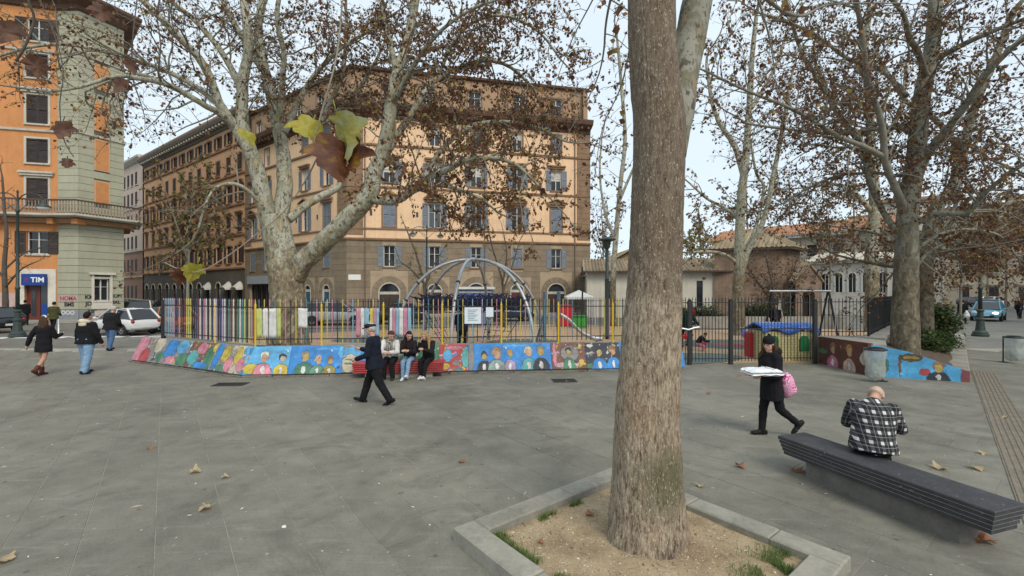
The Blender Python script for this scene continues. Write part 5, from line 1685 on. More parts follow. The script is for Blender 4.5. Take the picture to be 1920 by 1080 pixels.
class Tree:
    def __init__(s, name, label, base, bark, leaf, seed, group=None, twig=None, limbm=None):
        s.t = thing(name, label, 'tree', base, 0, group)
        s.bark, s.leaf, s.twigm, s.limbm = bark, leaf, twig or BARKD, limbm or bark
        s.r = random.Random(seed)
        s.limbs = []
        s.tw, s.lf, s.br = MB(), MB(), MB()
    def limb(s, pts, r0, r1, name='limb', n=12, amp=0.05, px=True, spawn=True, mat=None, start=0.25, flare=None, ld=1.0):
        """pts as (photo x, photo y, depth); r in photo pixels at that depth"""
        if px:
            W = [P(*p) for p in pts]
            ra, rb = r0 * pts[0][2] / FPX, r1 * pts[-1][2] / FPX
        else:
            W = [Vector(p) for p in pts]; ra, rb = r0, r1
        path = catmull(W, 6)
        m = len(path)
        rad = [ra + (rb - ra) * (i / (m - 1)) ** 0.85 for i in range(m)]
        if flare:
            for i in range(m):
                rad[i] *= 1 + flare * math.exp(-(i / (m * 0.12)) ** 1.2)
        j = [path[i] + Vector((s.r.gauss(0, 1), s.r.gauss(0, 1), s.r.gauss(0, 1))) * rad[i] * (0.05 if name != 'trunk' else 0.0) for i in range(m)]
        j[0] = path[0]
        b = MB(); rough_tube(b, j, rad, n, amp)
        b.build(name, mat or s.limbm, s.t, smooth=True, world=True)
        if spawn: s.limbs.append((j, rad, start, ld))
        return j, rad
    def stub(s, p, d, L, r, lvl, leafd, lsize, droop, up, density):
        rr = s.r
        n = 6 if lvl == 1 else 4
        pts = [p]; q = Vector(p); dd = d.normalized()
        for k in range(n):
            dd = (dd + Vector((rr.gauss(0, 1), rr.gauss(0, 1), rr.gauss(0, 1))) * 0.20 + V(0, 0, up * (0.14 if k < n // 2 else 0.02) - droop * (k / n) * 0.30)).normalized()
            q = q + dd * L / n
            pts.append(q.copy())
        rad = [max(0.0035, r * (1 - 0.82 * k / n)) for k in range(n + 1)]
        (s.br if lvl == 1 else s.tw).tube(pts, rad, 5 if lvl == 1 else 3, cap=False)
        if lvl < 3:
            step = 0.34 / density if lvl == 1 else 0.26 / density
            x = L * 0.18
            while x < L:
                i = min(n - 1, int(x / L * n)); f = x / L * n - i
                o = pts[i].lerp(pts[i + 1], f)
                tg = (pts[i + 1] - pts[i]).normalized()
                a, b2 = frame_of(tg); an = rr.uniform(0, 2 * pi)
                nd = tg * rr.uniform(0.3, 0.8) + (a * cos(an) + b2 * sin(an)) * rr.uniform(0.5, 1.0) + V(0, 0, 0.15 * up)
                nl = (L * rr.uniform(0.25, 0.5) if lvl == 1 else rr.uniform(0.18, 0.42)) * (1.1 - 0.5 * x / L)
                s.stub(o, nd, max(0.15, nl), r * (0.34 if lvl == 1 else 0.5), lvl + 1, leafd, lsize, droop, up, density)
                x += step * rr.uniform(0.6, 1.4)
        if lvl >= 2:
            for k in range(1, n + 1):
                if rr.random() < leafd:
                    s.leaf_at(pts[k], lsize)
    def leaf_at(s, p, size):
        rr = s.r
        z = size * rr.uniform(0.55, 1.2)
        a = V(rr.gauss(0, 0.6), rr.gauss(0, 0.6), -1).normalized()
        x, y = frame_of(a); an = rr.uniform(0, 6.28); x = x * cos(an) + y * sin(an)
        nrm = a.cross(x)
        w = z * rr.uniform(0.35, 0.62)
        o = p + a * z * 0.25
        k = nrm * z * rr.uniform(-0.3, 0.3)
        s.lf.add([o, o + a * z * 0.45 + x * w, o + a * z, o + a * z * 0.4 - x * w + k, o + a * z * 0.15 + x * w * 0.7, ], [(0, 4, 1, 2), (0, 2, 3)])
    def grow(s, step=0.7, L1=2.2, leafd=0.45, lsize=0.13, droop=0.6, up=0.6, density=1.0, r1=0.03):
        rr = s.r
        for path, rad, start, ld in s.limbs:
            tot = sum((path[i + 1] - path[i]).length for i in range(len(path) - 1))
            x, acc, i = tot * start, 0.0, 0
            nxt = x
            for i in range(len(path) - 1):
                seg = (path[i + 1] - path[i]).length
                while nxt <= acc + seg:
                    f = (nxt - acc) / max(seg, 1e-6)
                    o = path[i].lerp(path[i + 1], f)
                    tg = (path[i + 1] - path[i]).normalized()
                    a, b2 = frame_of(tg); an = rr.uniform(0, 2 * pi)
                    nd = tg * rr.uniform(0.25, 0.8) + (a * cos(an) + b2 * sin(an)) * 0.9
                    fr = nxt / tot
                    s.stub(o, nd, L1 * rr.uniform(0.6, 1.25) * (1.0 - 0.35 * fr), min(r1, rad[i] * 0.55), 1, leafd * ld, lsize, droop, up, density)
                    nxt += step / ld ** 0.5 * rr.uniform(0.6, 1.4)
                acc += seg
            # the tip carries on as a branch
            tg = (path[-1] - path[-2]).normalized()
            s.stub(path[-1], tg, L1, rad[-1] * 0.9, 1, leafd * ld, lsize, droop, up, density)
        if s.br.v: tag(s.br.build('branches', BARKG if s.bark is not BARKD else BARKD, s.t, smooth=True, world=True), kind='stuff')
        if s.tw.v: tag(s.tw.build('twigs', s.twigm, s.t, world=True), kind='stuff')
        if s.lf.v: tag(s.lf.build('crown', s.leaf, s.t, world=True), kind='stuff')
        return s.t

# ---- the big plane tree inside the fence
D = 14.6
t1 = Tree('plane_tree', 'huge pale plane tree with spreading forked limbs inside the playground fence', G(540, 545 + 2000 / D), BARK1, LEAF_B, 31)
t1.limb([(541, 690, D), (540, 640, D), (540, 600, D), (539, 560, D), (535, 520, D), (527, 480, D), (520, 440, D), (515, 405, D)], 38, 24, 'trunk', 26, 0.08, spawn=False, flare=0.12)
def L1_(*a, **k): return t1.limb(*a, **k)
# right limb and its divisions
t1.limb([(550, 520, D), (580, 480, 14.5), (640, 422, 14.2), (692, 368, 14.0), (702, 325, 14.0), (723, 266, 14.1), (733, 200, 14.2), (742, 150, 14.3), (762, 80, 14.6), (782, -10, 15), (800, -90, 15.2)], 20.72, 5.92, start=0.45, ld=1.30)
t1.limb([(690, 372, 14.0), (722, 377, 13.8), (749, 374, 13.6), (798, 337, 13.2), (840, 318, 12.9), (878, 299, 12.7), (928, 297, 12.6), (964, 307, 12.5), (990, 328, 12.5)], 8.88, 2.59, start=0.2, ld=1.90)
t1.limb([(760, 368, 13.6), (800, 350, 13.9), (850, 352, 14.2), (900, 372, 14.6), (935, 400, 14.8)], 4.44, 1.85, ld=1.90)
t1.limb([(795, 339, 13.2), (812, 304, 13.6), (839, 269, 14), (878, 239, 14.4), (913, 229, 14.8), (958, 229, 15.2), (1010, 240, 15.5), (1050, 262, 15.8)], 5.92, 2.22, ld=1.90)
t1.limb([(703, 322, 14.0), (745, 254, 14.3), (770, 215, 14.6), (800, 168, 15), (824, 144, 15.3), (869, 124, 15.8), (913, 113, 16), (958, 127, 16.2), (1000, 165, 16.4)], 8.14, 2.59, ld=1.90)
t1.limb([(733, 200, 14.2), (760, 150, 13.6), (790, 100, 13.0), (830, 55, 12.6), (880, 20, 12.4), (930, 0, 12.2)], 5.18, 2.22, ld=1.90)
t1.limb([(820, 148, 15.3), (850, 80, 14.9), (890, 40, 14.6), (950, 30, 14.4), (1010, 60, 14.2), (1050, 110, 14.2)], 3.70, 1.85, ld=1.90)
t1.limb([(742, 150, 14.3), (735, 90, 14.8), (720, 30, 15.3), (712, -50, 15.6)], 5.92, 2.96, ld=1.30)
# left stems
t1.limb([(508, 440, D), (496, 380, 14.4), (481, 315, 14.2), (466, 275, 14.0), (456, 235, 13.9), (455, 160, 13.8), (466, 85, 13.7), (457, 0, 13.6), (450, -80, 13.5)], 17, 5.5, start=0.4, ld=0.70)
t1.limb([(470, 285, 14.0), (438, 235, 13.8), (412, 195, 13.5), (383, 123, 13.1), (333, 67, 12.7), (267, 0, 12.3), (210, -60, 12)], 10.36, 4.44, start=0.3, ld=0.55)
t1.limb([(456, 195, 13.9), (448, 160, 14.2), (417, 100, 14.6), (367, 40, 15), (317, 0, 15.3), (270, -40, 15.6)], 6.66, 3.70, ld=0.55)
t1.limb([(440, 240, 13.8), (415, 215, 13.3), (383, 197, 12.9), (317, 160, 12.3), (260, 147, 11.8), (217, 143, 11.5), (150, 163, 11.2), (90, 172, 11)], 6.66, 2.22, start=0.15, ld=0.55)
t1.limb([(414, 200, 13.5), (380, 172, 13.8), (333, 143, 14), (267, 117, 14.1), (183, 93, 14.2), (117, 83, 14.2), (50, 90, 14.3), (-20, 112, 14.3)], 5.92, 2.37, start=0.15, ld=0.55)
t1.limb([(300, 152, 12.1), (255, 138, 12.6), (215, 148, 13), (160, 172, 13.3)], 3.70, 1.85, ld=0.55)
# middle stems
t1.limb([(522, 430, D), (534, 343, 14.9), (526, 262, 15.1), (513, 200, 15.2), (500, 140, 15.3), (484, 60, 15.4), (500, -30, 15.5)], 16, 6, start=0.4, ld=0.70)
t1.limb([(500, 140, 15.3), (468, 90, 15.6), (433, 33, 15.9), (405, -30, 16.2)], 7.40, 4.44, ld=0.70)
t1.limb([(528, 290, 15.0), (521, 240, 14.5), (528, 170, 14.0), (532, 100, 13.6), (520, 40, 13.2), (525, -30, 13)], 6.66, 3.70, ld=0.70)
t1.limb([(541, 412, 14.7), (575, 384, 15.1), (603, 368, 15.4), (640, 340, 15.8), (620, 270, 16.1), (600, 240, 16.3), (628, 175, 16.6), (645, 120, 16.8), (650, 40, 17)], 8.14, 3.70, start=0.35, ld=1.30)
t1.limb([(534, 250, 15.1), (560, 190, 15.4), (590, 140, 15.6), (640, 90, 15.8), (690, 60, 16)], 5.92, 2.96, ld=1.30)
t1.limb([(497, 395, 14.4), (470, 362, 14.0), (440, 345, 13.6), (405, 352, 13.3), (385, 385, 13.2), (372, 430, 13.1)], 4.44, 1.48, ld=0.70)
t1.limb([(600, 240, 16.3), (640, 200, 16.9), (690, 140, 17.3), (730, 60, 17.6)], 4.44, 2.22, ld=1.30)
t1.grow(step=0.25, L1=2.35, leafd=0.52, lsize=0.092, droop=0.75, up=0.45, density=1.45)

# ---- right-hand plane tree in the raised bed
D3 = 13.6
t3 = Tree('plane_tree', 'tall plane tree with brown leaves in the raised bed right of the gate', P(1697, 655, D3) * 1, BARK2, LEAF_B, 32)
t3.limb([(1697, 675, D3), (1697, 610, D3), (1698, 540, D3), (1700, 470, D3), (1702, 400, D3), (1717, 296, D3), (1728, 185, D3), (1747, 93, D3), (1754, 0, D3), (1760, -90, D3)], 23.52, 9.24, 'trunk', 22, 0.045, start=0.35)
t3.limb([(1728, 305, D3), (1752, 270, 13.2), (1776, 244, 12.9), (1813, 193, 12.4), (1850, 137, 11.9), (1920, 70, 11.3), (1990, 20, 11)], 8.80, 4.00, start=0.15)
t3.limb([(1752, 112, D3), (1813, 80, 13), (1870, 55, 12.5), (1935, 30, 12)], 5.60, 3.20)
t3.limb([(1695, 400, D3), (1687, 370, 13.2), (1661, 307, 12.9), (1654, 237, 12.6), (1628, 148, 12.2), (1617, 67, 11.9), (1606, 0, 11.6), (1600, -60, 11.4)], 7.20, 3.60, mat=BARKG, start=0.2)
t3.limb([(1660, 296, 12.9), (1620, 275, 12.6), (1573, 256, 12.3), (1517, 222, 11.9), (1480, 202, 11.6), (1400, 170, 11.1), (1320, 132, 10.6)], 5.20, 2.00, mat=BARKG, start=0.1)
t3.limb([(1708, 246, D3), (1673, 239, 13.9), (1628, 244, 14.2), (1554, 250, 14.6), (1480, 243, 14.9), (1400, 232, 15.2)], 4.80, 2.00, mat=BARKG, start=0.1)
t3.limb([(1690, 440, D3), (1660, 405, 13.9), (1628, 333, 14.3), (1617, 278, 14.5), (1573, 219, 14.9), (1539, 159, 15.3), (1500, 90, 15.6), (1480, 20, 16)], 5.60, 2.80, start=0.25)
t3.limb([(1737, 150, D3), (1722, 100, 13), (1705, 70, 12.5), (1690, 20, 12), (1640, -30, 11.6)], 6.40, 3.20, mat=BARKG)
t3.limb([(1715, 325, D3), (1690, 330, 14), (1640, 325, 14.4), (1580, 328, 14.8), (1530, 345, 15), (1470, 380, 15.2)], 3.60, 1.60)
t3.limb([(1715, 420, D3), (1760, 400, 13.2), (1813, 398, 12.8), (1850, 359, 12.4), (1887, 330, 12), (1930, 300, 11.6)], 5.60, 3.20, start=0.1)
t3.limb([(1725, 330, D3), (1760, 265, 14.2), (1800, 262, 14.4), (1850, 295, 14.5), (1910, 320, 14.6)], 4.00, 2.00)
t3.limb([(1703, 500, D3), (1670, 500, 14.2), (1627, 492, 14.6), (1569, 478, 15), (1535, 460, 15.2)], 3.60, 1.44, start=0.1)
t3.limb([(1715, 470, D3), (1760, 440, 13.8), (1810, 430, 14), (1870, 440, 14.2), (1900, 470, 14.3)], 3.60, 1.60, start=0.1)
t3.limb([(1718, 500, D3), (1745, 470, 14.4), (1790, 455, 15), (1840, 470, 15.4), (1870, 500, 15.6)], 3.20, 1.60, start=0.1)
t3.limb([(1700, 180, 13.6), (1650, 130, 14.2), (1590, 110, 14.8), (1520, 60, 15.4), (1440, 30, 16)], 4.80, 2.40)
t3.grow(step=0.20, L1=2.3, leafd=0.66, lsize=0.08, droop=0.7, up=0.4, density=1.4)

# second trunk behind it
D6 = 17.0
t6 = Tree('plane_tree', 'second leaning plane trunk just behind the big right tree', P(1733, 640, D6), BARK2, LEAF_R, 33)
t6.limb([(1733, 660, D6), (1733, 560, D6), (1736, 480, D6), (1754, 393, D6), (1787, 352, D6), (1802, 296, D6), (1810, 259, 16.8), (1835, 180, 16.5), (1870, 100, 16.2), (1900, 20, 16)], 15, 5, 'trunk', 16, 0.06, start=0.3)
t6.limb([(1745, 440, D6), (1800, 420, 17.6), (1850, 400, 18.2), (1910, 372, 18.6)], 7, 4)
t6.limb([(1738, 470, D6), (1790, 480, 17.8), (1840, 468, 18.4), (1885, 480, 18.8)], 5, 2.5, start=0.05)
t6.limb([(1742, 450, D6), (1775, 470, 16.4), (1830, 455, 16), (1890, 420, 15.7)], 5, 2.5, start=0.05)
t6.limb([(1736, 490, D6), (1690, 470, 17.8), (1650, 440, 18.6), (1600, 430, 19.2)], 5, 2.5, start=0.1)
t6.limb([(1805, 290, D6), (1760, 230, 17.6), (1700, 190, 18.2), (1660, 130, 18.6)], 6, 3)
t6.grow(step=0.36, L1=2.2, leafd=0.5, lsize=0.125, droop=0.6, up=0.35, density=1.1)

# pale plane tree behind the gate
D4 = 24.0
t4 = Tree('plane_tree', 'slim pale plane tree behind the gate beside the brick tower', G(1383, 545 + 2000 / D4), BARK1, LEAF_B, 34)
t4.limb([(1383, 640, D4), (1384, 560, D4), (1386, 470, D4), (1390, 370, D4), (1398, 300, D4), (1405, 200, D4), (1410, 110, D4), (1418, 30, D4)], 12, 3.5, 'trunk', 14, 0.06, start=0.5, flare=0.2)
t4.limb([(1391, 512, D4), (1400, 475, 24), (1420, 440, 23.9), (1437, 395, 23.8), (1450, 330, 23.7), (1468, 240, 23.6), (1480, 170, 23.5)], 6, 3.5, start=0.4)
t4.limb([(1395, 330, D4), (1378, 275, 24.4), (1350, 232, 24.8), (1335, 190, 25.2), (1325, 120, 25.5)], 6, 3)
t4.limb([(1383, 495, D4), (1360, 478, 23.6), (1330, 472, 23.2), (1288, 474, 22.8)], 4, 2)
t4.limb([(1388, 410, D4), (1355, 388, 24.6), (1325, 372, 25.2), (1295, 345, 25.6)], 3.5, 1.8)
t4.limb([(1388, 475, D4), (1410, 445, 24.6), (1424, 400, 25), (1432, 350, 25.3), (1418, 325, 25.5), (1410, 280, 25.7)], 4, 2)
t4.limb([(1404, 210, D4), (1430, 170, 24.8), (1460, 110, 25.4), (1480, 40, 26)], 4, 2.5)
t4.grow(step=0.55, L1=2.6, leafd=0.30, lsize=0.15, droop=0.5, up=0.5, density=0.8, r1=0.035)

D5 = 26.0
t5 = Tree('plane_tree', 'pale upright plane trunk between the white building and the big right tree', G(1637, 545 + 2000 / D5), BARK1, LEAF_R, 35)
t5.limb([(1638, 640, D5), (1636, 560, D5), (1634, 470, D5), (1640, 380, D5), (1634, 290, D5), (1630, 200, D5), (1622, 110, D5), (1630, 20, D5)], 14, 4, 'trunk', 12, 0.06, start=0.3)
t5.limb([(1637, 400, D5), (1600, 360, 26), (1560, 345, 26), (1520, 350, 26)], 5, 2)
t5.limb([(1636, 340, D5), (1660, 270, 26.5), (1690, 200, 27), (1700, 120, 27)], 5, 3)
t5.limb([(1634, 300, D5), (1600, 250, 25), (1560, 190, 24.5), (1530, 120, 24)], 5, 3)
t5.grow(step=0.7, L1=2.6, leafd=0.4, lsize=0.17, droop=0.4, up=0.5, density=0.8)

# thin trees between the near trunk and the orange building
Dn = 30.0
t8 = Tree('plane_tree', 'thin pale tree seen left of the near trunk beyond the playground', G(1152, 545 + 2000 / Dn), BARK1, LEAF_B, 36)
t8.limb([(1150, 612, Dn), (1150, 520, Dn), (1156, 430, Dn), (1164, 340, Dn), (1172, 260, Dn), (1165, 160, Dn), (1158, 80, Dn)], 6, 2.5, 'trunk', 10, 0.05, start=0.3)
t8.limb([(1154, 450, Dn), (1135, 400, 30.4), (1125, 330, 30.7), (1128, 260, 31)], 3, 1.6)
t8.limb([(1160, 380, Dn), (1195, 300, 29.5), (1230, 240, 29)], 3, 1.6)
t8.grow(step=0.9, L1=2.4, leafd=0.25, lsize=0.2, droop=0.4, up=0.6, density=0.7)

# leafy street tree in front of the rust building
t10 = Tree('street_tree', 'olive-leaved street tree in front of the rust orange building', G(352, 545 + 2000 / 40), BARKG, LEAF_O, 37)
t10.limb([(352, 596, 40), (352, 540, 40), (354, 480, 40), (352, 420, 40), (348, 360, 40)], 3.2, 1.5, 'trunk', 8, 0.05, start=0.45)
for k, (dx, dy) in enumerate(((-45, 350), (40, 345), (-30, 400), (50, 395), (75, 430), (-48, 430), (10, 330))):
    t10.limb([(353, 490 - k * 8, 40), (353 + dx * 0.5, (490 + dy) / 2, 40 + (k % 3 - 1) * 1.2), (353 + dx, dy, 40 + (k % 3 - 1) * 2.2)], 1.6, 0.8, n=6)
t10.grow(step=0.55, L1=2.3, leafd=0.75, lsize=0.22, droop=0.9, up=0.1, density=1.0)

# bare street tree at the far left edge
t7 = Tree('street_tree', 'thin bare dark tree at the left edge by the phone shop', G(12, 545 + 2000 / 29), BARKD, LEAF_B, 38)
t7.limb([(10, 614, 29), (10, 560, 29), (8, 500, 29), (12, 440, 29), (8, 390, 29), (4, 330, 29)], 5.5, 1.5, 'trunk', 9, 0.05, start=0.3)
t7.limb([(9, 540, 29), (40, 505, 28.6), (70, 490, 28.3)], 2, 0.8, n=6)
t7.limb([(9, 505, 29), (45, 475, 29.4), (85, 462, 29.6)], 2, 0.8, n=6)
t7.limb([(9, 525, 29), (-20, 480, 29), (-40, 430, 29)], 2, 0.8, n=6)
t7.grow(step=0.9, L1=1.6, leafd=0.03, lsize=0.15, droop=0.2, up=0.5, density=0.6)

# small trees behind the fence
t11 = Tree('young_tree', 'small yellow-leaved young tree left of the climbing dome', G(795, 545 + 2000 / 27), BARKD, LEAF_Y, 39)
t11.limb([(797, 620, 27), (797, 560, 27), (790, 510, 27), (776, 465, 27), (762, 430, 27)], 3.2, 1, 'trunk', 8, 0.05, start=0.35)
t11.limb([(795, 545, 27), (812, 500, 27.3), (830, 470, 27.5)], 2, 0.8, n=6)
t11.limb([(793, 530, 27), (770, 505, 26.6), (750, 490, 26.3)], 2, 0.8, n=6)
t11.grow(step=0.45, L1=1.2, leafd=0.30, lsize=0.13, droop=0.4, up=0.3, density=1.0, r1=0.02)
t12 = Tree('young_tree', 'small bare dark tree seen through the climbing dome', G(945, 545 + 2000 / 29), BARKD, LEAF_B, 40)
t12.limb([(945, 614, 29), (944, 560, 29), (940, 520, 29), (925, 470, 29), (915, 430, 29)], 3.0, 1, 'trunk', 8, 0.05, start=0.3)
t12.limb([(943, 545, 29), (960, 500, 29.3), (975, 450, 29.5)], 2, 0.8, n=6)
t12.limb([(942, 535, 29), (950, 480, 28.6), (945, 440, 28.4)], 2, 0.8, n=6)
t12.grow(step=0.45, L1=1.4, leafd=0.04, lsize=0.13, droop=0.1, up=0.6, density=0.9, r1=0.02)
# dark bare bush by the porch
t13 = Tree('bare_bush', 'dark bare reddish bush in front of the brick tower porch', G(1455, 545 + 2000 / 30), BARKD, LEAF_B, 41)
for k in range(7):
    a = k / 7 * 6.28
    t13.limb([(1455, 611, 30), (1455 + 22 * cos(a), 550, 30 + 0.6 * sin(a)), (1450 + 62 * cos(a), 505 - 12 * (k % 3), 30 + 1.5 * sin(a))], 1.9, 0.8, n=6)
t13.grow(step=0.22, L1=1.5, leafd=0.25, lsize=0.12, droop=0.5, up=0.2, density=1.1, r1=0.018)
# far brownish trees on the skyline
far_specs = (
 (1312, 450, 85, 55, 95, LEAF_R, 'rust brown far tree right of the near trunk above the church hall roof'), (1600, 370, 44, 60, 90, LEAF_R, 'rust brown tree rising left of the right tree above the white building'),
 (1295, 470, 55, 32, 40, LEAF_Y, 'yellow-green tree behind the cream church hall'), (1130, 470, 60, 28, 110, LEAF_B, 'far thin tree beside the right end of the orange building'),
 (1480, 385, 90, 60, 80, LEAF_R, 'faint far tree above the terracotta roof'), (1885, 450, 55, 32, 100, LEAF_R, 'brown street tree at the right edge over parked cars'),
 (1400, 400, 95, 50, 80, LEAF_R, 'faint brown far tree behind the slim pale plane'), (1555, 440, 41, 40, 60, LEAF_O, 'olive brown tree in front of the white arched building'),
 (1800, 470, 30, 62, 62, LEAF_R, 'rusty tree behind the evergreen shrub beside the right-hand street'), (1660, 455, 34, 46, 70, LEAF_R, 'rusty tree just left of the big right trunk behind the railing'), (1850, 440, 44, 50, 80, LEAF_R, 'brown tree over the far end of the right-hand street'))
for k, (px, py, d, w, h, lf, lab) in enumerate(far_specs):
    ft = Tree('far_tree', lab, V((px - 960) / FPX * d, d, 0), BARKG, lf, 50 + k, 'trees far behind the square')
    base = 545 + 2000 / d
    ft.limb([(px, base, d), (px + 2, (base + py) / 2, d), (px, py - h * 0.3, d), (px - 2, py - h * 0.6, d)], 2.2, 0.8, 'trunk', 8, 0.05, start=0.4)
    rr = random.Random(k)
    for j in range(8):
        dx = rr.uniform(-w, w); dy = rr.uniform(-h * 0.7, h * 0.2)
        ft.limb([(px, py + h * 0.15 - j * h * 0.08, d), (px + dx * 0.5, py + dy * 0.4, d + rr.uniform(-1, 1)), (px + dx, py + dy, d + rr.uniform(-2, 2))], 1.1, 0.5, n=5)
    ft.grow(step=0.9, L1=0.035 * d + 0.8, leafd=0.55 if k not in (3, 4) else 0.2, lsize=0.0042 * d, droop=0.3, up=0.4, density=0.8 if d < 70 else 0.55)

# ---- the near trunk
BN = newmat('near_bark')
geo = BN.new('ShaderNodeNewGeometry'); pos = geo.outputs['Position']
def mapped(sc):
    mp = BN.new('ShaderNodeMapping'); mp.inputs['Scale'].default_value = sc; BN.link(pos, mp.inputs['Vector']); return mp.outputs['Vector']
fib = BN.noise(mapped((1, 1, 0.2)), 60, 5, 0.7, 0.4)
fib2 = BN.noise(mapped((1, 1, 0.42)), 20, 5, 0.68, 0.5)
blot = BN.noise(mapped((1, 1, 0.6)), 2.6, 5, 0.65, 0.3)
f = BN.math('ADD', BN.math('MULTIPLY', fib, 0.55), BN.math('MULTIPLY', fib2, 0.45))
c = BN.ramp(f, [(0.35, (0.032, 0.022, 0.015)), (0.43, (0.15, 0.112, 0.075)), (0.51, (0.30, 0.238, 0.168)), (0.62, (0.46, 0.385, 0.285))])
c = BN.mix(BN.ramp(blot, [(0.52, 0.0), (0.66, 0.42)]), c, (0.27, 0.16, 0.085))
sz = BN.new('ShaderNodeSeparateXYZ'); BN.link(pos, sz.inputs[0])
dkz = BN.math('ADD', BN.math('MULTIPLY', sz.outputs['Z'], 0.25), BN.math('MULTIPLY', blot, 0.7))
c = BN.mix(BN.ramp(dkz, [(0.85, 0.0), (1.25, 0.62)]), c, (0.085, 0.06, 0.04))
# moss on the lower right front
dv = BN.new('ShaderNodeVectorMath', operation='DISTANCE'); BN.link(pos, dv.inputs[0]); dv.inputs[1].default_value = (1.38, 3.78, 0.72)
mossn = BN.math('SUBTRACT', BN.math('ADD', dv.outputs['Value'], BN.math('MULTIPLY', blot, 0.35)), BN.math('MULTIPLY', fib2, 0.25))
c = BN.mix(BN.ramp(mossn, [(0.20, 0.75), (0.46, 0.0)]), c, (0.075, 0.078, 0.030))
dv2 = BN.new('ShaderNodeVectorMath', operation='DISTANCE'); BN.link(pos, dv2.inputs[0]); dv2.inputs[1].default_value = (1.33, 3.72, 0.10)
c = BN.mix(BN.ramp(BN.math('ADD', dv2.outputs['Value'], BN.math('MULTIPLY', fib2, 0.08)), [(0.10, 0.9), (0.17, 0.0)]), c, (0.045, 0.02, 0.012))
# pale lifted flecks
fl = BN.noise(mapped((1, 1, 0.4)), 85, 3, 0.6)
c = BN.mix(BN.ramp(fl, [(0.60, 0.0), (0.66, 0.75)]), c, (0.54, 0.46, 0.36))
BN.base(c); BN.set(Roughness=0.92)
BN.bump(BN.math('ADD', BN.math('ADD', f, BN.math('MULTIPLY', fl, 0.3)), BN.math('MULTIPLY', fib2, 0.4)), 0.9, 0.03)
BN = BN.m

NC = P(1220, 545, 4.17)
t2 = thing('plane_tree', 'thick rough-barked trunk standing in the stone planter in the foreground', 'tree', V(1.285, 4.17, 0.05))
tb = MB()
# (photo y, centre x, half width) of the trunk outline at depth 4.17
prof = [(1085, 1226, 92), (1062, 1224, 84), (1040, 1219, 77), (1000, 1215, 73), (940, 1214, 68), (880, 1214, 64), (780, 1213, 59), (650, 1219, 55), (520, 1227, 50), (400, 1232, 48), (300, 1236, 47), (230, 1236, 47), (150, 1227, 45), (60, 1222, 44), (0, 1221, 43.5), (-120, 1219, 42), (-300, 1216, 40)]
import bisect
dz = 4.17 / FPX
zs_ = [HC - (p[0] - 545) * dz for p in prof]
NR, NS = 330, 190
z0, z1 = zs_[0], zs_[-1]
vs = []
for i in range(NR + 1):
    u = i / NR
    z = z0 + (z1 - z0) * (u ** 1.12)
    k = max(0, min(len(prof) - 2, bisect.bisect_right(zs_, z) - 1))
    tt = (z - zs_[k]) / (zs_[k + 1] - zs_[k]); tt = tt * tt * (3 - 2 * tt) * 0.5 + tt * 0.5
    cx_ = prof[k][1] + (prof[k + 1][1] - prof[k][1]) * tt
    hw = prof[k][2] + (prof[k + 1][2] - prof[k][2]) * tt
    r = hw * dz; cxw = (cx_ - 960) * dz
    for j in range(NS):
        a = 2 * pi * j / NS
        ca, sa = cos(a), sin(a)
        butt = 0.13 * math.exp(-max(0, z - 0.05) / 0.16) * (0.5 + 0.5 * sin(a * 4 + 0.9)) + 0.05 * math.exp(-max(0, z - 0.05) / 0.3) * sin(a * 3 + 2)
        q = V(ca, sa, z * 0.35)
        big = noise.noise(V(ca * 1.3, sa * 1.3, z * 0.7)) * 0.05
        rid = noise.noise(V(ca * 7, sa * 7, z * 1.6)) * 0.02 - abs(noise.noise(V(ca * 15, sa * 15, z * 3.4))) * 0.034 + noise.noise(V(ca * 34, sa * 34, z * 11)) * 0.014 + noise.noise(V(ca * 62, sa * 62, z * 24)) * 0.010
        rr_ = r * (1 + butt + big + rid)
        vs.append(V(cxw + rr_ * ca, 4.17 + rr_ * sa, z))
fs = [(i * NS + j, i * NS + (j + 1) % NS, (i + 1) * NS + (j + 1) % NS, (i + 1) * NS + j) for i in range(NR) for j in range(NS)]
tb.add(vs, fs)
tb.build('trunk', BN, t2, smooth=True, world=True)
lb2 = MB()
path = catmull([P(1252, 290, 4.30), P(1268, 215, 4.34), P(1277, 150, 4.38), P(1291, 85, 4.42), P(1308, 0, 4.48), P(1345, -160, 4.6), P(1400, -330, 4.8)], 8)
rough_tube(lb2, path, [0.165 - 0.035 * i / len(path) for i in range(len(path))], 28, 0.05, 3.0)
lb2.build('limb', BARK2, t2, smooth=True, world=True)
# overhanging boughs of the same tree: they leave the trunk above the picture and droop into it
class Near(Tree): pass
nt = Near.__new__(Near)
nt.t, nt.bark, nt.leaf, nt.twigm, nt.limbm = t2, BARKG, LEAF_B, BARKD, BARKG
nt.r = random.Random(77); nt.limbs = []; nt.tw, nt.lf, nt.br = MB(), MB(), MB()
top = P(1219, -200, 4.17)
def bough(pts, r0, r1, start=0.3): nt.limb([tuple(top + V(0, 0, -0.1))] + [tuple(P(*p)) for p in pts], r0, r1, px=False, n=8, start=start)
bough([(1180, -120, 4.9), (1140, 20, 5.6), (1130, 110, 6.0), (1110, 170, 6.2), (1060, 260, 6.4)], 0.024, 0.005, 0.45)
bough([(1190, -60, 5.4), (1185, 60, 6.5), (1165, 160, 7.2), (1130, 240, 7.6), (1115, 330, 7.9)], 0.024, 0.005, 0.45)
bough([(1160, -150, 5.8), (1120, -20, 7.0), (1070, 80, 7.8), (1030, 190, 8.2)], 0.024, 0.005, 0.45)
bough([(1330, -120, 5.2), (1440, 0, 6.0), (1500, 30, 6.3), (1560, 8, 6.6), (1700, 6, 7)], 0.04, 0.008, 0.5)
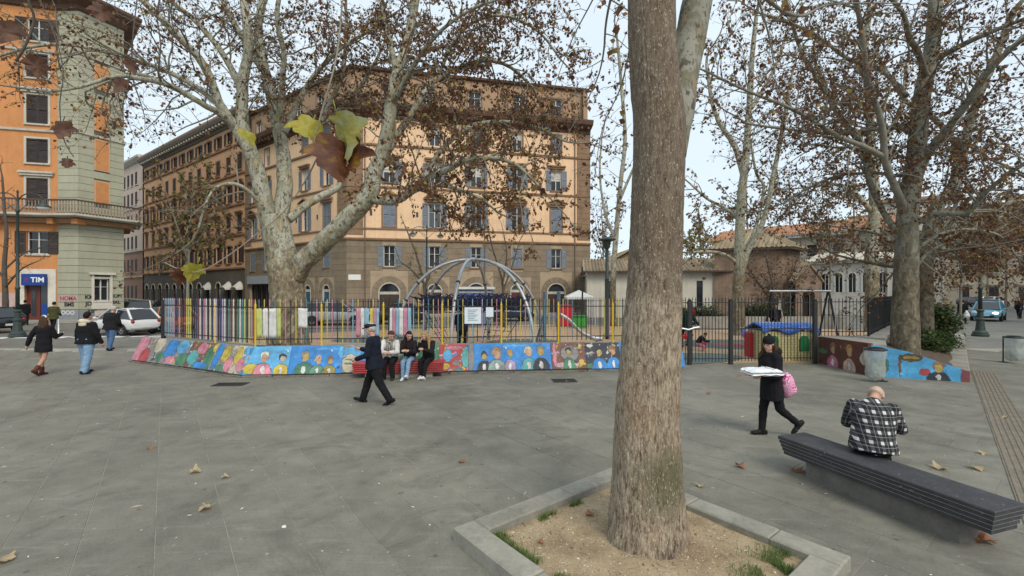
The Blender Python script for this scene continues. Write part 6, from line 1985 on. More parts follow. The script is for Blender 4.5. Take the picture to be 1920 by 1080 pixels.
bough([(1300, -100, 5.2), (1400, -40, 6.4), (1440, 60, 6.8), (1455, 160, 7.0)], 0.04, 0.006, 0.5)
bough([(1000, -200, 4.4), (700, -160, 4.2), (500, -60, 4.0), (280, -40, 3.9), (100, -60, 3.8)], 0.06, 0.012, 0.75)
nt.grow(step=0.45, L1=0.95, leafd=0.34, lsize=0.10, droop=0.5, up=0.1, density=1.0, r1=0.010)
for o in list(t2.children):
    if o.name.startswith('branches') or o.name.startswith('twigs') or o.name.startswith('crown'): o['kind'] = 'stuff'

# ---- big near leaves hanging on a drooping twig
def lobed_leaf(size, curl=0.3, seed=0):
    """five-lobed plane leaf, stalk end at the origin, tip along +y, folded and curled"""
    rr = random.Random(seed)
    outline = [(0, 0), (0.14, -0.05), (0.32, -0.03), (0.36, 0.06), (0.33, 0.15), (0.44, 0.20), (0.54, 0.30), (0.56, 0.42), (0.44, 0.44), (0.34, 0.48), (0.36, 0.58), (0.34, 0.68), (0.24, 0.72), (0.16, 0.80), (0.09, 0.92), (0, 1.0)]
    right = outline; left = [(-x, y) for x, y in outline[1:-1]][::-1]
    pts = right + left
    b = MB()
    n = len(pts)
    vs = [V(0, 0.42, 0)] + [V(x, y, 0) for x, y in pts]
    ring = [V(x * 0.5, 0.42 + (y - 0.42) * 0.5, 0) for x, y in pts]
    vs = [V(0, 0.42, 0)] + ring + [V(x * (1 + rr.uniform(-0.08, 0.08)), y, 0) for x, y in pts]
    fs = [(0, 1 + k, 1 + (k + 1) % n) for k in range(n)] + [(1 + k, 1 + n + k, 1 + n + (k + 1) % n, 1 + (k + 1) % n) for k in range(n)]
    out = []
    for v in vs:
        z = curl * (v.x ** 2) * 1.4 - curl * 0.9 * (v.y - 0.3) ** 2 + 0.16 * noise.noise(V(v.x * 3 + seed, v.y * 3, seed)) + 0.06 * noise.noise(V(v.x * 8, v.y * 8, seed)) + 0.10 * abs(v.x) 
        out.append(V(v.x, v.y, z) * size)
    b.add(out, fs)
    # stalk
    b.tube([V(0, 0, 0), V(0.01, -0.18, 0.04) * size, V(0, -0.34, 0.10) * size], 0.0016 + size * 0.006, 4)
    return b
def near_leaf_mat(name, a, b_, c_, sc=9):
    t = newmat(name)
    vec = t.coord('Object')
    n = t.noise(vec, sc, 4, 0.6, 0.5)
    v = t.new('ShaderNodeTexVoronoi', feature='DISTANCE_TO_EDGE'); v.inputs['Scale'].default_value = 38; t.link(vec, v.inputs['Vector'])
    cc = t.ramp(n, [(0.36, a), (0.5, b_), (0.63, c_)])
    cc = t.mix(t.ramp(v.outputs['Distance'], [(0.0, 0.35), (0.06, 0.0)]), cc, tuple(min(1, x * 1.7) for x in b_))
    t.base(cc); t.set(Roughness=0.6)
    tr = t.new('ShaderNodeBsdfTranslucent'); t.link(cc, tr.inputs['Color'])
    mx = t.new('ShaderNodeMixShader'); mx.inputs[0].default_value = 0.35
    t.link(t.bsdf.outputs[0], mx.inputs[1]); t.link(tr.outputs[0], mx.inputs[2]); t.link(mx.outputs[0], t.n.get('Material Output').inputs['Surface'])
    t.bump(n, 0.4, 0.01)
    return t.m
NL_GY = near_leaf_mat('near_leaf_green_yellow', (0.33, 0.36, 0.22), (0.30, 0.27, 0.06), (0.22, 0.20, 0.05))
NL_BR = near_leaf_mat('near_leaf_brown', (0.035, 0.010, 0.007), (0.11, 0.036, 0.013), (0.30, 0.17, 0.02))
NL_Y = near_leaf_mat('near_leaf_yellow', (0.26, 0.24, 0.03), (0.36, 0.31, 0.04), (0.16, 0.16, 0.04))
NL_D = near_leaf_mat('near_leaf_dark', (0.05, 0.022, 0.014), (0.11, 0.045, 0.022), (0.20, 0.10, 0.04))
DT = 1.6
def put_leaf(px, py, d, size, m, rx, ry, rz, label, seed, curl=0.35):
    o = lobed_leaf(size, curl, seed).build('plane_leaf', m, smooth=True)
    o.location = P(px, py, d)
    o.rotation_euler = (R(rx), R(ry), R(rz))
    tag(o, label, 'leaf', 'near leaves hanging in front of the view')
    return o
hang = thing('hanging_twig', 'thin drooping twig hanging from above with near leaves', 'twig', P(640, -40, DT))
tw = MB()
tw.tube(catmull([P(700, -290, 3.4), P(668, -160, 2.4), P(645, -20, 1.8), P(632, 100, 1.66), P(606, 200, 1.62), P(590, 262, DT), P(595, 294, DT)], 5), 0.0032, 6)
tw.build('twig', BARKG, hang, smooth=True, world=True)
tw = MB()
tw.tube(catmull([P(595, 294, DT), P(572, 340, DT), P(530, 398, DT), P(480, 440, DT), P(430, 478, DT), P(380, 507, DT), P(345, 508, DT), P(308, 492, DT)], 5), [0.0028] * 6 + [0.002] * 30, 6)
tw.build('twig', M('twig_pale', (0.25, 0.21, 0.17), 0.8), hang, smooth=True, world=True)
put_leaf(586, 226, DT, 0.125, NL_Y, -112, 24, 34, 'yellow-green left leaf of the hanging cluster in front of the big tree', 1, 0.8)
put_leaf(632, 216, DT - 0.03, 0.15, NL_GY, -62, -8, -28, 'pale green top leaf of the hanging cluster in front of the big tree', 2, 0.7)
put_leaf(630, 262, DT - 0.02, 0.175, NL_BR, -97, 8, 58, 'dark brown drooping leaf of the hanging cluster in front of the big tree', 3, 0.6)
put_leaf(656, 268, DT + 0.02, 0.165, NL_BR, -94, -8, -52, 'long brown right leaf of the hanging cluster in front of the big tree', 4, 0.6)
put_leaf(470, 250, 1.7, 0.075, NL_Y, -128, 40, 40, 'yellow leaf hanging left of the main leaf cluster', 5)
put_leaf(370, 496, DT, 0.075, NL_Y, -60, 10, 60, 'bright yellow leaf on the tip of the drooping twig', 6, 0.1)
put_leaf(340, 505, DT, 0.06, NL_BR, -80, 0, 70, 'small brown leaf under the tip of the drooping twig', 7, 0.2)
tw2 = thing('hanging_twig', 'dark thin twig with brown leaves drooping in front of the left building', 'twig', P(62, -60, 2.2))
b = MB(); b.tube(catmull([P(280, -330, 3.2), P(180, -160, 2.5), P(62, -30, 2.2), P(64, 35, 2.2), P(50, 80, 2.2), P(30, 115, 2.2)], 5), 0.006, 6); b.build('twig', BARKD, tw2, smooth=True, world=True)
b = MB(); b.tube(catmull([P(62, -30, 2.2), P(100, 60, 2.15), P(118, 130, 2.1), P(112, 200, 2.1), P(120, 262, 2.1), P(138, 294, 2.1)], 5), 0.0022, 5); b.build('twig', BARKD, tw2, smooth=True, world=True)
b = MB(); b.tube(catmull([P(280, -330, 3.2), P(262, -60, 2.6), P(250, 60, 2.4), P(246, 122, 2.4), P(238, 170, 2.4)], 5), 0.003, 5); b.build('twig', BARKD, tw2, smooth=True, world=True)
put_leaf(12, 40, 2.2, 0.13, NL_D, -95, 0, 10, 'dark brown leaf at the left edge beside the orange wall', 8)
put_leaf(70, 108, 2.2, 0.10, NL_D, -85, 0, 60, 'curled brown leaf hanging before the left orange windows', 9)
put_leaf(118, 228, 2.1, 0.095, NL_D, -100, 0, 20, 'large dark brown leaf hanging before the grey-green corner', 10)
put_leaf(126, 298, 2.1, 0.055, NL_D, -110, 0, 40, 'small brown leaf at the lowest tip of the left twig', 11)
put_leaf(246, 112, 2.4, 0.085, NL_D, -100, 0, 70, 'dark red-brown leaf hanging against the sky beside the left building', 12)
put_leaf(232, 148, 2.4, 0.09, NL_D, -95, 20, 10, 'brown curled leaf just below the red-brown one against the sky', 13)
put_leaf(190, 8, 2.3, 0.10, NL_D, -90, 0, 50, 'brown leaf at the top edge before the left cornice', 14)

# ---- shrubs: leafy masses on stems
def shrub(name, label, base, rx, ry, h, n, leaf, lsize, seed, group=None):
    t = thing(name, label, 'shrub', base, 0, group)
    rr = random.Random(seed)
    st, lf = MB(), MB()
    for k in range(n):
        a = rr.uniform(0, 6.28); q = sqrt(rr.random()); 
        zt_ = h * (0.35 + 0.65 * rr.random())
        lim = sqrt(max(0.05, 1 - (zt_ / h - 0.35) ** 2 * 1.6))
        tip = V(rx * q * cos(a) * lim, ry * q * sin(a) * lim, zt_ * (0.8 + 0.3 * noise.noise(V(a, q * 2, seed))))
        root = V(tip.x * 0.35, tip.y * 0.35, -0.05)
        mid = root.lerp(tip, 0.5) + V(rr.gauss(0, 0.06), rr.gauss(0, 0.06), 0.05)
        if k % 4 == 0: st.tube([root, mid, tip], [0.012, 0.008, 0.003], 4, cap=False)
        for j in range(5):
            o = tip.lerp(mid, rr.random() * 0.8) + V(rr.gauss(0, 0.07), rr.gauss(0, 0.07), rr.gauss(0, 0.06))
            z = lsize * rr.uniform(0.6, 1.3)
            d = V(rr.gauss(0, 1), rr.gauss(0, 1), rr.gauss(0.2, 0.6)).normalized(); x, y = frame_of(d)
            lf.add([o, o + d * z * 0.5 + x * z * 0.32, o + d * z, o + d * z * 0.5 - x * z * 0.32 + y * z * 0.1], [(0, 1, 2), (0, 2, 3)])
    tag(st.build('stems', BARKD, t), kind='stuff')
    tag(lf.build('foliage', leaf, t), kind='stuff')
    return t
shrub('evergreen_shrub', 'tall dark evergreen shrub behind the big right tree', P(1752, 640, 18.5) * 1 if False else V(17.2, 18.6, 0.3), 1.15, 1.1, 2.0, 900, LEAF_G, 0.13, 1)
shrub('evergreen_shrub', 'low broad evergreen shrub right of the big tree trunk in the bed', V(13.35, 14.9, 0.2), 0.95, 0.8, 0.95, 620, LEAF_G, 0.11, 2)
shrub('evergreen_shrub', 'small leafy shrub at the street kerb behind the low broad one', V(15.5, 16.6, 0.2), 0.8, 0.8, 0.9, 420, LEAF_G, 0.11, 3)
shrub('hedge', 'dark hedge behind the playground gate left of the playhouse', V(11.5, 28.9, 0), 2.6, 0.6, 1.7, 1100, LEAF_G, 0.14, 4)
shrub('hedge', 'dark hedge behind the playhouse roof', V(15.8, 28.9, 0), 2.4, 0.6, 1.9, 1100, LEAF_G, 0.14, 5)
# ================================================================== street furniture and playground
RB0, RB1 = wall_px(668), wall_px(833)
nB_ = V(-dB.y, dB.x, 0)
slab_bench('red_bench', 'red stacked-slab bench against the mural with three young people', RB1 - nB_ * 0.50, atan2(dB.y, dB.x), (RB1 - RB0).length, 0.46, 0.13, 0.42, 5,
           M('paint_red', (0.34, 0.045, 0.045), 0.55, 0.25, 4, 0.2, 40), CONC, 0.006, 0.011)

def ornate_lamp(label, base, H, rz=0.0, arms=True, group='old cast-iron street lamps'):
    t = thing('street_lamp', label, 'lamp', base, rz, group)
    b = MB(); b.lathe([(0.34, 0), (0.34, 0.10), (0.30, 0.13), (0.30, 0.2), (0.26, 0.24), (0.20, 0.30), (0.17, 0.55), (0.15, 0.80), (0.19, 0.84), (0.19, 0.90), (0.13, 0.95), (0.12, 1.25), (0.16, 1.29), (0.16, 1.34), (0.10, 1.4)], 16)
    b.build('base', GREEN_IRON, t, smooth=False)
    b = MB(); b.lathe([(0.085, 1.38), (0.08, 2.4), (0.105, 2.43), (0.105, 2.52), (0.075, 2.56), (0.055, H - 1.0), (0.09, H - 0.96), (0.09, H - 0.85), (0.05, H - 0.8), (0.035, H), (0.06, H + 0.05), (0.0, H + 0.2)], 12)
    b.build('post', GREEN_IRON, t, smooth=True)
    if arms:
        for sg in (-1, 1):
            b = MB()
            pts = [V(0, 0, H - 0.75)] + [V(sg * (0.62 - 0.62 * cos(a)), 0, H - 0.55 + 0.55 * sin(a)) for a in [0.3 + k * 0.27 for k in range(10)]]
            b.tube(pts, 0.028, 6)
            b.tube([V(sg * 0.1, 0, H - 0.9), V(sg * 0.45, 0, H - 0.55), V(sg * 0.75, 0, H - 0.3)], 0.015, 5)
            ex = pts[-1]
            arm = b.build('arm', GREEN_IRON, t, smooth=True)
            b = MB(); b.lathe([(0.03, 0.02), (0.06, -0.05), (0.10, -0.16), (0.30, -0.34), (0.30, -0.37)], 14, ex); b.build('lamp_hood', GREEN_IRON, arm, smooth=True)
            b = MB(); b.lathe([(0.27, -0.365), (0.25, -0.43), (0.16, -0.52), (0.0, -0.55)], 14, ex); b.build('lamp_glass', M('lamp_opal', (0.72, 0.72, 0.70), 0.3, 0.03), arm, smooth=True)
    return t
p = G(33, 632); ornate_lamp('old iron double-arm street lamp in front of the phone shop', p, 7.3, 0.1)
p = G(1838, 630); ornate_lamp('old iron street lamp with stout base beside the right-hand street', p, 7.3, 0.7)
p = G(800, 545 + 2000 / 37.5); ornate_lamp('old iron street lamp before the orange building left of the dome', p, 7.6, 0.5)
# modern lamp post in the playground
p = G(1138, 545 + 2000 / 22)
t = thing('park_lamp', 'dark green park lamp post with flat round head left of the near trunk', 'lamp', p)
b = MB(); b.lathe([(0.16, 0), (0.16, 0.25), (0.115, 0.3), (0.10, 2.9), (0.105, 2.92), (0.085, 2.95), (0.08, 4.35)], 14); b.build('post', GREEN_IRON, t, smooth=True)
b = MB(); b.lathe([(0.08, 4.35), (0.15, 4.45), (0.19, 4.65), (0.19, 4.72), (0.42, 4.80), (0.42, 4.84), (0.12, 4.95), (0, 4.97)], 18); b.build('lamp_head', GREEN_IRON, t)
p = G(1092, 545 + 2000 / 31)
t = thing('sign_pole', 'thin dark pole right of the red container', 'pole', p)
b = MB(); b.lathe([(0.10, 0), (0.10, 0.3), (0.06, 0.35), (0.05, 3.9), (0.07, 3.92), (0, 4.0)], 10); b.build('post', IRON, t)

# ------------------------------------------------------------------ climbing dome
dc = G(887, 545 + 2000 / 18.6)
dome = thing('climbing_dome', 'steel arched climbing dome with dark blue rope nets behind the fence', 'climbing frame', dc)
RD, HD = 3.12, 3.62
def arc_pt(a, s):
    """s from 0 at the ground to 1 at the hub"""
    th = s * pi / 2 * 0.985
    r = RD * cos(th) ** 0.9 if s < 1 else 0.02
    return V(r * cos(a), r * sin(a), HD * sin(th) ** 0.95)
angs = [R(-99 + 60 * k) for k in range(6)]
for a in angs:
    b = MB(); b.tube([arc_pt(a, k / 18) for k in range(19)], 0.062, 10)
    leg = b.build('arch_leg', STEEL, dome, smooth=True)
    for s in (0.06, 0.36, 0.52):
        b = MB(); p0, p1 = arc_pt(a, s - 0.006), arc_pt(a, s + 0.006); b.tube([p0, p1], 0.085, 10); b.build('clamp_ring', IRON, leg)
b = MB(); b.lathe([(0.12, -0.07), (0.16, -0.04), (0.16, 0.04), (0.06, 0.09)], 12, (0, 0, HD)); b.build('hub', STEEL, dome)
ROPE = M('rope_navy', (0.018, 0.022, 0.06), 0.9, 0.3, 10, 0.1, 60)
net = MB()
rings = []
for j, (fr, zz) in enumerate(((0.99, 2.12), (0.8, 2.0), (0.6, 1.93), (0.4, 1.9), (0.2, 1.88))):
    row = []
    for k in range(6):
        s = math.asin(min(1, (zz / HD))) / (pi / 2)
        rr = RD * cos(s * pi / 2) ** 0.9 * fr
        row.append(V(rr * cos(angs[k]), rr * sin(angs[k]), zz))
    rings.append(row)
for row in rings:
    for k in range(6):
        a_, b_ = row[k], row[(k + 1) % 6]
        net.tube([a_, (a_ + b_) / 2 - V(0, 0, 0.12), b_], 0.020, 4)
for k in range(6):
    net.tube([r[k] for r in rings] + [V(0, 0, 1.86)], 0.016, 4)
    for f in (0.25, 0.5, 0.75):
        net.tube([r[k].lerp(r[(k + 1) % 6], f) - V(0, 0, 0.12 * 4 * f * (1 - f)) for r in rings] + [V(0, 0, 1.86)], 0.013, 4)
# hanging side nets
for k in range(6):
    for f in (0.0, 0.25, 0.5, 0.75):
        top = rings[0][k].lerp(rings[0][(k + 1) % 6], f) - V(0, 0, 0.12 * 4 * f * (1 - f))
        bot = V(top.x * 0.55, top.y * 0.55, 0.25)
        if k % 2 == 0: net.tube([top, (top + bot) / 2 + V(0, 0, -0.1), bot], 0.013, 4)
    for h in (0.25, 0.5, 0.75):
        if k % 2 == 0:
            pp = []
            for f in (0.0, 0.33, 0.66, 0.95):
                top = rings[0][k].lerp(rings[0][(k + 1) % 6], f); bot = V(top.x * 0.55, top.y * 0.55, 0.25); pp.append(top.lerp(bot, h) - V(0, 0, 0.1))
            net.tube(pp, 0.013, 4)
rr = random.Random(12)
for k in range(230):     # the upper web, strung between the arches
    a, a2 = rr.uniform(0, 6.28), rr.uniform(-0.7, 0.7)
    z0_, z1_ = rr.uniform(1.5, 2.25), rr.uniform(1.5, 2.25)
    r0_, r1_ = rr.uniform(0.6, 2.4), rr.uniform(0.6, 2.4)
    p0, p1 = V(r0_ * cos(a), r0_ * sin(a), z0_), V(r1_ * cos(a + a2), r1_ * sin(a + a2), z1_)
    net.tube([p0, (p0 + p1) / 2 - V(0, 0, 0.08), p1], 0.02, 4)
tag(net.build('rope_net', ROPE, dome), kind='stuff')

# ------------------------------------------------------------------ slide beside the dome
sp_ = G(1032, 545 + 2000 / 19.5)
sl = thing('play_slide', 'grey-blue play slide right of the climbing dome behind the fence', 'slide', sp_, 0.0)
BLU = M('toy_blue_grey', (0.09, 0.13, 0.21), 0.4, 0.1, 3, 0.05, 30)
for (x, y) in ((-0.25, -0.3), (-0.25, 0.3), (0.35, -0.3), (0.35, 0.3)):
    b = MB(); b.bar(V(x, y, -0.02), V(x, y, 2.3), 0.05, 8); b.build('post', BLU, sl)
b = MB(); b.bbox(-0.3, 0.4, -0.3, 0.3, 1.18, 1.24); b.build('deck', BLU, sl)
b = MB()
cp = catmull([V(0.4, 0, 1.25), V(0.8, 0, 1.0), V(1.3, 0, 0.5), V(1.8, 0, 0.25), V(2.2, 0, 0.2)], 5)
vs = []
for q in cp: vs += [q + V(0, -0.28, 0.16), q + V(0, -0.24, 0), q + V(0, 0.24, 0), q + V(0, 0.28, 0.16)]
b.add(vs, [(i * 4 + j, i * 4 + j + 1, i * 4 + j + 5, i * 4 + j + 4) for i in range(len(cp) - 1) for j in range(3)])
ch_ = b.build('chute', STEEL, sl, smooth=True); md = ch_.modifiers.new('thickness', 'SOLIDIFY'); md.thickness = 0.02
b = MB(); b.bar(V(2.0, -0.2, -0.01), V(2.0, -0.2, 0.2), 0.03); b.bar(V(2.0, 0.2, -0.01), V(2.0, 0.2, 0.2), 0.03); b.build('foot', BLU, sl)
for k in range(5):
    b = MB(); b.bar(V(-0.62 + 0.07 * k, -0.25, 0.1 + k * 0.24), V(-0.62 + 0.07 * k, 0.25, 0.1 + k * 0.24), 0.02); b.build('rung', STEEL, sl)
for y in (-0.26, 0.26):
    b = MB(); b.bar(V(-0.66, y, -0.02), V(-0.28, y, 1.3), 0.03); b.build('ladder_rail', BLU, sl)

# ------------------------------------------------------------------ playhouse
hp = G(1464, 672)
ph = thing('playhouse', 'yellow toy playhouse with wavy blue roof and green arched windows', 'playhouse', hp, 0.0)
YB = newmat('toy_yellow_brick')
bkn = YB.new('ShaderNodeTexBrick'); bkn.inputs['Scale'].default_value = 1; bkn.inputs['Brick Width'].default_value = 0.16; bkn.inputs['Row Height'].default_value = 0.09; bkn.inputs['Mortar Size'].default_value = 0.008
bkn.inputs['Color1'].default_value = (0.62, 0.55, 0.27, 1); bkn.inputs['Color2'].default_value = (0.55, 0.48, 0.22, 1); bkn.inputs['Mortar'].default_value = (0.33, 0.29, 0.15, 1)
tcn = YB.new('ShaderNodeTexCoord'); sxn = YB.new('ShaderNodeSeparateXYZ'); YB.link(tcn.outputs['Object'], sxn.inputs[0]); cxn = YB.new('ShaderNodeCombineXYZ'); YB.link(YB.math('ADD', sxn.outputs['X'], sxn.outputs['Y']), cxn.inputs[0]); YB.link(sxn.outputs['Z'], cxn.inputs[1]); YB.link(cxn.outputs[0], bkn.inputs['Vector'])
YB.base(bkn.outputs['Color']); YB.set(Roughness=0.5); YB = YB.m
TG = flat('toy_green', (0.015, 0.16, 0.05), 0.4); TB = M('toy_blue', (0.03, 0.13, 0.52), 0.4, 0.1, 3, 0.05, 30); TR = flat('toy_red', (0.5, 0.02, 0.03), 0.4)
hw_, hd_ = 0.84, 0.55
b = wall_grid(MB(), 2 * hw_, 0, 0.98, [(0.14, 0.40, 0.35, 0.75), (1.16, 1.42, 0.35, 0.75)], 0.05)
b.build('front_wall', YB, ph, T(-hw_, -hd_, 0))
b = MB(); b.bbox(-hw_, hw_, hd_ - 0.05, hd_, 0, 0.98); b.bbox(-hw_, -hw_ + 0.05, -hd_ + 0.06, hd_ - 0.051, 0, 0.98); b.bbox(hw_ - 0.05, hw_, -hd_ + 0.06, hd_ - 0.051, 0, 0.98); b.build('walls', YB, ph)
for x in (-0.57, 0.45):
    b = MB(); b.prism([(x - 0.16, 0.33), (x + 0.16, 0.33)] + [(x + 0.16 * cos(a), 0.68 + 0.17 * sin(a)) for a in [pi * k / 8 for k in range(9)]], -hd_ - 0.03, -hd_ + 0.01); b.build('window_shutter', TG, ph)
# roof skirt with a wavy lower edge and ribs
b = MB(); n = 40; vs = []
for k in range(n + 1):
    x = -hw_ - 0.12 + (2 * hw_ + 0.24) * k / n
    vs += [V(x, -hd_ - 0.10, 1.00 + 0.085 * cos((x - 0.45) * 2 * pi / 1.02)), V(x, -hd_ + 0.06, 1.18 + 0.03 * cos((x - 0.45) * 2 * pi / 1.02)), V(x, 0, 1.26), V(x, hd_ + 0.1, 1.0)]
b.add(vs, [(k * 4 + j, k * 4 + 4 + j, k * 4 + 5 + j, k * 4 + 1 + j) for k in range(n) for j in range(3)])
ro = b.build('roof', TB, ph, smooth=True); md = ro.modifiers.new('thickness', 'SOLIDIFY'); md.thickness = 0.05
b = MB()
for k in range(13):
    x = -hw_ + k * 2 * hw_ / 12; b.bar(V(x, -hd_ - 0.06, 1.08 + 0.06 * cos((x - 0.45) * 2 * pi / 1.02)), V(x, -0.02, 1.285), 0.014, 5)
for z, y in ((1.13, -0.47), (1.23, -0.2)): b.bar(V(-hw_, y, z + 0.02), V(hw_, y, z + 0.02), 0.013, 5)
tag(b.build('roof_ribs', flat('toy_pale_blue', (0.35, 0.45, 0.65), 0.4), ro), kind='stuff')
# red and pale blue toddler slide next to it
tp_ = G(1412, 669)
ts_ = thing('toddler_slide', 'small red and pale blue toddler slide left of the playhouse', 'slide', tp_)
for x in (-0.15, 0.28):
    b = MB(); b.chbox(x - 0.06, x + 0.06, -0.2, 0.2, 0, 0.88, 0.03); b.build('side_panel', TR if x < 0 else flat('toy_white', (0.6, 0.62, 0.62), 0.4), ts_)
b = MB(); b.prism([(-0.08, 0.6), (0.21, 0.6), (0.21, 0.66), (-0.08, 0.66)], -0.2, 0.2); b.prism([(-0.08, 0.3), (0.21, 0.3), (0.21, 0.34), (-0.08, 0.34)], -0.2, 0.15); b.build('step', flat('toy_sky', (0.22, 0.48, 0.6), 0.4), ts_)
b = MB(); b.add([V(-0.08, -0.22, 0.62), V(0.22, -0.22, 0.62), V(0.22, -0.95, 0.10), V(-0.08, -0.95, 0.10), V(-0.08, -0.22, 0.56), V(0.22, -0.22, 0.56), V(0.22, -0.95, 0.0), V(-0.08, -0.95, 0.0)], [(0, 3, 2, 1), (4, 5, 6, 7), (0, 1, 5, 4), (2, 3, 7, 6), (1, 2, 6, 5), (3, 0, 4, 7)]); b.build('chute', flat('toy_teal', (0.03, 0.16, 0.19), 0.4), ts_)
# spring riders
def rider(label, base, m, rz):
    t = thing('spring_rider', label, 'spring rider', base, rz)
    b = MB(); b.tube([V(0.09 * cos(k * 0.7), 0.09 * sin(k * 0.7), 0.012 * k) for k in range(30)], 0.014, 6); b.build('spring', IRON, t)
    b = MB(); b.prism([(-0.45, 0.38), (0.40, 0.38), (0.52, 0.55), (0.40, 0.66), (0.18, 0.56), (-0.15, 0.56), (-0.40, 0.68), (-0.52, 0.52)], -0.12, 0.12); o = b.build('body', m, t)
    md = o.modifiers.new('bevel', 'BEVEL'); md.width = 0.04; md.segments = 2
    b = MB(); b.bar(V(0.25, -0.22, 0.78), V(0.25, 0.22, 0.78), 0.02); b.bar(V(0.27, 0, 0.55), V(0.25, 0, 0.78), 0.02); b.build('handle', STEEL, t)
    return t
rider('red spring rider behind the gate beside the near trunk', G(1277, 653), TR, 0.2)
rider('blue spring rider behind the gate left of the toddler slide', G(1399, 650), TB, 1.2)
# swing frame
s0 = P(1447, 546, 21); s1 = P(1553, 548, 21)
sw = thing('swing_frame', 'steel swing frame with top bar behind the playhouse', 'swing', V((s0.x + s1.x) / 2, 21, 0))
hw2 = (s1.x - s0.x) / 2
b = MB(); b.bar(V(-hw2 - 0.1, 0, 2.33), V(hw2 + 0.1, 0, 2.33), 0.05, 10); b.build('top_bar', STEEL, sw)
for x in (-hw2, hw2):
    for y in (-0.7, 0.7):
        b = MB(); b.bar(V(x, y, -0.02), V(x, y * 0.05, 2.30), 0.045, 8); b.build('leg', IRON, sw)
for x in (-0.65, 0.65):
    b = MB(); b.chbox(x - 0.22, x + 0.22, -0.1, 0.1, 0.5, 0.54, 0.01); st_ = b.build('seat', IRON, sw)
    for xx in (x - 0.2, x + 0.2):
        b = MB(); b.bar(V(xx, 0, 0.53), V(xx, 0, 2.30), 0.008, 4); b.build('chain', STEEL, st_)
# flagged pennon post and a bench in the back
pn = thing('pennant_post', 'thin post with red and white pennant above the playhouse', 'flag', G(1462, 545 + 2000 / 23))
b = MB(); b.bar(V(0, 0, 0), V(0, 0, 2.2), 0.02); b.build('post', IRON, pn)
b = MB(); b.add([V(-0.02, 0, 1.9), V(0.03, 0, 1.9), V(0.16, 0.01, 1.05), V(-0.14, -0.01, 1.05)], [(0, 1, 2, 3)]); o = b.build('pennant', M('pennant_white', (0.6, 0.58, 0.55), 0.8), pn); md = o.modifiers.new('thickness', 'SOLIDIFY'); md.thickness = 0.01
b = MB(); b.add([V(-0.12, -0.015, 1.04), V(0.14, -0.015, 1.04), V(0.06, -0.015, 1.35), V(-0.03, -0.015, 1.35)], [(0, 1, 2, 3)]); o = b.build('pennant_patch', TR, pn); md = o.modifiers.new('thickness', 'SOLIDIFY'); md.thickness = 0.008

# containers, kiosk and canopy beyond the playground
rc = thing('red_container', 'red upright container at the far side of the playground', 'container', G(1061, 545 + 2000 / 30))
b = MB(); b.chbox(-0.45, 0.45, -0.4, 0.4, 0.05, 1.25, 0.05); b.build('body', TR, rc)
b = MB(); b.prism([(-0.45, 1.25), (0.45, 1.25), (0.38, 1.42), (-0.38, 1.42)], -0.4, 0.4); b.build('lid', M('lid_dark_red', (0.3, 0.015, 0.02), 0.4), rc)
gc = thing('green_bin', 'low bright green bin right of the red container', 'bin', G(1087, 545 + 2000 / 28.5))
b = MB(); b.chbox(-0.4, 0.4, -0.3, 0.3, 0.02, 0.72, 0.03); b.build('body', flat('bin_green', (0.06, 0.34, 0.05), 0.5), gc)
b = MB(); b.chbox(-0.44, 0.44, -0.34, 0.34, 0.722, 0.80, 0.02); b.build('lid', flat('bin_green_dark', (0.03, 0.2, 0.03), 0.5), gc)
mc = thing('market_canopy', 'white pointed market canopy near the right end of the orange building', 'canopy', G(1085, 545 + 2000 / 34))
for (x, y) in ((-0.9, -0.8), (0.9, -0.8), (0.9, 0.8), (-0.9, 0.8)):
    b = MB(); b.bar(V(x, y, -0.016), V(x, y, 1.92), 0.03); b.build('post', STEEL, mc)
b = MB(); vs = [V(-1, -0.9, 1.9), V(1, -0.9, 1.9), V(1, 0.9, 1.9), V(-1, 0.9, 1.9), V(0, 0, 2.4), V(-1, -0.9, 1.72), V(1, -0.9, 1.72), V(1, 0.9, 1.72), V(-1, 0.9, 1.72)]
b.add(vs, [(0, 1, 4), (1, 2, 4), (2, 3, 4), (3, 0, 4), (0, 5, 6, 1), (1, 6, 7, 2), (2, 7, 8, 3), (3, 8, 5, 0)]); b.build('canopy_cloth', M('canvas_white', (0.6, 0.6, 0.57), 0.85, 0.08), mc)
ks = thing('newsstand', 'white and blue street kiosk seen through the climbing dome', 'kiosk', G(893, 545 + 2000 / 33))
b = MB(); b.bbox(-1.2, 1.2, -0.9, 0.9, 0, 2.45); b.build('body', M('kiosk_grey', (0.2, 0.23, 0.3), 0.5, 0.2), ks)
b = MB(); b.bbox(-1.35, 1.35, -1.2, 1.0, 2.452, 2.62); b.build('roof', M('kiosk_white', (0.62, 0.64, 0.66), 0.5, 0.1), ks)
for k in range(4):
    b = MB(); b.bbox(-1.15, 1.15, -0.95, -0.905, 1.55 + k * 0.21, 1.68 + k * 0.21); b.build('display_row', _mats['kiosk_white'] if k % 2 else M('kiosk_blue', (0.05, 0.13, 0.4), 0.5), ks)

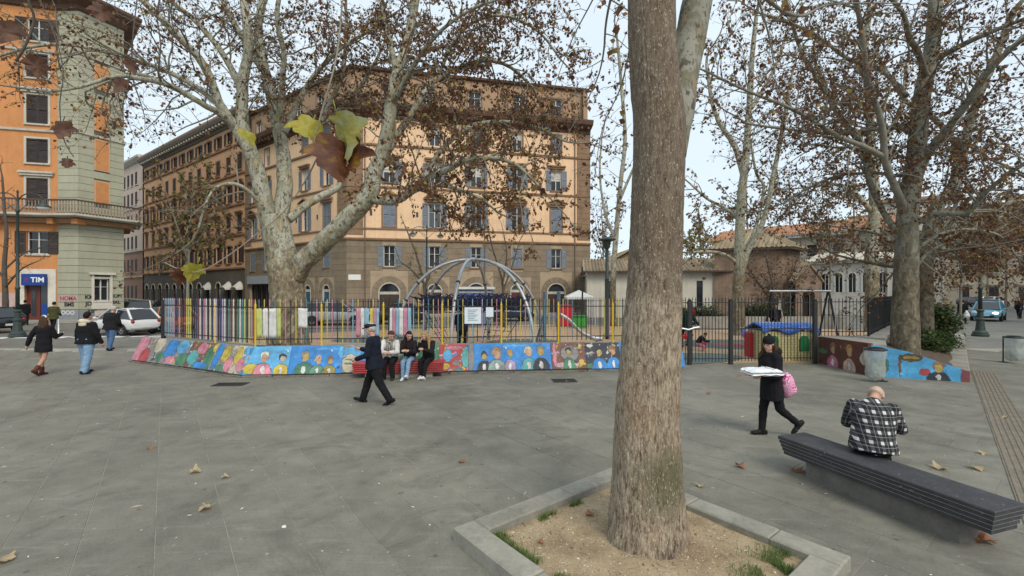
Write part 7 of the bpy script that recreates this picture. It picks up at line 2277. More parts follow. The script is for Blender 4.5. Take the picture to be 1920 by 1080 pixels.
# ------------------------------------------------------------------ bag-holder bins
def bin_bag(label, base, rz, tilt=0.0):
    t = thing('litter_bin', label, 'bin', base, rz, 'clear-bag litter bins')
    b = MB(); b.bar(V(0.26, 0, 0), V(0.26, 0, 0.86), 0.02, 8); b.lathe([(0.12, 0), (0.12, 0.015), (0.03, 0.03)], 12, (0.26, 0, 0)); b.build('pole', IRON, t)
    b = MB(); b.tube([V(0.235 * cos(2 * pi * k / 24), 0.235 * sin(2 * pi * k / 24), 0.84) for k in range(25)], 0.024, 8, cap=False); b.build('ring', IRON, t, smooth=True)
    b = MB(); b.tube([V(0.16 * cos(2 * pi * k / 20) + 0.01, 0.16 * sin(2 * pi * k / 20), 0.875) for k in range(21)], 0.014, 6, cap=False); b.build('inner_ring', IRON, t, smooth=True)
    b = MB(); n = 28; rows = 14; vs = []
    rr = random.Random(len(label))
    for j in range(rows + 1):
        f = j / rows
        z = 0.865 - f * 0.80
        r = 0.238 - 0.045 * f + 0.008 * sin(f * 11)
        if f > 0.93: r *= 0.55
        for k in range(n):
            a = 2 * pi * k / n
            q = r * (1 + 0.10 * noise.noise(V(cos(a) * 2.5, sin(a) * 2.5, z * 5 + len(label))) + 0.035 * sin(a * 9 + z * 2) * f)
            vs.append(V(q * cos(a), q * sin(a), z))
    b.add(vs, [(j * n + k, (j + 1) * n + k, (j + 1) * n + (k + 1) % n, j * n + (k + 1) % n) for j in range(rows) for k in range(n)] + [tuple(range(rows * n, rows * n + n))])
    b.build('bag', BAG, t, smooth=True)
    b = MB()
    for k in range(16):
        a = rr.uniform(0, 6.28); q = rr.uniform(0, 0.12); b.ball((q * cos(a), q * sin(a), 0.13 + rr.uniform(0, 0.22)), (rr.uniform(0.03, 0.06), rr.uniform(0.03, 0.06), rr.uniform(0.02, 0.05)), 7, 5)
    tag(b.build('rubbish', M('rubbish', (0.4, 0.38, 0.34), 0.8, 0.5, 14, 0.2, 40), t), kind='stuff')
    return t
bg = newmat('clear_bag')
bg.set(Roughness=0.35); bg.base(bg.ramp(bg.noise(bg.coord('Object'), 8, 4, 0.6), [(0.3, (0.42, 0.45, 0.43)), (0.7, (0.6, 0.63, 0.61))]))
tb_ = bg.new('ShaderNodeBsdfTransparent'); tb_.inputs[0].default_value = (0.82, 0.86, 0.84, 1)
mx_ = bg.new('ShaderNodeMixShader'); mx_.inputs[0].default_value = 0.55
bg.link(bg.bsdf.outputs[0], mx_.inputs[1]); bg.link(tb_.outputs[0], mx_.inputs[2]); bg.link(mx_.outputs[0], bg.n.get('Material Output').inputs['Surface'])
bg.bump(bg.noise(bg.coord('Object', (1, 1, 0.4)), 26, 3), 0.5, 0.02)
BAG = bg.m
bin_bag('clear plastic bag litter bin in front of the painted planter wall', G(1641, 716), 0.3)
bin_bag('clear plastic bag litter bin on the pavement at the right edge', G(1902, 681), 2.0)

# drain covers
def drain(label, c, rz, w=0.62, l=0.42):
    t = thing('drain_cover', label, 'drain', V(c.x, c.y, 0.002), rz)
    b = MB(); b.bbox(-w / 2, w / 2, -l / 2, -l / 2 + 0.04, -0.01, 0.012); b.bbox(-w / 2, w / 2, l / 2 - 0.04, l / 2, -0.01, 0.012); b.bbox(-w / 2, -w / 2 + 0.04, -l / 2 + 0.04, l / 2 - 0.04, -0.01, 0.012); b.bbox(w / 2 - 0.04, w / 2, -l / 2 + 0.04, l / 2 - 0.04, -0.01, 0.012); b.build('frame', IRON, t)
    b = MB(); b.bbox(-w / 2 + 0.04, w / 2 - 0.04, -l / 2 + 0.04, l / 2 - 0.04, -0.01, 0.003); b.build('pit', flat('pit_black', (0.008, 0.008, 0.008)), t)
    n = 9
    for k in range(n):
        x = -w / 2 + 0.07 + k * (w - 0.14) / (n - 1); b = MB(); b.bbox(x - 0.012, x + 0.012, -l / 2 + 0.04, l / 2 - 0.04, 0.0035, 0.010); b.build('grate_bar', IRON, t)
drain('iron drain cover in the paving below the left end of the mural', G(432, 721), 0.08, 0.75, 0.4)
drain('iron drain cover in the paving before the mural right of the red bench', G(1058, 714), 0.08)
# steel bollards at the crossing
for (px, py, lab) in ((110, 631, 'short steel bollard beside the person in olive coat'), (216, 629, 'short steel bollard in front of the white car')):
    t = thing('bollard', lab, 'bollard', G(px, py), 0, 'steel bollards at the crossing')
    b = MB(); b.lathe([(0.07, 0), (0.07, 0.03), (0.045, 0.05), (0.045, 0.85), (0.03, 0.9), (0, 0.91)], 12); b.build('post', STEEL, t, smooth=True)

# ------------------------------------------------------------------ cars
TYRE = M('tyre', (0.018, 0.018, 0.019), 0.85, 0.2)
RIM = M('rim', (0.35, 0.36, 0.37), 0.35, 0.1, 5, 0.0, 10, 0.6)
CARGLASS = glass_dark('car_glass', (0.025, 0.03, 0.035), 0.06)
def car_paint(name, c):
    if name in _mats: return _mats[name]
    t = newmat(name)
    vec = t.coord('Object')
    n = t.noise(vec, 3, 4, 0.6)
    t.base(t.ramp(n, [(0.3, tuple(x * 0.88 for x in c)), (0.7, c)])); t.set(Roughness=0.28)
    t.bsdf.inputs['Coat Weight'].default_value = 0.5; t.bsdf.inputs['Coat Roughness'].default_value = 0.08
    return t.m
def car(label, base, heading, paint, L=4.0, W=1.70, H=1.48, kind='hatch', lit=False):
    """faces local +x"""
    t = thing('parked_car' if not lit else 'car', label, 'car', base, heading, 'cars around the square')
    hw = W / 2
    if kind == 'suv': belt, hood, roof_f, roof_r, ws, rear = H * 0.60, H * 0.58, 0.10, -0.42, 0.27, -0.48
    elif kind == 'sedan': belt, hood, roof_f, roof_r, ws, rear = H * 0.62, H * 0.58, 0.06, -0.22, 0.22, -0.36
    else: belt, hood, roof_f, roof_r, ws, rear = H * 0.62, H * 0.58, 0.06, -0.33, 0.27, -0.48
    st = [(-0.5, belt * 0.62, 0.80), (-0.485, belt * 0.92, 0.90), (-0.44, belt * 1.0, 0.96), (-0.30, belt * 1.02, 1.0), (0.0, belt * 1.0, 1.0), (0.22, belt * 0.97, 1.0), (0.30, hood * 0.97, 0.985), (0.40, hood * 0.90, 0.95), (0.465, hood * 0.78, 0.88), (0.495, hood * 0.58, 0.78)]
    b = MB(); vs = []; m = 11
    for (x, zt_, wf) in st:
        w = hw * wf; zb = 0.24 if abs(x) < 0.47 else 0.34
        ring = [(-0.80 * w, zb), (-0.97 * w, zb + 0.10), (-1.0 * w, zb + (zt_ - zb) * 0.5), (-0.985 * w, zb + (zt_ - zb) * 0.85), (-0.90 * w, zt_ - 0.01), (0, zt_ + 0.035), (0.90 * w, zt_ - 0.01), (0.985 * w, zb + (zt_ - zb) * 0.85), (1.0 * w, zb + (zt_ - zb) * 0.5), (0.97 * w, zb + 0.10), (0.80 * w, zb)]
        vs += [V(x * L, y, z) for y, z in ring]
    fs = []
    for i in range(len(st) - 1):
        for j in range(m): fs.append((i * m + j, (i + 1) * m + j, (i + 1) * m + (j + 1) % m, i * m + (j + 1) % m))
    fs += [tuple(range(m)), tuple(range(len(vs) - 1, len(vs) - m - 1, -1))]
    b.add(vs, fs)
    body = b.build('body', paint, t, smooth=True)
    md = body.modifiers.new('subd', 'SUBSURF'); md.levels = 1; md.render_levels = 2
    # greenhouse: glass core with painted roof and pillars
    zb = belt * 0.97
    lo = [(ws * L, 0.86 * hw), (rear * L, 0.84 * hw)]
    hi = [(roof_f * L, 0.70 * hw), (roof_r * L, 0.68 * hw)]
    b = MB()
    q = [V(lo[0][0], -lo[0][1], zb), V(lo[0][0], lo[0][1], zb), V(lo[1][0], lo[1][1], zb), V(lo[1][0], -lo[1][1], zb), V(hi[0][0], -hi[0][1], H - 0.03), V(hi[0][0], hi[0][1], H - 0.03), V(hi[1][0], hi[1][1], H - 0.03), V(hi[1][0], -hi[1][1], H - 0.03)]
    b.add(q, [(0, 1, 5, 4), (1, 2, 6, 5), (2, 3, 7, 6), (3, 0, 4, 7), (4, 5, 6, 7)])
    b.build('window_glass', CARGLASS, t)
    b = MB(); xs = [hi[0][0] + 0.03, hi[0][0] * 0.5 + hi[1][0] * 0.5, hi[1][0] - 0.05]; vs = []
    for x in xs:
        e = 0.0 if x == xs[1] else -0.025
        for y, dzz in ((-1, -0.04), (-0.8, 0.0), (0, 0.025), (0.8, 0.0), (1, -0.04)): vs.append(V(x, y * (0.715 * hw), H - 0.02 + dzz + e))
    b.add(vs, [(i * 5 + j, i * 5 + j + 1, i * 5 + j + 6, i * 5 + j + 5) for i in range(2) for j in range(4)])
    ro = b.build('roof', paint, t, smooth=True); md = ro.modifiers.new('thickness', 'SOLIDIFY'); md.thickness = 0.04
    b = MB()
    for sg in (-1, 1):
        b.bar(q[0] * 1 if sg < 0 else q[1], q[4] if sg < 0 else q[5], 0.035, 5)
        b.bar(q[3] if sg < 0 else q[2], q[7] if sg < 0 else q[6], 0.06, 5)
        xm = -0.12 * L
        b.bar(V(xm, sg * 0.855 * hw, zb), V(xm, sg * 0.70 * hw, H - 0.03), 0.035, 5)
    b.build('pillars', paint, t)
    for x in (0.31 * L, -0.31 * L):
        for sg in (-1, 1):
            b = MB(); r = 0.30 * (H / 1.48) ** 0.5
            prof_ = [(r * 0.55, -0.09), (r * 0.95, -0.09), (r, -0.06), (r, 0.06), (r * 0.95, 0.09), (r * 0.55, 0.09)]
            mt = T(x, sg * (hw - 0.09), r) @ Matrix.Rotation(R(90), 4, 'X')
            b.lathe(prof_, 20); wo = b.build('wheel', TYRE, t, mt, smooth=False)
            b = MB(); b.lathe([(0.02, 0.10), (r * 0.15, 0.10), (r * 0.2, 0.085), (r * 0.56, 0.092), (r * 0.6, 0.075)], 14); b.lathe([(0.02, -0.10), (r * 0.15, -0.10), (r * 0.2, -0.085), (r * 0.56, -0.092), (r * 0.6, -0.075)], 14); b.build('rim', RIM, wo)
            b = MB(); b.prism([(x + (r + 0.06) * cos(a), r + (r + 0.06) * sin(a)) for a in [pi * k / 12 - 0.25 for k in range(13)]], sg * (hw - 0.02), sg * (hw + 0.004)); b.build('wheel_arch', TYRE, t)
    for sg in (-1, 1):
        b = MB(); b.ball((0.462 * L, sg * hw * 0.62, hood * 0.74), (0.10, 0.16, 0.075), 10, 6); 
        if lit:
            lm = newmat('lit_headlight') if 'lit_headlight' not in _mats else NT(_mats['lit_headlight'])
            lm.set(Emission_Strength=6.0); lm.bsdf.inputs['Emission Color'].default_value = (1, 0.95, 0.85, 1)
            b.build('headlight', lm.m if sg > 0 else M('headlight', (0.5, 0.52, 0.54), 0.15, 0.02), t, smooth=True)
        else: b.build('headlight', M('headlight', (0.5, 0.52, 0.54), 0.15, 0.02), t, smooth=True)
        b = MB(); b.ball((-0.478 * L, sg * hw * 0.76, belt * 0.80), (0.06, 0.10, 0.12), 10, 6); b.build('tail_light', M('tail_light', (0.30, 0.015, 0.015), 0.2, 0.05), t, smooth=True)
        b = MB(); b.ball((ws * L - 0.15, sg * (hw + 0.08), belt + 0.03), (0.06, 0.10, 0.07), 8, 5); b.build('mirror', paint, t, smooth=True)
        b = MB(); b.bbox(-0.1 * L - 0.08, -0.1 * L + 0.08, sg * hw * 1.0, sg * (hw * 1.0 + 0.02), belt * 0.86, belt * 0.86 + 0.03); b.build('door_handle', RIM, t)
    b = MB(); b.bbox(0.488 * L, 0.50 * L, -0.55 * hw, 0.55 * hw, 0.30, 0.46); b.build('grille', TYRE, t)
    for x in (0.502 * L, -0.502 * L):
        b = MB(); b.box((x, 0, 0.47), (0.015, 0.5, 0.11)); b.build('number_plate', M('plate_white', (0.62, 0.62, 0.6), 0.4, 0.05), t)
    return t
CW, CK, CB, CS, CO, CN = car_paint('car_white', (0.66, 0.66, 0.65)), car_paint('car_black', (0.012, 0.012, 0.014)), car_paint('car_blue', (0.10, 0.33, 0.46)), car_paint('car_silver', (0.30, 0.31, 0.32)), car_paint('car_orange', (0.60, 0.18, 0.02)), car_paint('car_navy', (0.015, 0.03, 0.07))
car('small white hatchback parked beyond the walkers on the left', G(233, 545 + 2000 / 24.6), R(161), CW, 3.6, 1.63, 1.42)
car('black car at the left edge behind the old street lamp', G(-38, 545 + 2000 / 25.5), R(172), CK, 4.2, 1.75, 1.45)
car('small orange car behind the white hatchback at the fence end', G(308, 545 + 2000 / 26.5), R(165), CO, 3.4, 1.6, 1.45)
car('dark blue car parked in the side street left of the fence', P(243, 545, 40) - V(0, 0, 2.36), R(112), CN, 4.2, 1.75, 1.46)
car('white car parked in the side street behind the dark blue car', P(262, 545, 46) - V(0, 0, 2.36), R(115), CW, 4.2, 1.75, 1.5)
car('black car with raised roofline in the side street next to the fence end', P(276, 545, 38) - V(0, 0, 2.36), R(115), CK, 4.2, 1.75, 1.6, 'suv')
car('grey estate car parked behind the railing right of the big plane tree', P(632, 545, 31.5) - V(0, 0, 2.36), R(6), CS, 4.5, 1.8, 1.62, 'suv')
car('black car parked behind the railing left of the dome', P(745, 545, 32.5) - V(0, 0, 2.36), R(188), CK, 4.3, 1.75, 1.48, 'sedan')
car('navy car parked behind the dome in front of the orange building', P(950, 545, 35.5) - V(0, 0, 2.36), R(14), CN, 4.3, 1.75, 1.48)
car('light blue car driving up the right-hand street towards the square', G(1853, 545 + 2000 / 36), atan2(-SD.y, -SD.x) - 0.12, CB, 4.1, 1.75, 1.5, 'hatch', True)
car('pale green car following the light blue car', P(1857, 545, 47) - V(0, 0, 2.36), atan2(-SD.y, -SD.x) - 0.1, car_paint('car_mint', (0.30, 0.42, 0.38)), 4.1, 1.75, 1.5)
rowp = k0 + SN * 12.2
car('white van-like car first in the row parked at the right kerb', rowp + SD * 26.5, atan2(SD.y, SD.x) + pi, CW, 4.2, 1.75, 1.62, 'suv')
car('black car second in the row parked at the right kerb', rowp + SD * 21.3, atan2(SD.y, SD.x) + pi, CK, 4.2, 1.75, 1.48)
car('silver car at the right edge in the row parked at the right kerb', rowp + SD * 16.2, atan2(SD.y, SD.x) + pi, car_paint('car_pale', (0.45, 0.46, 0.47)), 4.2, 1.75, 1.5)
for k, (px, d, pt, lab) in enumerate(((1826, 66, CK, 'black far car at the end of the right-hand street'), (1846, 70, CS, 'silver far car at the end of the right-hand street'), (1866, 67, CW, 'white far car at the end of the right-hand street'))):
    car(lab, P(px, 545, d) - V(0, 0, 2.36), R(8 + 5 * k), pt, 4.3, 1.75, 1.5)
# ================================================================== people
def remeshed(mb, voxel, smooth=4, name='mesh'):
    me = mb.mesh(name, [])
    o = bpy.data.objects.new(name, me)
    m = o.modifiers.new('r', 'REMESH'); m.mode = 'VOXEL'; m.voxel_size = voxel
    if smooth:
        m = o.modifiers.new('s', 'SMOOTH'); m.factor = 0.5; m.iterations = smooth
    out = evaluated(o)
    bpy.data.meshes.remove(me)
    out.polygons.foreach_set('use_smooth', [True] * len(out.polygons))
    return out

def wrinkle(me, amp, freq, seed=0, stretch=(1, 1, 1.0)):
    ns = [v.normal.copy() for v in me.vertices]
    for v, n in zip(me.vertices, ns):
        q = V(v.co.x * freq * stretch[0] + seed, v.co.y * freq * stretch[1], v.co.z * freq * stretch[2])
        v.co += n * amp * (noise.noise(q) + 0.5 * noise.noise(q * 2.3))
    me.update()

def part(me, name, m, parent):
    me.name = name
    me.materials.clear(); me.materials.append(m)
    return inst(name, me, parent)

def cloth(name, c, rough=0.9, var=0.18):
    return M('cloth_' + name, c, rough, var, 7, 0.35, 90, spec=0.15)
SKIN = M('skin', (0.50, 0.29, 0.21), 0.55, 0.08, 8, 0.05, 60)
SKIN2 = M('skin_tan', (0.42, 0.235, 0.16), 0.55, 0.08, 8, 0.05, 60)
EYE = flat('eye_dark', (0.015, 0.012, 0.012), 0.2); LIP = flat('lip', (0.33, 0.11, 0.10), 0.5)
BLACK = cloth('black', (0.012, 0.012, 0.014)); BLACK2 = cloth('soft_black', (0.018, 0.016, 0.018)); NAVY = cloth('navy', (0.012, 0.015, 0.026))
JEANS = cloth('jeans_light', (0.19, 0.30, 0.43)); JEANS2 = cloth('jeans_blue', (0.07, 0.13, 0.24)); CREAMC = cloth('cream', (0.60, 0.52, 0.40)); OLIVE = cloth('olive', (0.06, 0.06, 0.025))
WHITEC = cloth('white', (0.62, 0.61, 0.58)); BOOT = cloth('boot_brown', (0.09, 0.03, 0.02), 0.5); SHOEK = cloth('shoe_black', (0.012, 0.012, 0.012), 0.5); SHOEW = cloth('shoe_white', (0.68, 0.68, 0.67), 0.6)

def rot_fwd(v, pitch):      # swing a vector forward (towards +y) by pitch degrees about x
    return Matrix.Rotation(R(pitch), 3, 'X') @ v

def person(label, base, face, H=1.72, bulk=1.0, lean=4, legs=((18, 8, 3), (-16, 12, 3)), arms=((15, 8, 20, 10), (-12, 8, 25, 10)), head=(0, 0), sit=None, skin=SKIN, voxel=0.012,
           jacket=None, jlen=0.12, jfit=0.030, trousers=None, tfit=0.018, shoes=None, boots=None, hair=None, hairlen=0.0, hat=None, hood=None, skirt=None, turn=0, bald=False, bare_leg=False, glasses=False, group=None, spine=0):
    """legs: (thigh pitch, knee bend, splay); arms: (upper pitch, out, elbow, inward) for left then right, degrees; local +y is forward"""
    k = H / 1.72
    t = thing('person', label, 'person', base, R(face - 90), group)
    down = V(0, 0, -1)
    # ---- joints
    J = {}
    hipw = 0.088 * k
    feet_low = 1e9
    for i, sg in enumerate((-1, 1)):
        tp, kb, sp = legs[i]
        hip = V(sg * hipw, 0, 0)
        td = rot_fwd(down, tp); td = Matrix.Rotation(R(-sg * sp), 3, 'Y') @ td
        knee = hip + td * 0.425 * k
        sd = rot_fwd(down, tp - kb); sd = Matrix.Rotation(R(-sg * sp * 0.4), 3, 'Y') @ sd
        ank = knee + sd * 0.405 * k
        J[i] = (hip, knee, ank, tp - kb)
        feet_low = min(feet_low, ank.z - 0.075 * k)
    pz = -feet_low if sit is None else sit + 0.095 * k
    up = Matrix.Rotation(R(-lean), 3, 'X') @ V(0, 0, 1)
    fw = Matrix.Rotation(R(-lean), 3, 'X') @ V(0, 1, 0)
    rt = V(1, 0, 0)
    if turn:
        q = Matrix.Rotation(R(turn), 3, 'Z'); rt = q @ rt; fw = q @ fw; up = q @ up
    base_p = V(0, 0, pz)
    off_ = lambda v: v + base_p
    def spine_at(h):       # curved spine: bends further forward higher up
        b = R(spine) * (h / (0.55 * k))
        u = Matrix.Rotation(-b * 0.5, 3, rt) @ up
        return base_p + u * h
    def sup(h):
        return Matrix.Rotation(-R(spine) * (h / (0.55 * k)), 3, rt) @ up, Matrix.Rotation(-R(spine) * (h / (0.55 * k)), 3, rt) @ fw
    def torso(mb, secs, n=16):
        rows = []
        for (h, rx, ry, oy) in secs:
            u, f = sup(h * k)
            c = spine_at(h * k) + f * oy * k
            rows.append([c + rt * (rx * k * cos(2 * pi * j / n)) + f * (ry * k * sin(2 * pi * j / n)) for j in range(n)])
        vs = [p for r in rows for p in r]
        fs = [(i * n + j, i * n + (j + 1) % n, (i + 1) * n + (j + 1) % n, (i + 1) * n + j) for i in range(len(rows) - 1) for j in range(n)]
        fs += [tuple(range(n - 1, -1, -1)), tuple(range(len(vs) - n, len(vs)))]
        mb.add(vs, fs)
    B = bulk
    core = [(-0.09, 0.10 * B, 0.075 * B, 0), (-0.03, 0.160 * B, 0.110 * B, -0.008), (0.05, 0.163 * B, 0.112 * B, -0.005), (0.15, 0.140 * B, 0.100 * B, 0.008), (0.28, 0.155 * B, 0.110 * B, 0.008), (0.39, 0.170 * B, 0.108 * B, 0), (0.455, 0.150, 0.085, -0.01), (0.505, 0.085, 0.062, -0.012), (0.535, 0.054, 0.054, -0.01)]
    sh = 0.455
    u_s, f_s = sup(sh * k)
    A = {}
    for i, sg in enumerate((-1, 1)):
        ap_, out, el, inw = arms[i]
        s = spine_at(sh * k) + rt * sg * 0.172 * k * (0.6 + 0.4 * B) + f_s * -0.01
        ud = rot_fwd(down, ap_); ud = Matrix.Rotation(R(-sg * out), 3, 'Y') @ ud
        fd = rot_fwd(down, ap_ + el); fd = Matrix.Rotation(R(-sg * (out * 0.6)), 3, 'Y') @ fd
        fd = Matrix.Rotation(R(sg * inw), 3, 'Z') @ fd
        if turn:
            q = Matrix.Rotation(R(turn), 3, 'Z'); ud = q @ ud; fd = q @ fd
        e = s + ud * 0.285 * k; w = e + fd * 0.255 * k
        A[i] = (s, e, w, fd)
    # ---- head frame
    u_h, f_h = sup(0.54 * k)
    hp_ = spine_at(0.545 * k)
    qh = Matrix.Rotation(R(head[0]), 3, 'Z') @ Matrix.Rotation(R(-head[1] - lean - spine), 3, 'X')
    if turn: qh = Matrix.Rotation(R(turn), 3, 'Z') @ qh
    hc = hp_ + (qh @ V(0, 0.022 * k, 0.135 * k))
    def hd(x, y, z): return hc + qh @ (V(x, y, z) * k)
    # ---- body: one continuous skin mesh
    b = MB()
    torso(b, core)
    b.capsule(spine_at(0.50 * k), hc - qh @ V(0, 0.02 * k, 0.07 * k), 0.055 * k, 0.050 * k)
    b.ball(hd(0, -0.008, 0.028), (0.076 * k, 0.094 * k, 0.096 * k), 16, 12, qh)
    b.ball(hd(0, 0.020, -0.045), (0.060 * k, 0.068 * k, 0.070 * k), 14, 10, qh)
    b.ball(hd(0, 0.052, -0.088), (0.030 * k, 0.030 * k, 0.024 * k), 10, 8, qh)
    b.capsule(hd(0, 0.082, 0.020), hd(0, 0.104, -0.022), 0.011 * k, 0.016 * k, 8)
    for sg in (-1, 1):
        b.ball(hd(sg * 0.078, -0.008, -0.006), (0.012 * k, 0.022 * k, 0.032 * k), 8, 6, qh)
        b.ball(hd(sg * 0.036, 0.062, -0.022), (0.028 * k, 0.026 * k, 0.024 * k), 8, 6, qh)
    b.capsule(hd(-0.022, 0.084, -0.056), hd(0.022, 0.084, -0.056), 0.010 * k, 0.010 * k, 8)
    for i in (0, 1):
        hip, knee, ank, pit = J[i]
        b.capsule(off_(hip), off_(knee), 0.082 * k * B, 0.055 * k); b.capsule(off_(knee), off_(ank), 0.056 * k, 0.038 * k)
        b.capsule(off_(knee.lerp(ank, 0.12)) + V(0, -0.012, 0), off_(knee.lerp(ank, 0.5)), 0.052 * k, 0.042 * k)
        fp = rot_fwd(V(0, 1, 0), min(pit, 20) if pit > 0 else pit * 0.85)
        dn = rot_fwd(down, min(pit, 20) if pit > 0 else pit * 0.85)
        heel = off_(ank) + dn * 0.040 * k - fp * 0.015 * k; toe = off_(ank) + dn * 0.052 * k + fp * 0.125 * k
        b.capsule(heel, toe, 0.028 * k, 0.017 * k)
        J[i] = (off_(hip), off_(knee), off_(ank), fp, dn)
        s, e, w, fd = A[i]
        b.capsule(s, e, 0.050 * k * (0.7 + 0.3 * B), 0.040 * k); b.capsule(e, w, 0.041 * k, 0.028 * k)
        # hand: palm, four fingers and a thumb, gently curled
        sg = -1 if i == 0 else 1
        side = fd.cross(rt * sg)
        side = side.normalized() if side.length > 1e-3 else V(0, 1, 0)
        inner = side.cross(fd).normalized()
        if inner.dot(rt) * sg > 0: inner = -inner
        palm = w + fd * 0.045 * k
        b.capsule(w, palm + fd * 0.03 * k, 0.026 * k, 0.030 * k, 8)
        for fi in range(4):
            o = palm + fd * 0.035 * k + side * (fi - 1.5) * 0.019 * k
            l = (0.068, 0.078, 0.072, 0.056)[fi] * k
            m1 = o + (fd + inner * 0.35).normalized() * l * 0.55; m2 = m1 + (fd + inner * 1.2).normalized() * l * 0.45
            b.capsule(o, m1, 0.0095 * k, 0.009 * k, 6); b.capsule(m1, m2, 0.009 * k, 0.0075 * k, 6)
        o = w + fd * 0.025 * k + side * 0.026 * k
        b.capsule(o, o + (side * 0.8 + fd + inner * 0.5).normalized() * 0.055 * k, 0.012 * k, 0.009 * k, 6)
    part(remeshed(b, voxel * 0.8, 3), 'body', skin, t)
    for sg in (-1, 1):
        e_ = MB(); e_.ball(hd(sg * 0.031, 0.080, 0.010), (0.013 * k, 0.010 * k, 0.008 * k), 8, 6, qh); e_.build('eye', EYE, t, smooth=True)
        e_ = MB(); e_.capsule(hd(sg * 0.018, 0.090, 0.030), hd(sg * 0.048, 0.080, 0.031), 0.005 * k, 0.004 * k, 6); e_.build('eyebrow', hair[0] if hair else EYE, t, smooth=True)
    e_ = MB(); e_.capsule(hd(-0.020, 0.092, -0.055), hd(0.020, 0.092, -0.055), 0.006 * k, 0.006 * k, 6); e_.build('mouth', LIP, t, smooth=True)
    # ---- garments
    if trousers:
        b = MB()
        torso(b, [(h, rx + tfit, ry + tfit, oy) for (h, rx, ry, oy) in core[:3]] + [(0.10, 0.155 * B + tfit, 0.11 * B + tfit, 0)])
        for i in (0, 1):
            hip, knee, ank, fp, dn = J[i]
            b.capsule(hip, knee, 0.084 * k * B + tfit, 0.058 * k + tfit)
            lo = ank + (knee - ank).normalized() * (0.01 if not boots else 0.10) * k
            b.capsule(knee, lo, 0.056 * k + tfit * 1.1, 0.042 * k + tfit * 1.1)
        me = remeshed(b, voxel, 4); wrinkle(me, 0.008, 9, 3, (1, 1, 1.6)); part(me, 'trousers', trousers, t)
    if skirt:
        b = MB(); torso(b, [(-0.16, 0.205 * B, 0.15 * B, 0), (-0.05, 0.185 * B, 0.135 * B, 0), (0.08, 0.165 * B, 0.12 * B, 0)])
        me = remeshed(b, voxel, 3); wrinkle(me, 0.006, 9, 5); part(me, 'skirt', skirt, t)
    if jacket:
        b = MB(); f = jfit
        secs = [(-jlen, 0.168 * B + f * 1.25, 0.122 * B + f * 1.35, 0), (-jlen * 0.4, 0.168 * B + f * 1.2, 0.118 * B + f * 1.25, 0)] if jlen > 0.03 else []
        secs += [(0.05, 0.165 * B + f, 0.114 * B + f, 0), (0.15, 0.150 * B + f, 0.108 * B + f, 0.006), (0.28, 0.158 * B + f, 0.112 * B + f, 0.004), (0.39, 0.168 * B + f * 0.9, 0.108 * B + f * 0.9, -0.004), (0.46, 0.142 + f * 0.6, 0.088 + f * 0.6, -0.012), (0.512, 0.080 + f * 0.6, 0.062 + f * 0.6, -0.014), (0.545, 0.062 + f * 0.5, 0.062 + f * 0.4, -0.012)]
        torso(b, secs)
        for i in (0, 1):
            s, e, w, fd = A[i]
            b.capsule(s, e, 0.055 * k * (0.7 + 0.3 * B) + f * 0.7, 0.045 * k + f * 0.6); b.capsule(e, w - fd * 0.005, 0.046 * k + f * 0.6, 0.034 * k + f * 0.5)
        me = remeshed(b, voxel, 4); wrinkle(me, 0.011, 7, 8, (1, 1, 1.3)); part(me, 'jacket', jacket, t)
    for i in (0, 1):
        hip, knee, ank, fp, dn = J[i]
        m_ = shoes or boots
        if not m_: continue
        b = MB(); r = rt
        sole = ank + dn * 0.072 * k
        for (a_, w_, h_) in ((-0.062, 0.036, 0.075), (-0.02, 0.042, 0.09), (0.05, 0.045, 0.080), (0.115, 0.049, 0.062), (0.155, 0.043, 0.052)):
            c = sole + fp * a_ * k
            b.ball(c - dn * h_ * 0.5 * k, (w_ * k, 0.05 * k, h_ * 0.62 * k), 10, 7, Matrix((r, fp, -dn)).transposed())
        b.capsule(ank - dn * 0.02 * k, ank + dn * 0.03 * k, 0.046 * k, 0.046 * k)
        if boots: b.capsule(ank + (knee - ank).normalized() * 0.13 * k, ank, 0.060 * k, 0.056 * k)
        part(remeshed(b, voxel * 0.8, 3), 'boot' if boots else 'shoe', m_, t)
        if shoes is SHOEK and voxel < 0.014 and not sit:
            pass
    # ---- head dress
    if hair:
        hm, style = hair
        b = MB(); n, m = 24, 16
        b.ball((0, 0, 0), (1, 1, 1), n, m)
        vs = []
        for p_ in b.v:
            x, y, z = p_
            face = (y > 0.25 and z < 0.42) or (style == 'short' and (z < -0.78 or (y > -0.25 and z < -0.3)))
            if style == 'fringe': face = y > 0.0 or z > 0.12 or z < -0.6
            s_ = 0.80 if face else 1.0 + 0.05 * noise.noise(V(x * 4, y * 4, z * 4))
            w_ = 0.088 if style != 'fringe' else 0.083
            vs.append(tuple(hd(x * w_ * s_, -0.014 + y * (0.108 if style != 'fringe' else 0.100) * s_, 0.030 + z * (0.112 if style != 'fringe' else 0.10) * s_)))
        b.v = vs
        if hairlen and style == 'long':
            bb = MB(); bb.add(b.v, b.f)
            for a_ in (-70, -35, 0, 35, 70):
                x, y = sin(R(a_)), -cos(R(a_))
                p0 = hd(x * 0.075, -0.01 + y * 0.08, 0.0); p1 = hd(x * 0.10, -0.01 + y * 0.085, -0.13); p2 = p1 + V(0, 0, -hairlen) + f_s * (-0.035 + 0.10 * (abs(a_) > 50)) + rt * x * 0.03
                bb.capsule(p0, p1, 0.045 * k, 0.05 * k, 8); bb.capsule(p1, p2, 0.05 * k, 0.028 * k, 8)
            me = remeshed(bb, voxel * 0.8, 3); wrinkle(me, 0.006, 22, 2, (1.6, 1.6, 0.3)); part(me, 'hair', hm, t)
        else:
            b.build('hair', hm, t, smooth=True)
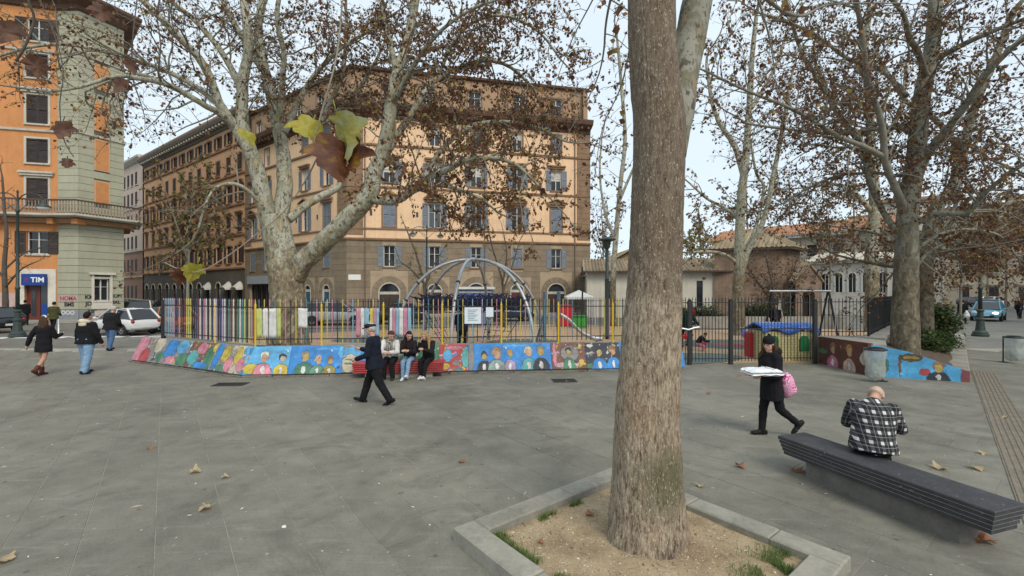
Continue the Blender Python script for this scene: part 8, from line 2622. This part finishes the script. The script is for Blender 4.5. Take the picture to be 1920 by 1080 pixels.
    if hat:
        hm, style = hat
        b = MB()
        if style == 'beanie':
            b.ball(hd(0, -0.012, 0.058), (0.095 * k, 0.112 * k, 0.088 * k), 16, 12, qh); b.ball(hd(0, -0.008, 0.032), (0.098 * k, 0.114 * k, 0.032 * k), 16, 8, qh); b.ball(hd(0, -0.03, 0.150), (0.028 * k, 0.028 * k, 0.026 * k), 8, 6)
            me = remeshed(b, voxel * 0.7, 2); wrinkle(me, 0.004, 30, 1, (2, 2, 0.4)); part(me, 'beanie', hm, t)
        elif style == 'flat':
            b.ball(hd(0, -0.006, 0.080), (0.100 * k, 0.128 * k, 0.048 * k), 16, 10, qh @ Matrix.Rotation(R(8), 3, 'X')); b.ball(hd(0, -0.01, 0.055), (0.088 * k, 0.108 * k, 0.035 * k), 14, 8, qh); b.ball(hd(0, 0.115, 0.052), (0.070 * k, 0.060 * k, 0.014 * k), 12, 6, qh @ Matrix.Rotation(R(-14), 3, 'X'))
            me = remeshed(b, voxel * 0.7, 2); part(me, 'flat_cap', hm, t)
        elif style == 'band':
            b.tube([hd(0.088 * sin(R(a_)), -0.03, 0.045 + 0.088 * cos(R(a_))) for a_ in range(-70, 71, 14)], 0.022 * k, 8); b.build('hair_band', hm, t, smooth=True)
    if hood:
        b = MB()
        pp = [spine_at(0.515 * k) + rt * (0.125 * k * cos(a_)) + f_s * (0.095 * k * sin(a_) - 0.035) + u_s * (0.015 - 0.03 * sin(a_)) for a_ in [2 * pi * j / 20 for j in range(21)]]
        b.tube(pp, [0.038 * k + 0.022 * k * max(0, -sin(2 * pi * j / 20)) for j in range(21)], 8)
        b.ball(spine_at(0.47 * k) - f_s * 0.125 * k, (0.12 * k, 0.045 * k, 0.085 * k), 12, 8)
        me = remeshed(b, voxel, 3); wrinkle(me, 0.008, 10); part(me, 'hood', hood, t)
    if glasses:
        b = MB()
        for sg in (-1, 1):
            b.tube([hd(sg * 0.034 + 0.025 * cos(a_), 0.104, 0.008 + 0.02 * sin(a_)) for a_ in [2 * pi * j / 10 for j in range(11)]], 0.0035, 5); b.bar(hd(sg * 0.06, 0.10, 0.012), hd(sg * 0.082, 0.0, 0.016), 0.003, 4)
        b.build('glasses', EYE, t)
    return t, dict(J=J, A=A, hd=hd, spine=spine_at, f=f_s, u=u_s, rt=rt, k=k)

HAIRK, HAIRB, HAIRR, HAIRBL, HAIRG = cloth('hair_black', (0.010, 0.009, 0.009), 0.6), cloth('hair_brown', (0.06, 0.032, 0.018), 0.6), cloth('hair_dark_red', (0.028, 0.010, 0.010), 0.55), cloth('hair_blonde', (0.30, 0.20, 0.095), 0.6), cloth('hair_grey', (0.42, 0.40, 0.38), 0.7)

# man in flat cap striding to the left
person('man in dark navy coat and flat cap striding left past the red bench', G(702, 757), 176, 1.74, 1.10, lean=4, legs=((-20, 12, 2), (23, 6, 2)), arms=((8, 8, 62, 10), (16, 10, 88, 12)), head=(4, 6), jacket=NAVY, jlen=0.13, jfit=0.034, trousers=BLACK, tfit=0.028, shoes=SHOEK, hair=(HAIRG, 'short'), hat=(cloth('cap_navy', (0.016, 0.022, 0.035)), 'flat'))
# three sitting on the red bench
bm = (RB0 + RB1) / 2 - nB_ * 0.24
def seat_at(px): 
    q = wall_px(px) - nB_ * 0.30
    return V(q.x, q.y, 0)
tA, dA_ = person('person in pale jacket, patterned scarf and black trousers, left of the three on the bench', seat_at(737), 274, 1.74, 1.0, lean=12, spine=14, sit=0.42, legs=((82, 84, 6), (80, 88, 8)), arms=((30, 10, 62, 42), (30, 10, 62, 42)), head=(32, 4), jacket=cloth('jacket_pale', (0.55, 0.54, 0.51)), jlen=0.02, trousers=BLACK, shoes=cloth('shoe_dark', (0.03, 0.028, 0.026)), hair=(HAIRB, 'short'))
SCARF = newmat('scarf_pattern'); vv = SCARF.coord('Object'); SCARF.base(SCARF.ramp(SCARF.noise(vv, 38, 2, 0.5), [(0.42, (0.03, 0.03, 0.03)), (0.55, (0.35, 0.31, 0.27))])); SCARF = SCARF.m
b = MB(); sp = dA_['spine']; f_, u_, r_ = dA_['f'], dA_['u'], dA_['rt']
b.tube([sp(0.53) + r_ * (0.085 * cos(a_)) + f_ * (0.085 * sin(a_)) for a_ in [2 * pi * j / 16 for j in range(17)]], 0.036, 8)
for sg in (-1, 1): b.tube([sp(0.52) + r_ * sg * 0.05 + f_ * 0.10, sp(0.40) + r_ * sg * 0.055 + f_ * 0.165, sp(0.2) + r_ * sg * 0.05 + f_ * 0.175], [0.034, 0.036, 0.03], 8)
b.build('scarf', SCARF, tA, smooth=True)
person('young woman with long dark hair and blue jeans in the middle of the red bench', seat_at(771), 268, 1.66, 0.92, lean=10, spine=10, sit=0.42, legs=((86, 62, -6), (80, 80, -2)), arms=((30, 10, 70, 46), (30, 10, 70, 46)), head=(28, 2), jacket=BLACK2, jlen=0.03, trousers=JEANS, tfit=0.012, shoes=SHOEW, hair=(HAIRR, 'long'), hairlen=0.20)
person('young woman with long blonde hair and black jacket, right of the three on the bench', seat_at(806), 258, 1.66, 0.92, lean=12, spine=10, sit=0.42, legs=((80, 62, -4), (84, 86, -6)), arms=((30, 8, 78, 44), (42, 6, 112, 40)), head=(-38, 4), jacket=BLACK2, jlen=0.03, trousers=BLACK, tfit=0.010, shoes=SHOEW, hair=(HAIRBL, 'long'), hairlen=0.22)

# woman carrying the wrapped package
pw = G(1446, 818)
tw_, dw = person('woman in black hooded coat, beanie and glasses carrying a white package', pw, 186, 1.63, 1.0, lean=3, legs=((-12, 40, 2), (9, 5, 2)), arms=((2, 8, 84, 10), (2, 8, 84, 10)), head=(30, 3), jacket=cloth('coat_black', (0.014, 0.013, 0.016)), jlen=0.26, jfit=0.036, trousers=BLACK, tfit=0.014, boots=SHOEK, hair=(HAIRB, 'long'), hairlen=0.10, hat=(BLACK, 'beanie'), hood=cloth('hood_black', (0.016, 0.015, 0.017)), glasses=True, voxel=0.010)
# wrapped package on her forearms (large flat parcel)
pk = thing('wrapped_package', 'large flat package wrapped in white paper held by the woman in black', 'package', P(1428, 697, 7.05), R(4))
b = MB(); n, m = 22, 12; vs = []
for i in range(n + 1):
    for j in range(m + 1):
        u, v = i / n * 2 - 1, j / m * 2 - 1
        e = max(abs(u), abs(v)) ** 6
        vs.append(V(u * 0.255, v * 0.18, 0.055 * (1 - e * 0.75) + 0.014 * noise.noise(V(u * 3, v * 3, 1)) + 0.006 * noise.noise(V(u * 9, v * 9, 4))))
nv = len(vs)
vs2 = [V(p.x * 0.97, p.y * 0.97, -0.050 * (1 - 0.5 * max(abs(p.x / 0.255), abs(p.y / 0.18)) ** 6) + 0.01 * noise.noise(p * 9)) for p in vs]
fs = []
for i in range(n):
    for j in range(m):
        a_ = i * (m + 1) + j; fs.append((a_, a_ + m + 1, a_ + m + 2, a_ + 1)); fs.append((nv + a_, nv + a_ + 1, nv + a_ + m + 2, nv + a_ + m + 1))
for i in range(n):
    for j in (0, m):
        a_, c_ = i * (m + 1) + j, (i + 1) * (m + 1) + j; fs.append((a_, nv + a_, nv + c_, c_) if j else (a_, c_, nv + c_, nv + a_))
for j in range(m):
    for i in (0, n):
        a_, c_ = i * (m + 1) + j, i * (m + 1) + j + 1; fs.append((a_, nv + a_, nv + c_, c_) if i == 0 else (a_, c_, nv + c_, nv + a_))
b.add(vs + vs2, fs); o = b.build('paper', M('white_paper', (0.74, 0.76, 0.77), 0.55, 0.08, 6, 0.6, 16), pk, smooth=True)
b = MB(); b.box((0.10, 0, 0.060), (0.012, 0.33, 0.004)); b.build('tape', flat('tape', (0.62, 0.62, 0.58), 0.3), pk)
# pink patterned backpack
bpk = thing('backpack', 'pink patterned backpack worn by the woman in black', 'backpack', P(1473, 722, 7.30))
b = MB(); b.ball((0, 0, 0), (0.125, 0.15, 0.21), 18, 14); b.ball((0.06, 0, -0.06), (0.10, 0.13, 0.11), 14, 10)
PKM = newmat('pink_pattern'); vv = PKM.coord('Object'); vo = PKM.new('ShaderNodeTexVoronoi', feature='F1'); vo.inputs['Scale'].default_value = 13; PKM.link(vv, vo.inputs['Vector'])
PKM.base(PKM.ramp(PKM.math('FRACT', PKM.math('MULTIPLY', vo.outputs['Distance'], 4.2)), [(0.0, (0.50, 0.03, 0.20)), (0.45, (0.60, 0.06, 0.28)), (0.58, (0.70, 0.52, 0.60)), (1.0, (0.72, 0.62, 0.67))])); PKM.set(Roughness=0.7); PKM = PKM.m
me = remeshed(b, 0.012, 3); part(me, 'bag', PKM, bpk)
b = MB()
for y in (-0.09, 0.09): b.tube([V(-0.06, y, 0.17), V(-0.15, y, 0.20), V(-0.22, y, 0.12)], 0.016, 6)
b.build('strap', BLACK, bpk, smooth=True)

# plaid-shirted man on the dark bench
PL = newmat('plaid_flannel')
sx = PL.new('ShaderNodeSeparateXYZ'); PL.link(PL.coord('Object', (1, 1, 1)), sx.inputs[0])
def stripe(src, period, off_, width):
    return PL.math('LESS_THAN', PL.math('FRACT', PL.math('ADD', PL.math('DIVIDE', src, period), off_)), width)
c = (0.018, 0.018, 0.020)
per = 0.105
xx = PL.math('ADD', sx.outputs['X'], PL.math('MULTIPLY', sx.outputs['Y'], 0.55))
vx, vz = stripe(xx, per, 0.10, 0.33), stripe(sx.outputs['Z'], per, 0.2, 0.33)
sm_ = PL.math('ADD', vx, vz)
base_c = PL.ramp(PL.math('MULTIPLY', sm_, 0.5), [(0.0, (0.012, 0.012, 0.014)), (0.5, (0.06, 0.06, 0.065)), (1.0, (0.62, 0.62, 0.61))], 'LINEAR')
l1, l2 = stripe(xx, per, 0.42, 0.05), stripe(sx.outputs['Z'], per, 0.50, 0.05)
base_c = PL.mix(PL.math('MULTIPLY', PL.math('MAXIMUM', l1, l2), 0.32), base_c, (0.62, 0.62, 0.61))
fz = PL.noise(PL.coord('Object'), 120, 2, 0.5)
base_c = PL.mix(1.0, base_c, PL.ramp(fz, [(0.3, 0.75), (0.7, 1.15)]), 'MULTIPLY')
PL.base(base_c); PL.set(Roughness=0.95); PL.bump(fz, 0.3, 0.005); PL = PL.m
seat = P(1627, 852, 5.22)
person('bald man in black and white plaid shirt seated on the dark bench, seen from behind', V(4.20, 5.28, 0), 52, 1.70, 1.16, lean=14, spine=26, sit=0.45, legs=((78, 78, 10), (78, 78, 10)), arms=((24, 16, 52, 30), (24, 18, 58, 30)), head=(-14, 22), jacket=PL, jlen=0.06, jfit=0.036, trousers=BLACK, tfit=0.020, shoes=SHOEK, hair=(cloth('hair_fringe', (0.50, 0.37, 0.30), 0.7), 'fringe'), voxel=0.010)

# walkers on the left, seen from behind
person('woman in short black coat and brown boots walking away on the left', G(82, 703), 96, 1.66, 0.98, lean=2, legs=((6, 10, -2), (-10, 30, -3)), arms=((-6, 32, 6, 0), (18, 14, 84, 6)), head=(-16, -2), jacket=BLACK, jlen=0.24, jfit=0.034, boots=BOOT, skin=SKIN2, hair=(HAIRB, 'long'), hairlen=0.18, hat=(WHITEC, 'band'))
person('heavy man in black jacket with cream hood and light jeans walking away on the left', G(162, 700), 84, 1.76, 1.28, lean=2, legs=((8, 4, 3), (-8, 8, 3)), arms=((-4, 14, 14, 4), (6, 18, 16, 4)), head=(6, 0), jacket=BLACK, jlen=0.08, jfit=0.046, trousers=JEANS, tfit=0.040, shoes=SHOEK, hair=(HAIRK, 'short'), hood=CREAMC)
person('man in black padded jacket and blue jeans walking away beside the white car', G(207, 657), 92, 1.78, 1.18, lean=6, spine=6, legs=((14, 8, 4), (-10, 12, 4)), arms=((2, 16, 40, 30), (2, 16, 40, 30)), head=(0, 10), jacket=BLACK2, jlen=0.10, jfit=0.045, trousers=JEANS2, tfit=0.026, shoes=SHOEK, hair=(HAIRG, 'short'), voxel=0.015)
person('person in olive coat walking towards the phone shop', G(100, 622), 100, 1.74, 1.12, lean=4, legs=((12, 6, 3), (-12, 14, 3)), arms=((6, 14, 50, 24), (6, 14, 50, 24)), head=(10, 4), jacket=OLIVE, jlen=0.2, jfit=0.045, trousers=BLACK, shoes=SHOEK, hair=(HAIRK, 'short'), voxel=0.018)
person('person in black standing at the phone shop door', P(47, 606, 31.2) * V(1, 1, 0).length / V(1, 1, 0).length if False else V((47 - 960) / FPX * 31.0, 31.0, 0), 130, 1.72, 1.05, lean=2, legs=((4, 4, 3), (-6, 6, 3)), jacket=BLACK, jlen=0.15, jfit=0.04, trousers=BLACK, shoes=SHOEK, hair=(HAIRK, 'short'), voxel=0.02)
# right-hand street and playground
tq, dq = person('person in black carrying a white bag up the right-hand street', V((1805 - 960) / FPX * 32.5, 32.5, 0), 50, 1.70, 1.1, legs=((14, 8, 3), (-14, 12, 3)), jacket=BLACK, jlen=0.2, jfit=0.045, trousers=BLACK, shoes=SHOEK, hair=(HAIRK, 'short'), voxel=0.02)
b = MB(); b.lathe([(0.03, 0.34), (0.08, 0.22), (0.17, 0.05), (0.19, -0.08), (0.15, -0.18), (0.02, -0.2)], 12)
o = b.build('shopping_bag', M('bag_white', (0.66, 0.66, 0.66), 0.5, 0.1), smooth=True); o.location = V((1805 - 960) / FPX * 32.5 - 0.02, 32.2, 0.62)
tag(o, 'white shopping bag held by the person in black on the right-hand street', 'bag')
person('person in dark coat behind the cars at the right edge', V((1911 - 960) / FPX * 36, 36, 0.13), 200, 1.74, 1.1, legs=((10, 6, 3), (-10, 10, 3)), jacket=NAVY, jlen=0.2, jfit=0.04, trousers=BLACK, shoes=SHOEK, hair=(HAIRK, 'short'), voxel=0.02)
person('adult in dark clothes standing under the climbing dome', V((866 - 960) / FPX * 17.2, 17.2, 0.012), 100, 1.74, 1.1, legs=((3, 2, 3), (-3, 4, 3)), arms=((10, 8, 60, 40), (10, 8, 60, 40)), jacket=NAVY, jlen=0.12, jfit=0.04, trousers=BLACK, shoes=SHOEK, hair=(HAIRK, 'short'), voxel=0.018)
person('adult in dark green jacket bending over behind the gate next to the near trunk', V((1284 - 960) / FPX * 19.2, 19.2, 0.012), 300, 1.72, 1.15, lean=22, spine=14, legs=((10, 12, 4), (-4, 8, 4)), arms=((30, 8, 30, 20), (34, 8, 30, 20)), head=(0, 20), jacket=cloth('jacket_green', (0.01, 0.035, 0.028)), jlen=0.1, jfit=0.045, trousers=BLACK, shoes=SHOEK, hair=(HAIRB, 'short'), hat=(cloth('hat_red', (0.35, 0.02, 0.03)), 'beanie'), voxel=0.018)
person('child in dark top and pink trousers crouching behind the gate', V((1308 - 960) / FPX * 17.6, 17.6, 0.012), 330, 1.15, 1.05, lean=24, spine=16, sit=0.22, legs=((100, 118, 8), (70, 96, 8)), arms=((40, 10, 40, 20), (40, 10, 40, 20)), head=(0, 10), jacket=BLACK2, jlen=0.02, jfit=0.03, trousers=cloth('pink', (0.5, 0.16, 0.2)), shoes=SHOEW, hair=(HAIRB, 'short'), voxel=0.016)
person('adult in black standing behind the playhouse', V((1453 - 960) / FPX * 21.8, 21.8, 0.012), 250, 1.72, 1.05, legs=((3, 2, 3), (-3, 4, 3)), arms=((10, 8, 70, 40), (10, 8, 70, 40)), jacket=BLACK, jlen=0.15, jfit=0.04, trousers=BLACK, shoes=SHOEK, hair=(HAIRK, 'short'), voxel=0.018)

# ================================================================== fallen leaves and litter
LF_T = near_leaf_mat('fallen_leaf_tan', (0.42, 0.33, 0.20), (0.50, 0.40, 0.25), (0.33, 0.22, 0.11), 14)
LF_O = near_leaf_mat('fallen_leaf_orange', (0.30, 0.12, 0.05), (0.38, 0.18, 0.08), (0.20, 0.08, 0.04), 14)
fl = [((278, 841), LF_O, 0.10, 'small brown fallen leaf alone on the paving far left of the planter'), ((357, 888), LF_T, 0.15, 'yellowish fallen leaf between two paving joints at left'), ((416, 898), LF_T, 0.09, 'small curled pale leaf right of the yellowish leaf on the paving'),
      ((394, 953), LF_T, 0.13, 'pale crumpled leaf on the left foreground paving'), ((14, 1056), LF_T, 0.16, 'tan leaf in the bottom left corner'), ((868, 869), LF_O, 0.10, 'curled red-brown leaf on the paving in the middle'),
      ((1383, 874), LF_O, 0.13, 'rusty leaf on the paving between trunk and bench'), ((1314, 915), LF_T, 0.10, 'pale leaf beside the planter kerb right of the trunk'), ((1756, 881), LF_T, 0.17, 'tan leaf on the paving behind the dark bench'),
      ((1828, 877), LF_T, 0.16, 'flat tan leaf near the tactile strip'), ((1843, 850), LF_T, 0.11, 'small tan leaf beside the tactile strip'), ((1890, 785), LF_T, 0.10, 'small leaf lying on the tactile strip'),
      ((1496, 887), LF_O, 0.17, 'rust brown leaf under the far end of the dark bench'), ((1862, 1020), LF_O, 0.17, 'rust brown leaf under the near end of the dark bench'), ((1386, 705), LF_O, 0.12, 'brown leaf on the paving in front of the gate'), ((1327, 738), LF_O, 0.1, 'small dark leaf on the paving left of the woman with the package')]
rr = random.Random(91)
for i, ((px, py), m_, s_, lab) in enumerate(fl):
    o = lobed_leaf(s_, 0.55, 40 + i).build('fallen_leaf', m_, smooth=True)
    q = G(px, py); o.location = V(q.x, q.y, 0.012 + s_ * 0.10); o.rotation_euler = (rr.uniform(-0.15, 0.15), rr.uniform(-0.15, 0.15), rr.uniform(0, 6.28))
    tag(o, lab, 'leaf', 'fallen leaves on the ground')
for i, (px, py, lab) in enumerate(((1000, 966, 'tan leaf on the planter soil left of the trunk'), (1112, 962, 'brown curled leaf on the planter soil close to the trunk'), (1010, 1012, 'small brown leaf on the soil near the left kerb'))):
    q = G(px, py, 0.08); o = lobed_leaf((0.14, 0.10, 0.06)[i], 0.4, 70 + i).build('fallen_leaf', (LF_T, LF_O, LF_O)[i], smooth=True)
    o.location = V(q.x, q.y, soil_z(q) + 0.018); o.rotation_euler = (0.1, 0.1, 2.0 * i); tag(o, lab, 'leaf', 'fallen leaves on the ground')
lt = MB()
for k in range(620):
    y = 2.6 + 11 * rr.random() ** 1.3; x = rr.uniform(-1.14, 1.14) * y
    if in_planter(V(x, y, 0), 0.02): continue
    s_ = rr.uniform(0.004, 0.014) if rr.random() < 0.97 else rr.uniform(0.02, 0.035)
    a_ = rr.uniform(0, 6.28); d_ = V(cos(a_), sin(a_), 0) * s_ * rr.uniform(1, 2.2); e_ = V(-sin(a_), cos(a_), 0) * s_ * 0.7
    c_ = V(x, y, 0.003); lt.add([c_ - d_, c_ - e_ + V(0, 0, s_ * 0.2), c_ + d_, c_ + e_, c_ + V(0, 0, s_ * 0.5)], [(0, 1, 4), (1, 2, 4), (2, 3, 4), (3, 0, 4)])
LM = newmat('litter_bits'); gi = LM.new('ShaderNodeNewGeometry'); LM.base(LM.ramp(gi.outputs['Random Per Island'], [(0, (0.16, 0.10, 0.06)), (0.3, (0.36, 0.30, 0.22)), (0.6, (0.5, 0.47, 0.42)), (1, (0.68, 0.67, 0.65))])); LM = LM.m
tag(lt.build('litter_bits', LM), 'tiny scraps and leaf bits strewn over the paving', 'litter', kind='stuff')

bpy.data.scenes.remove(work)
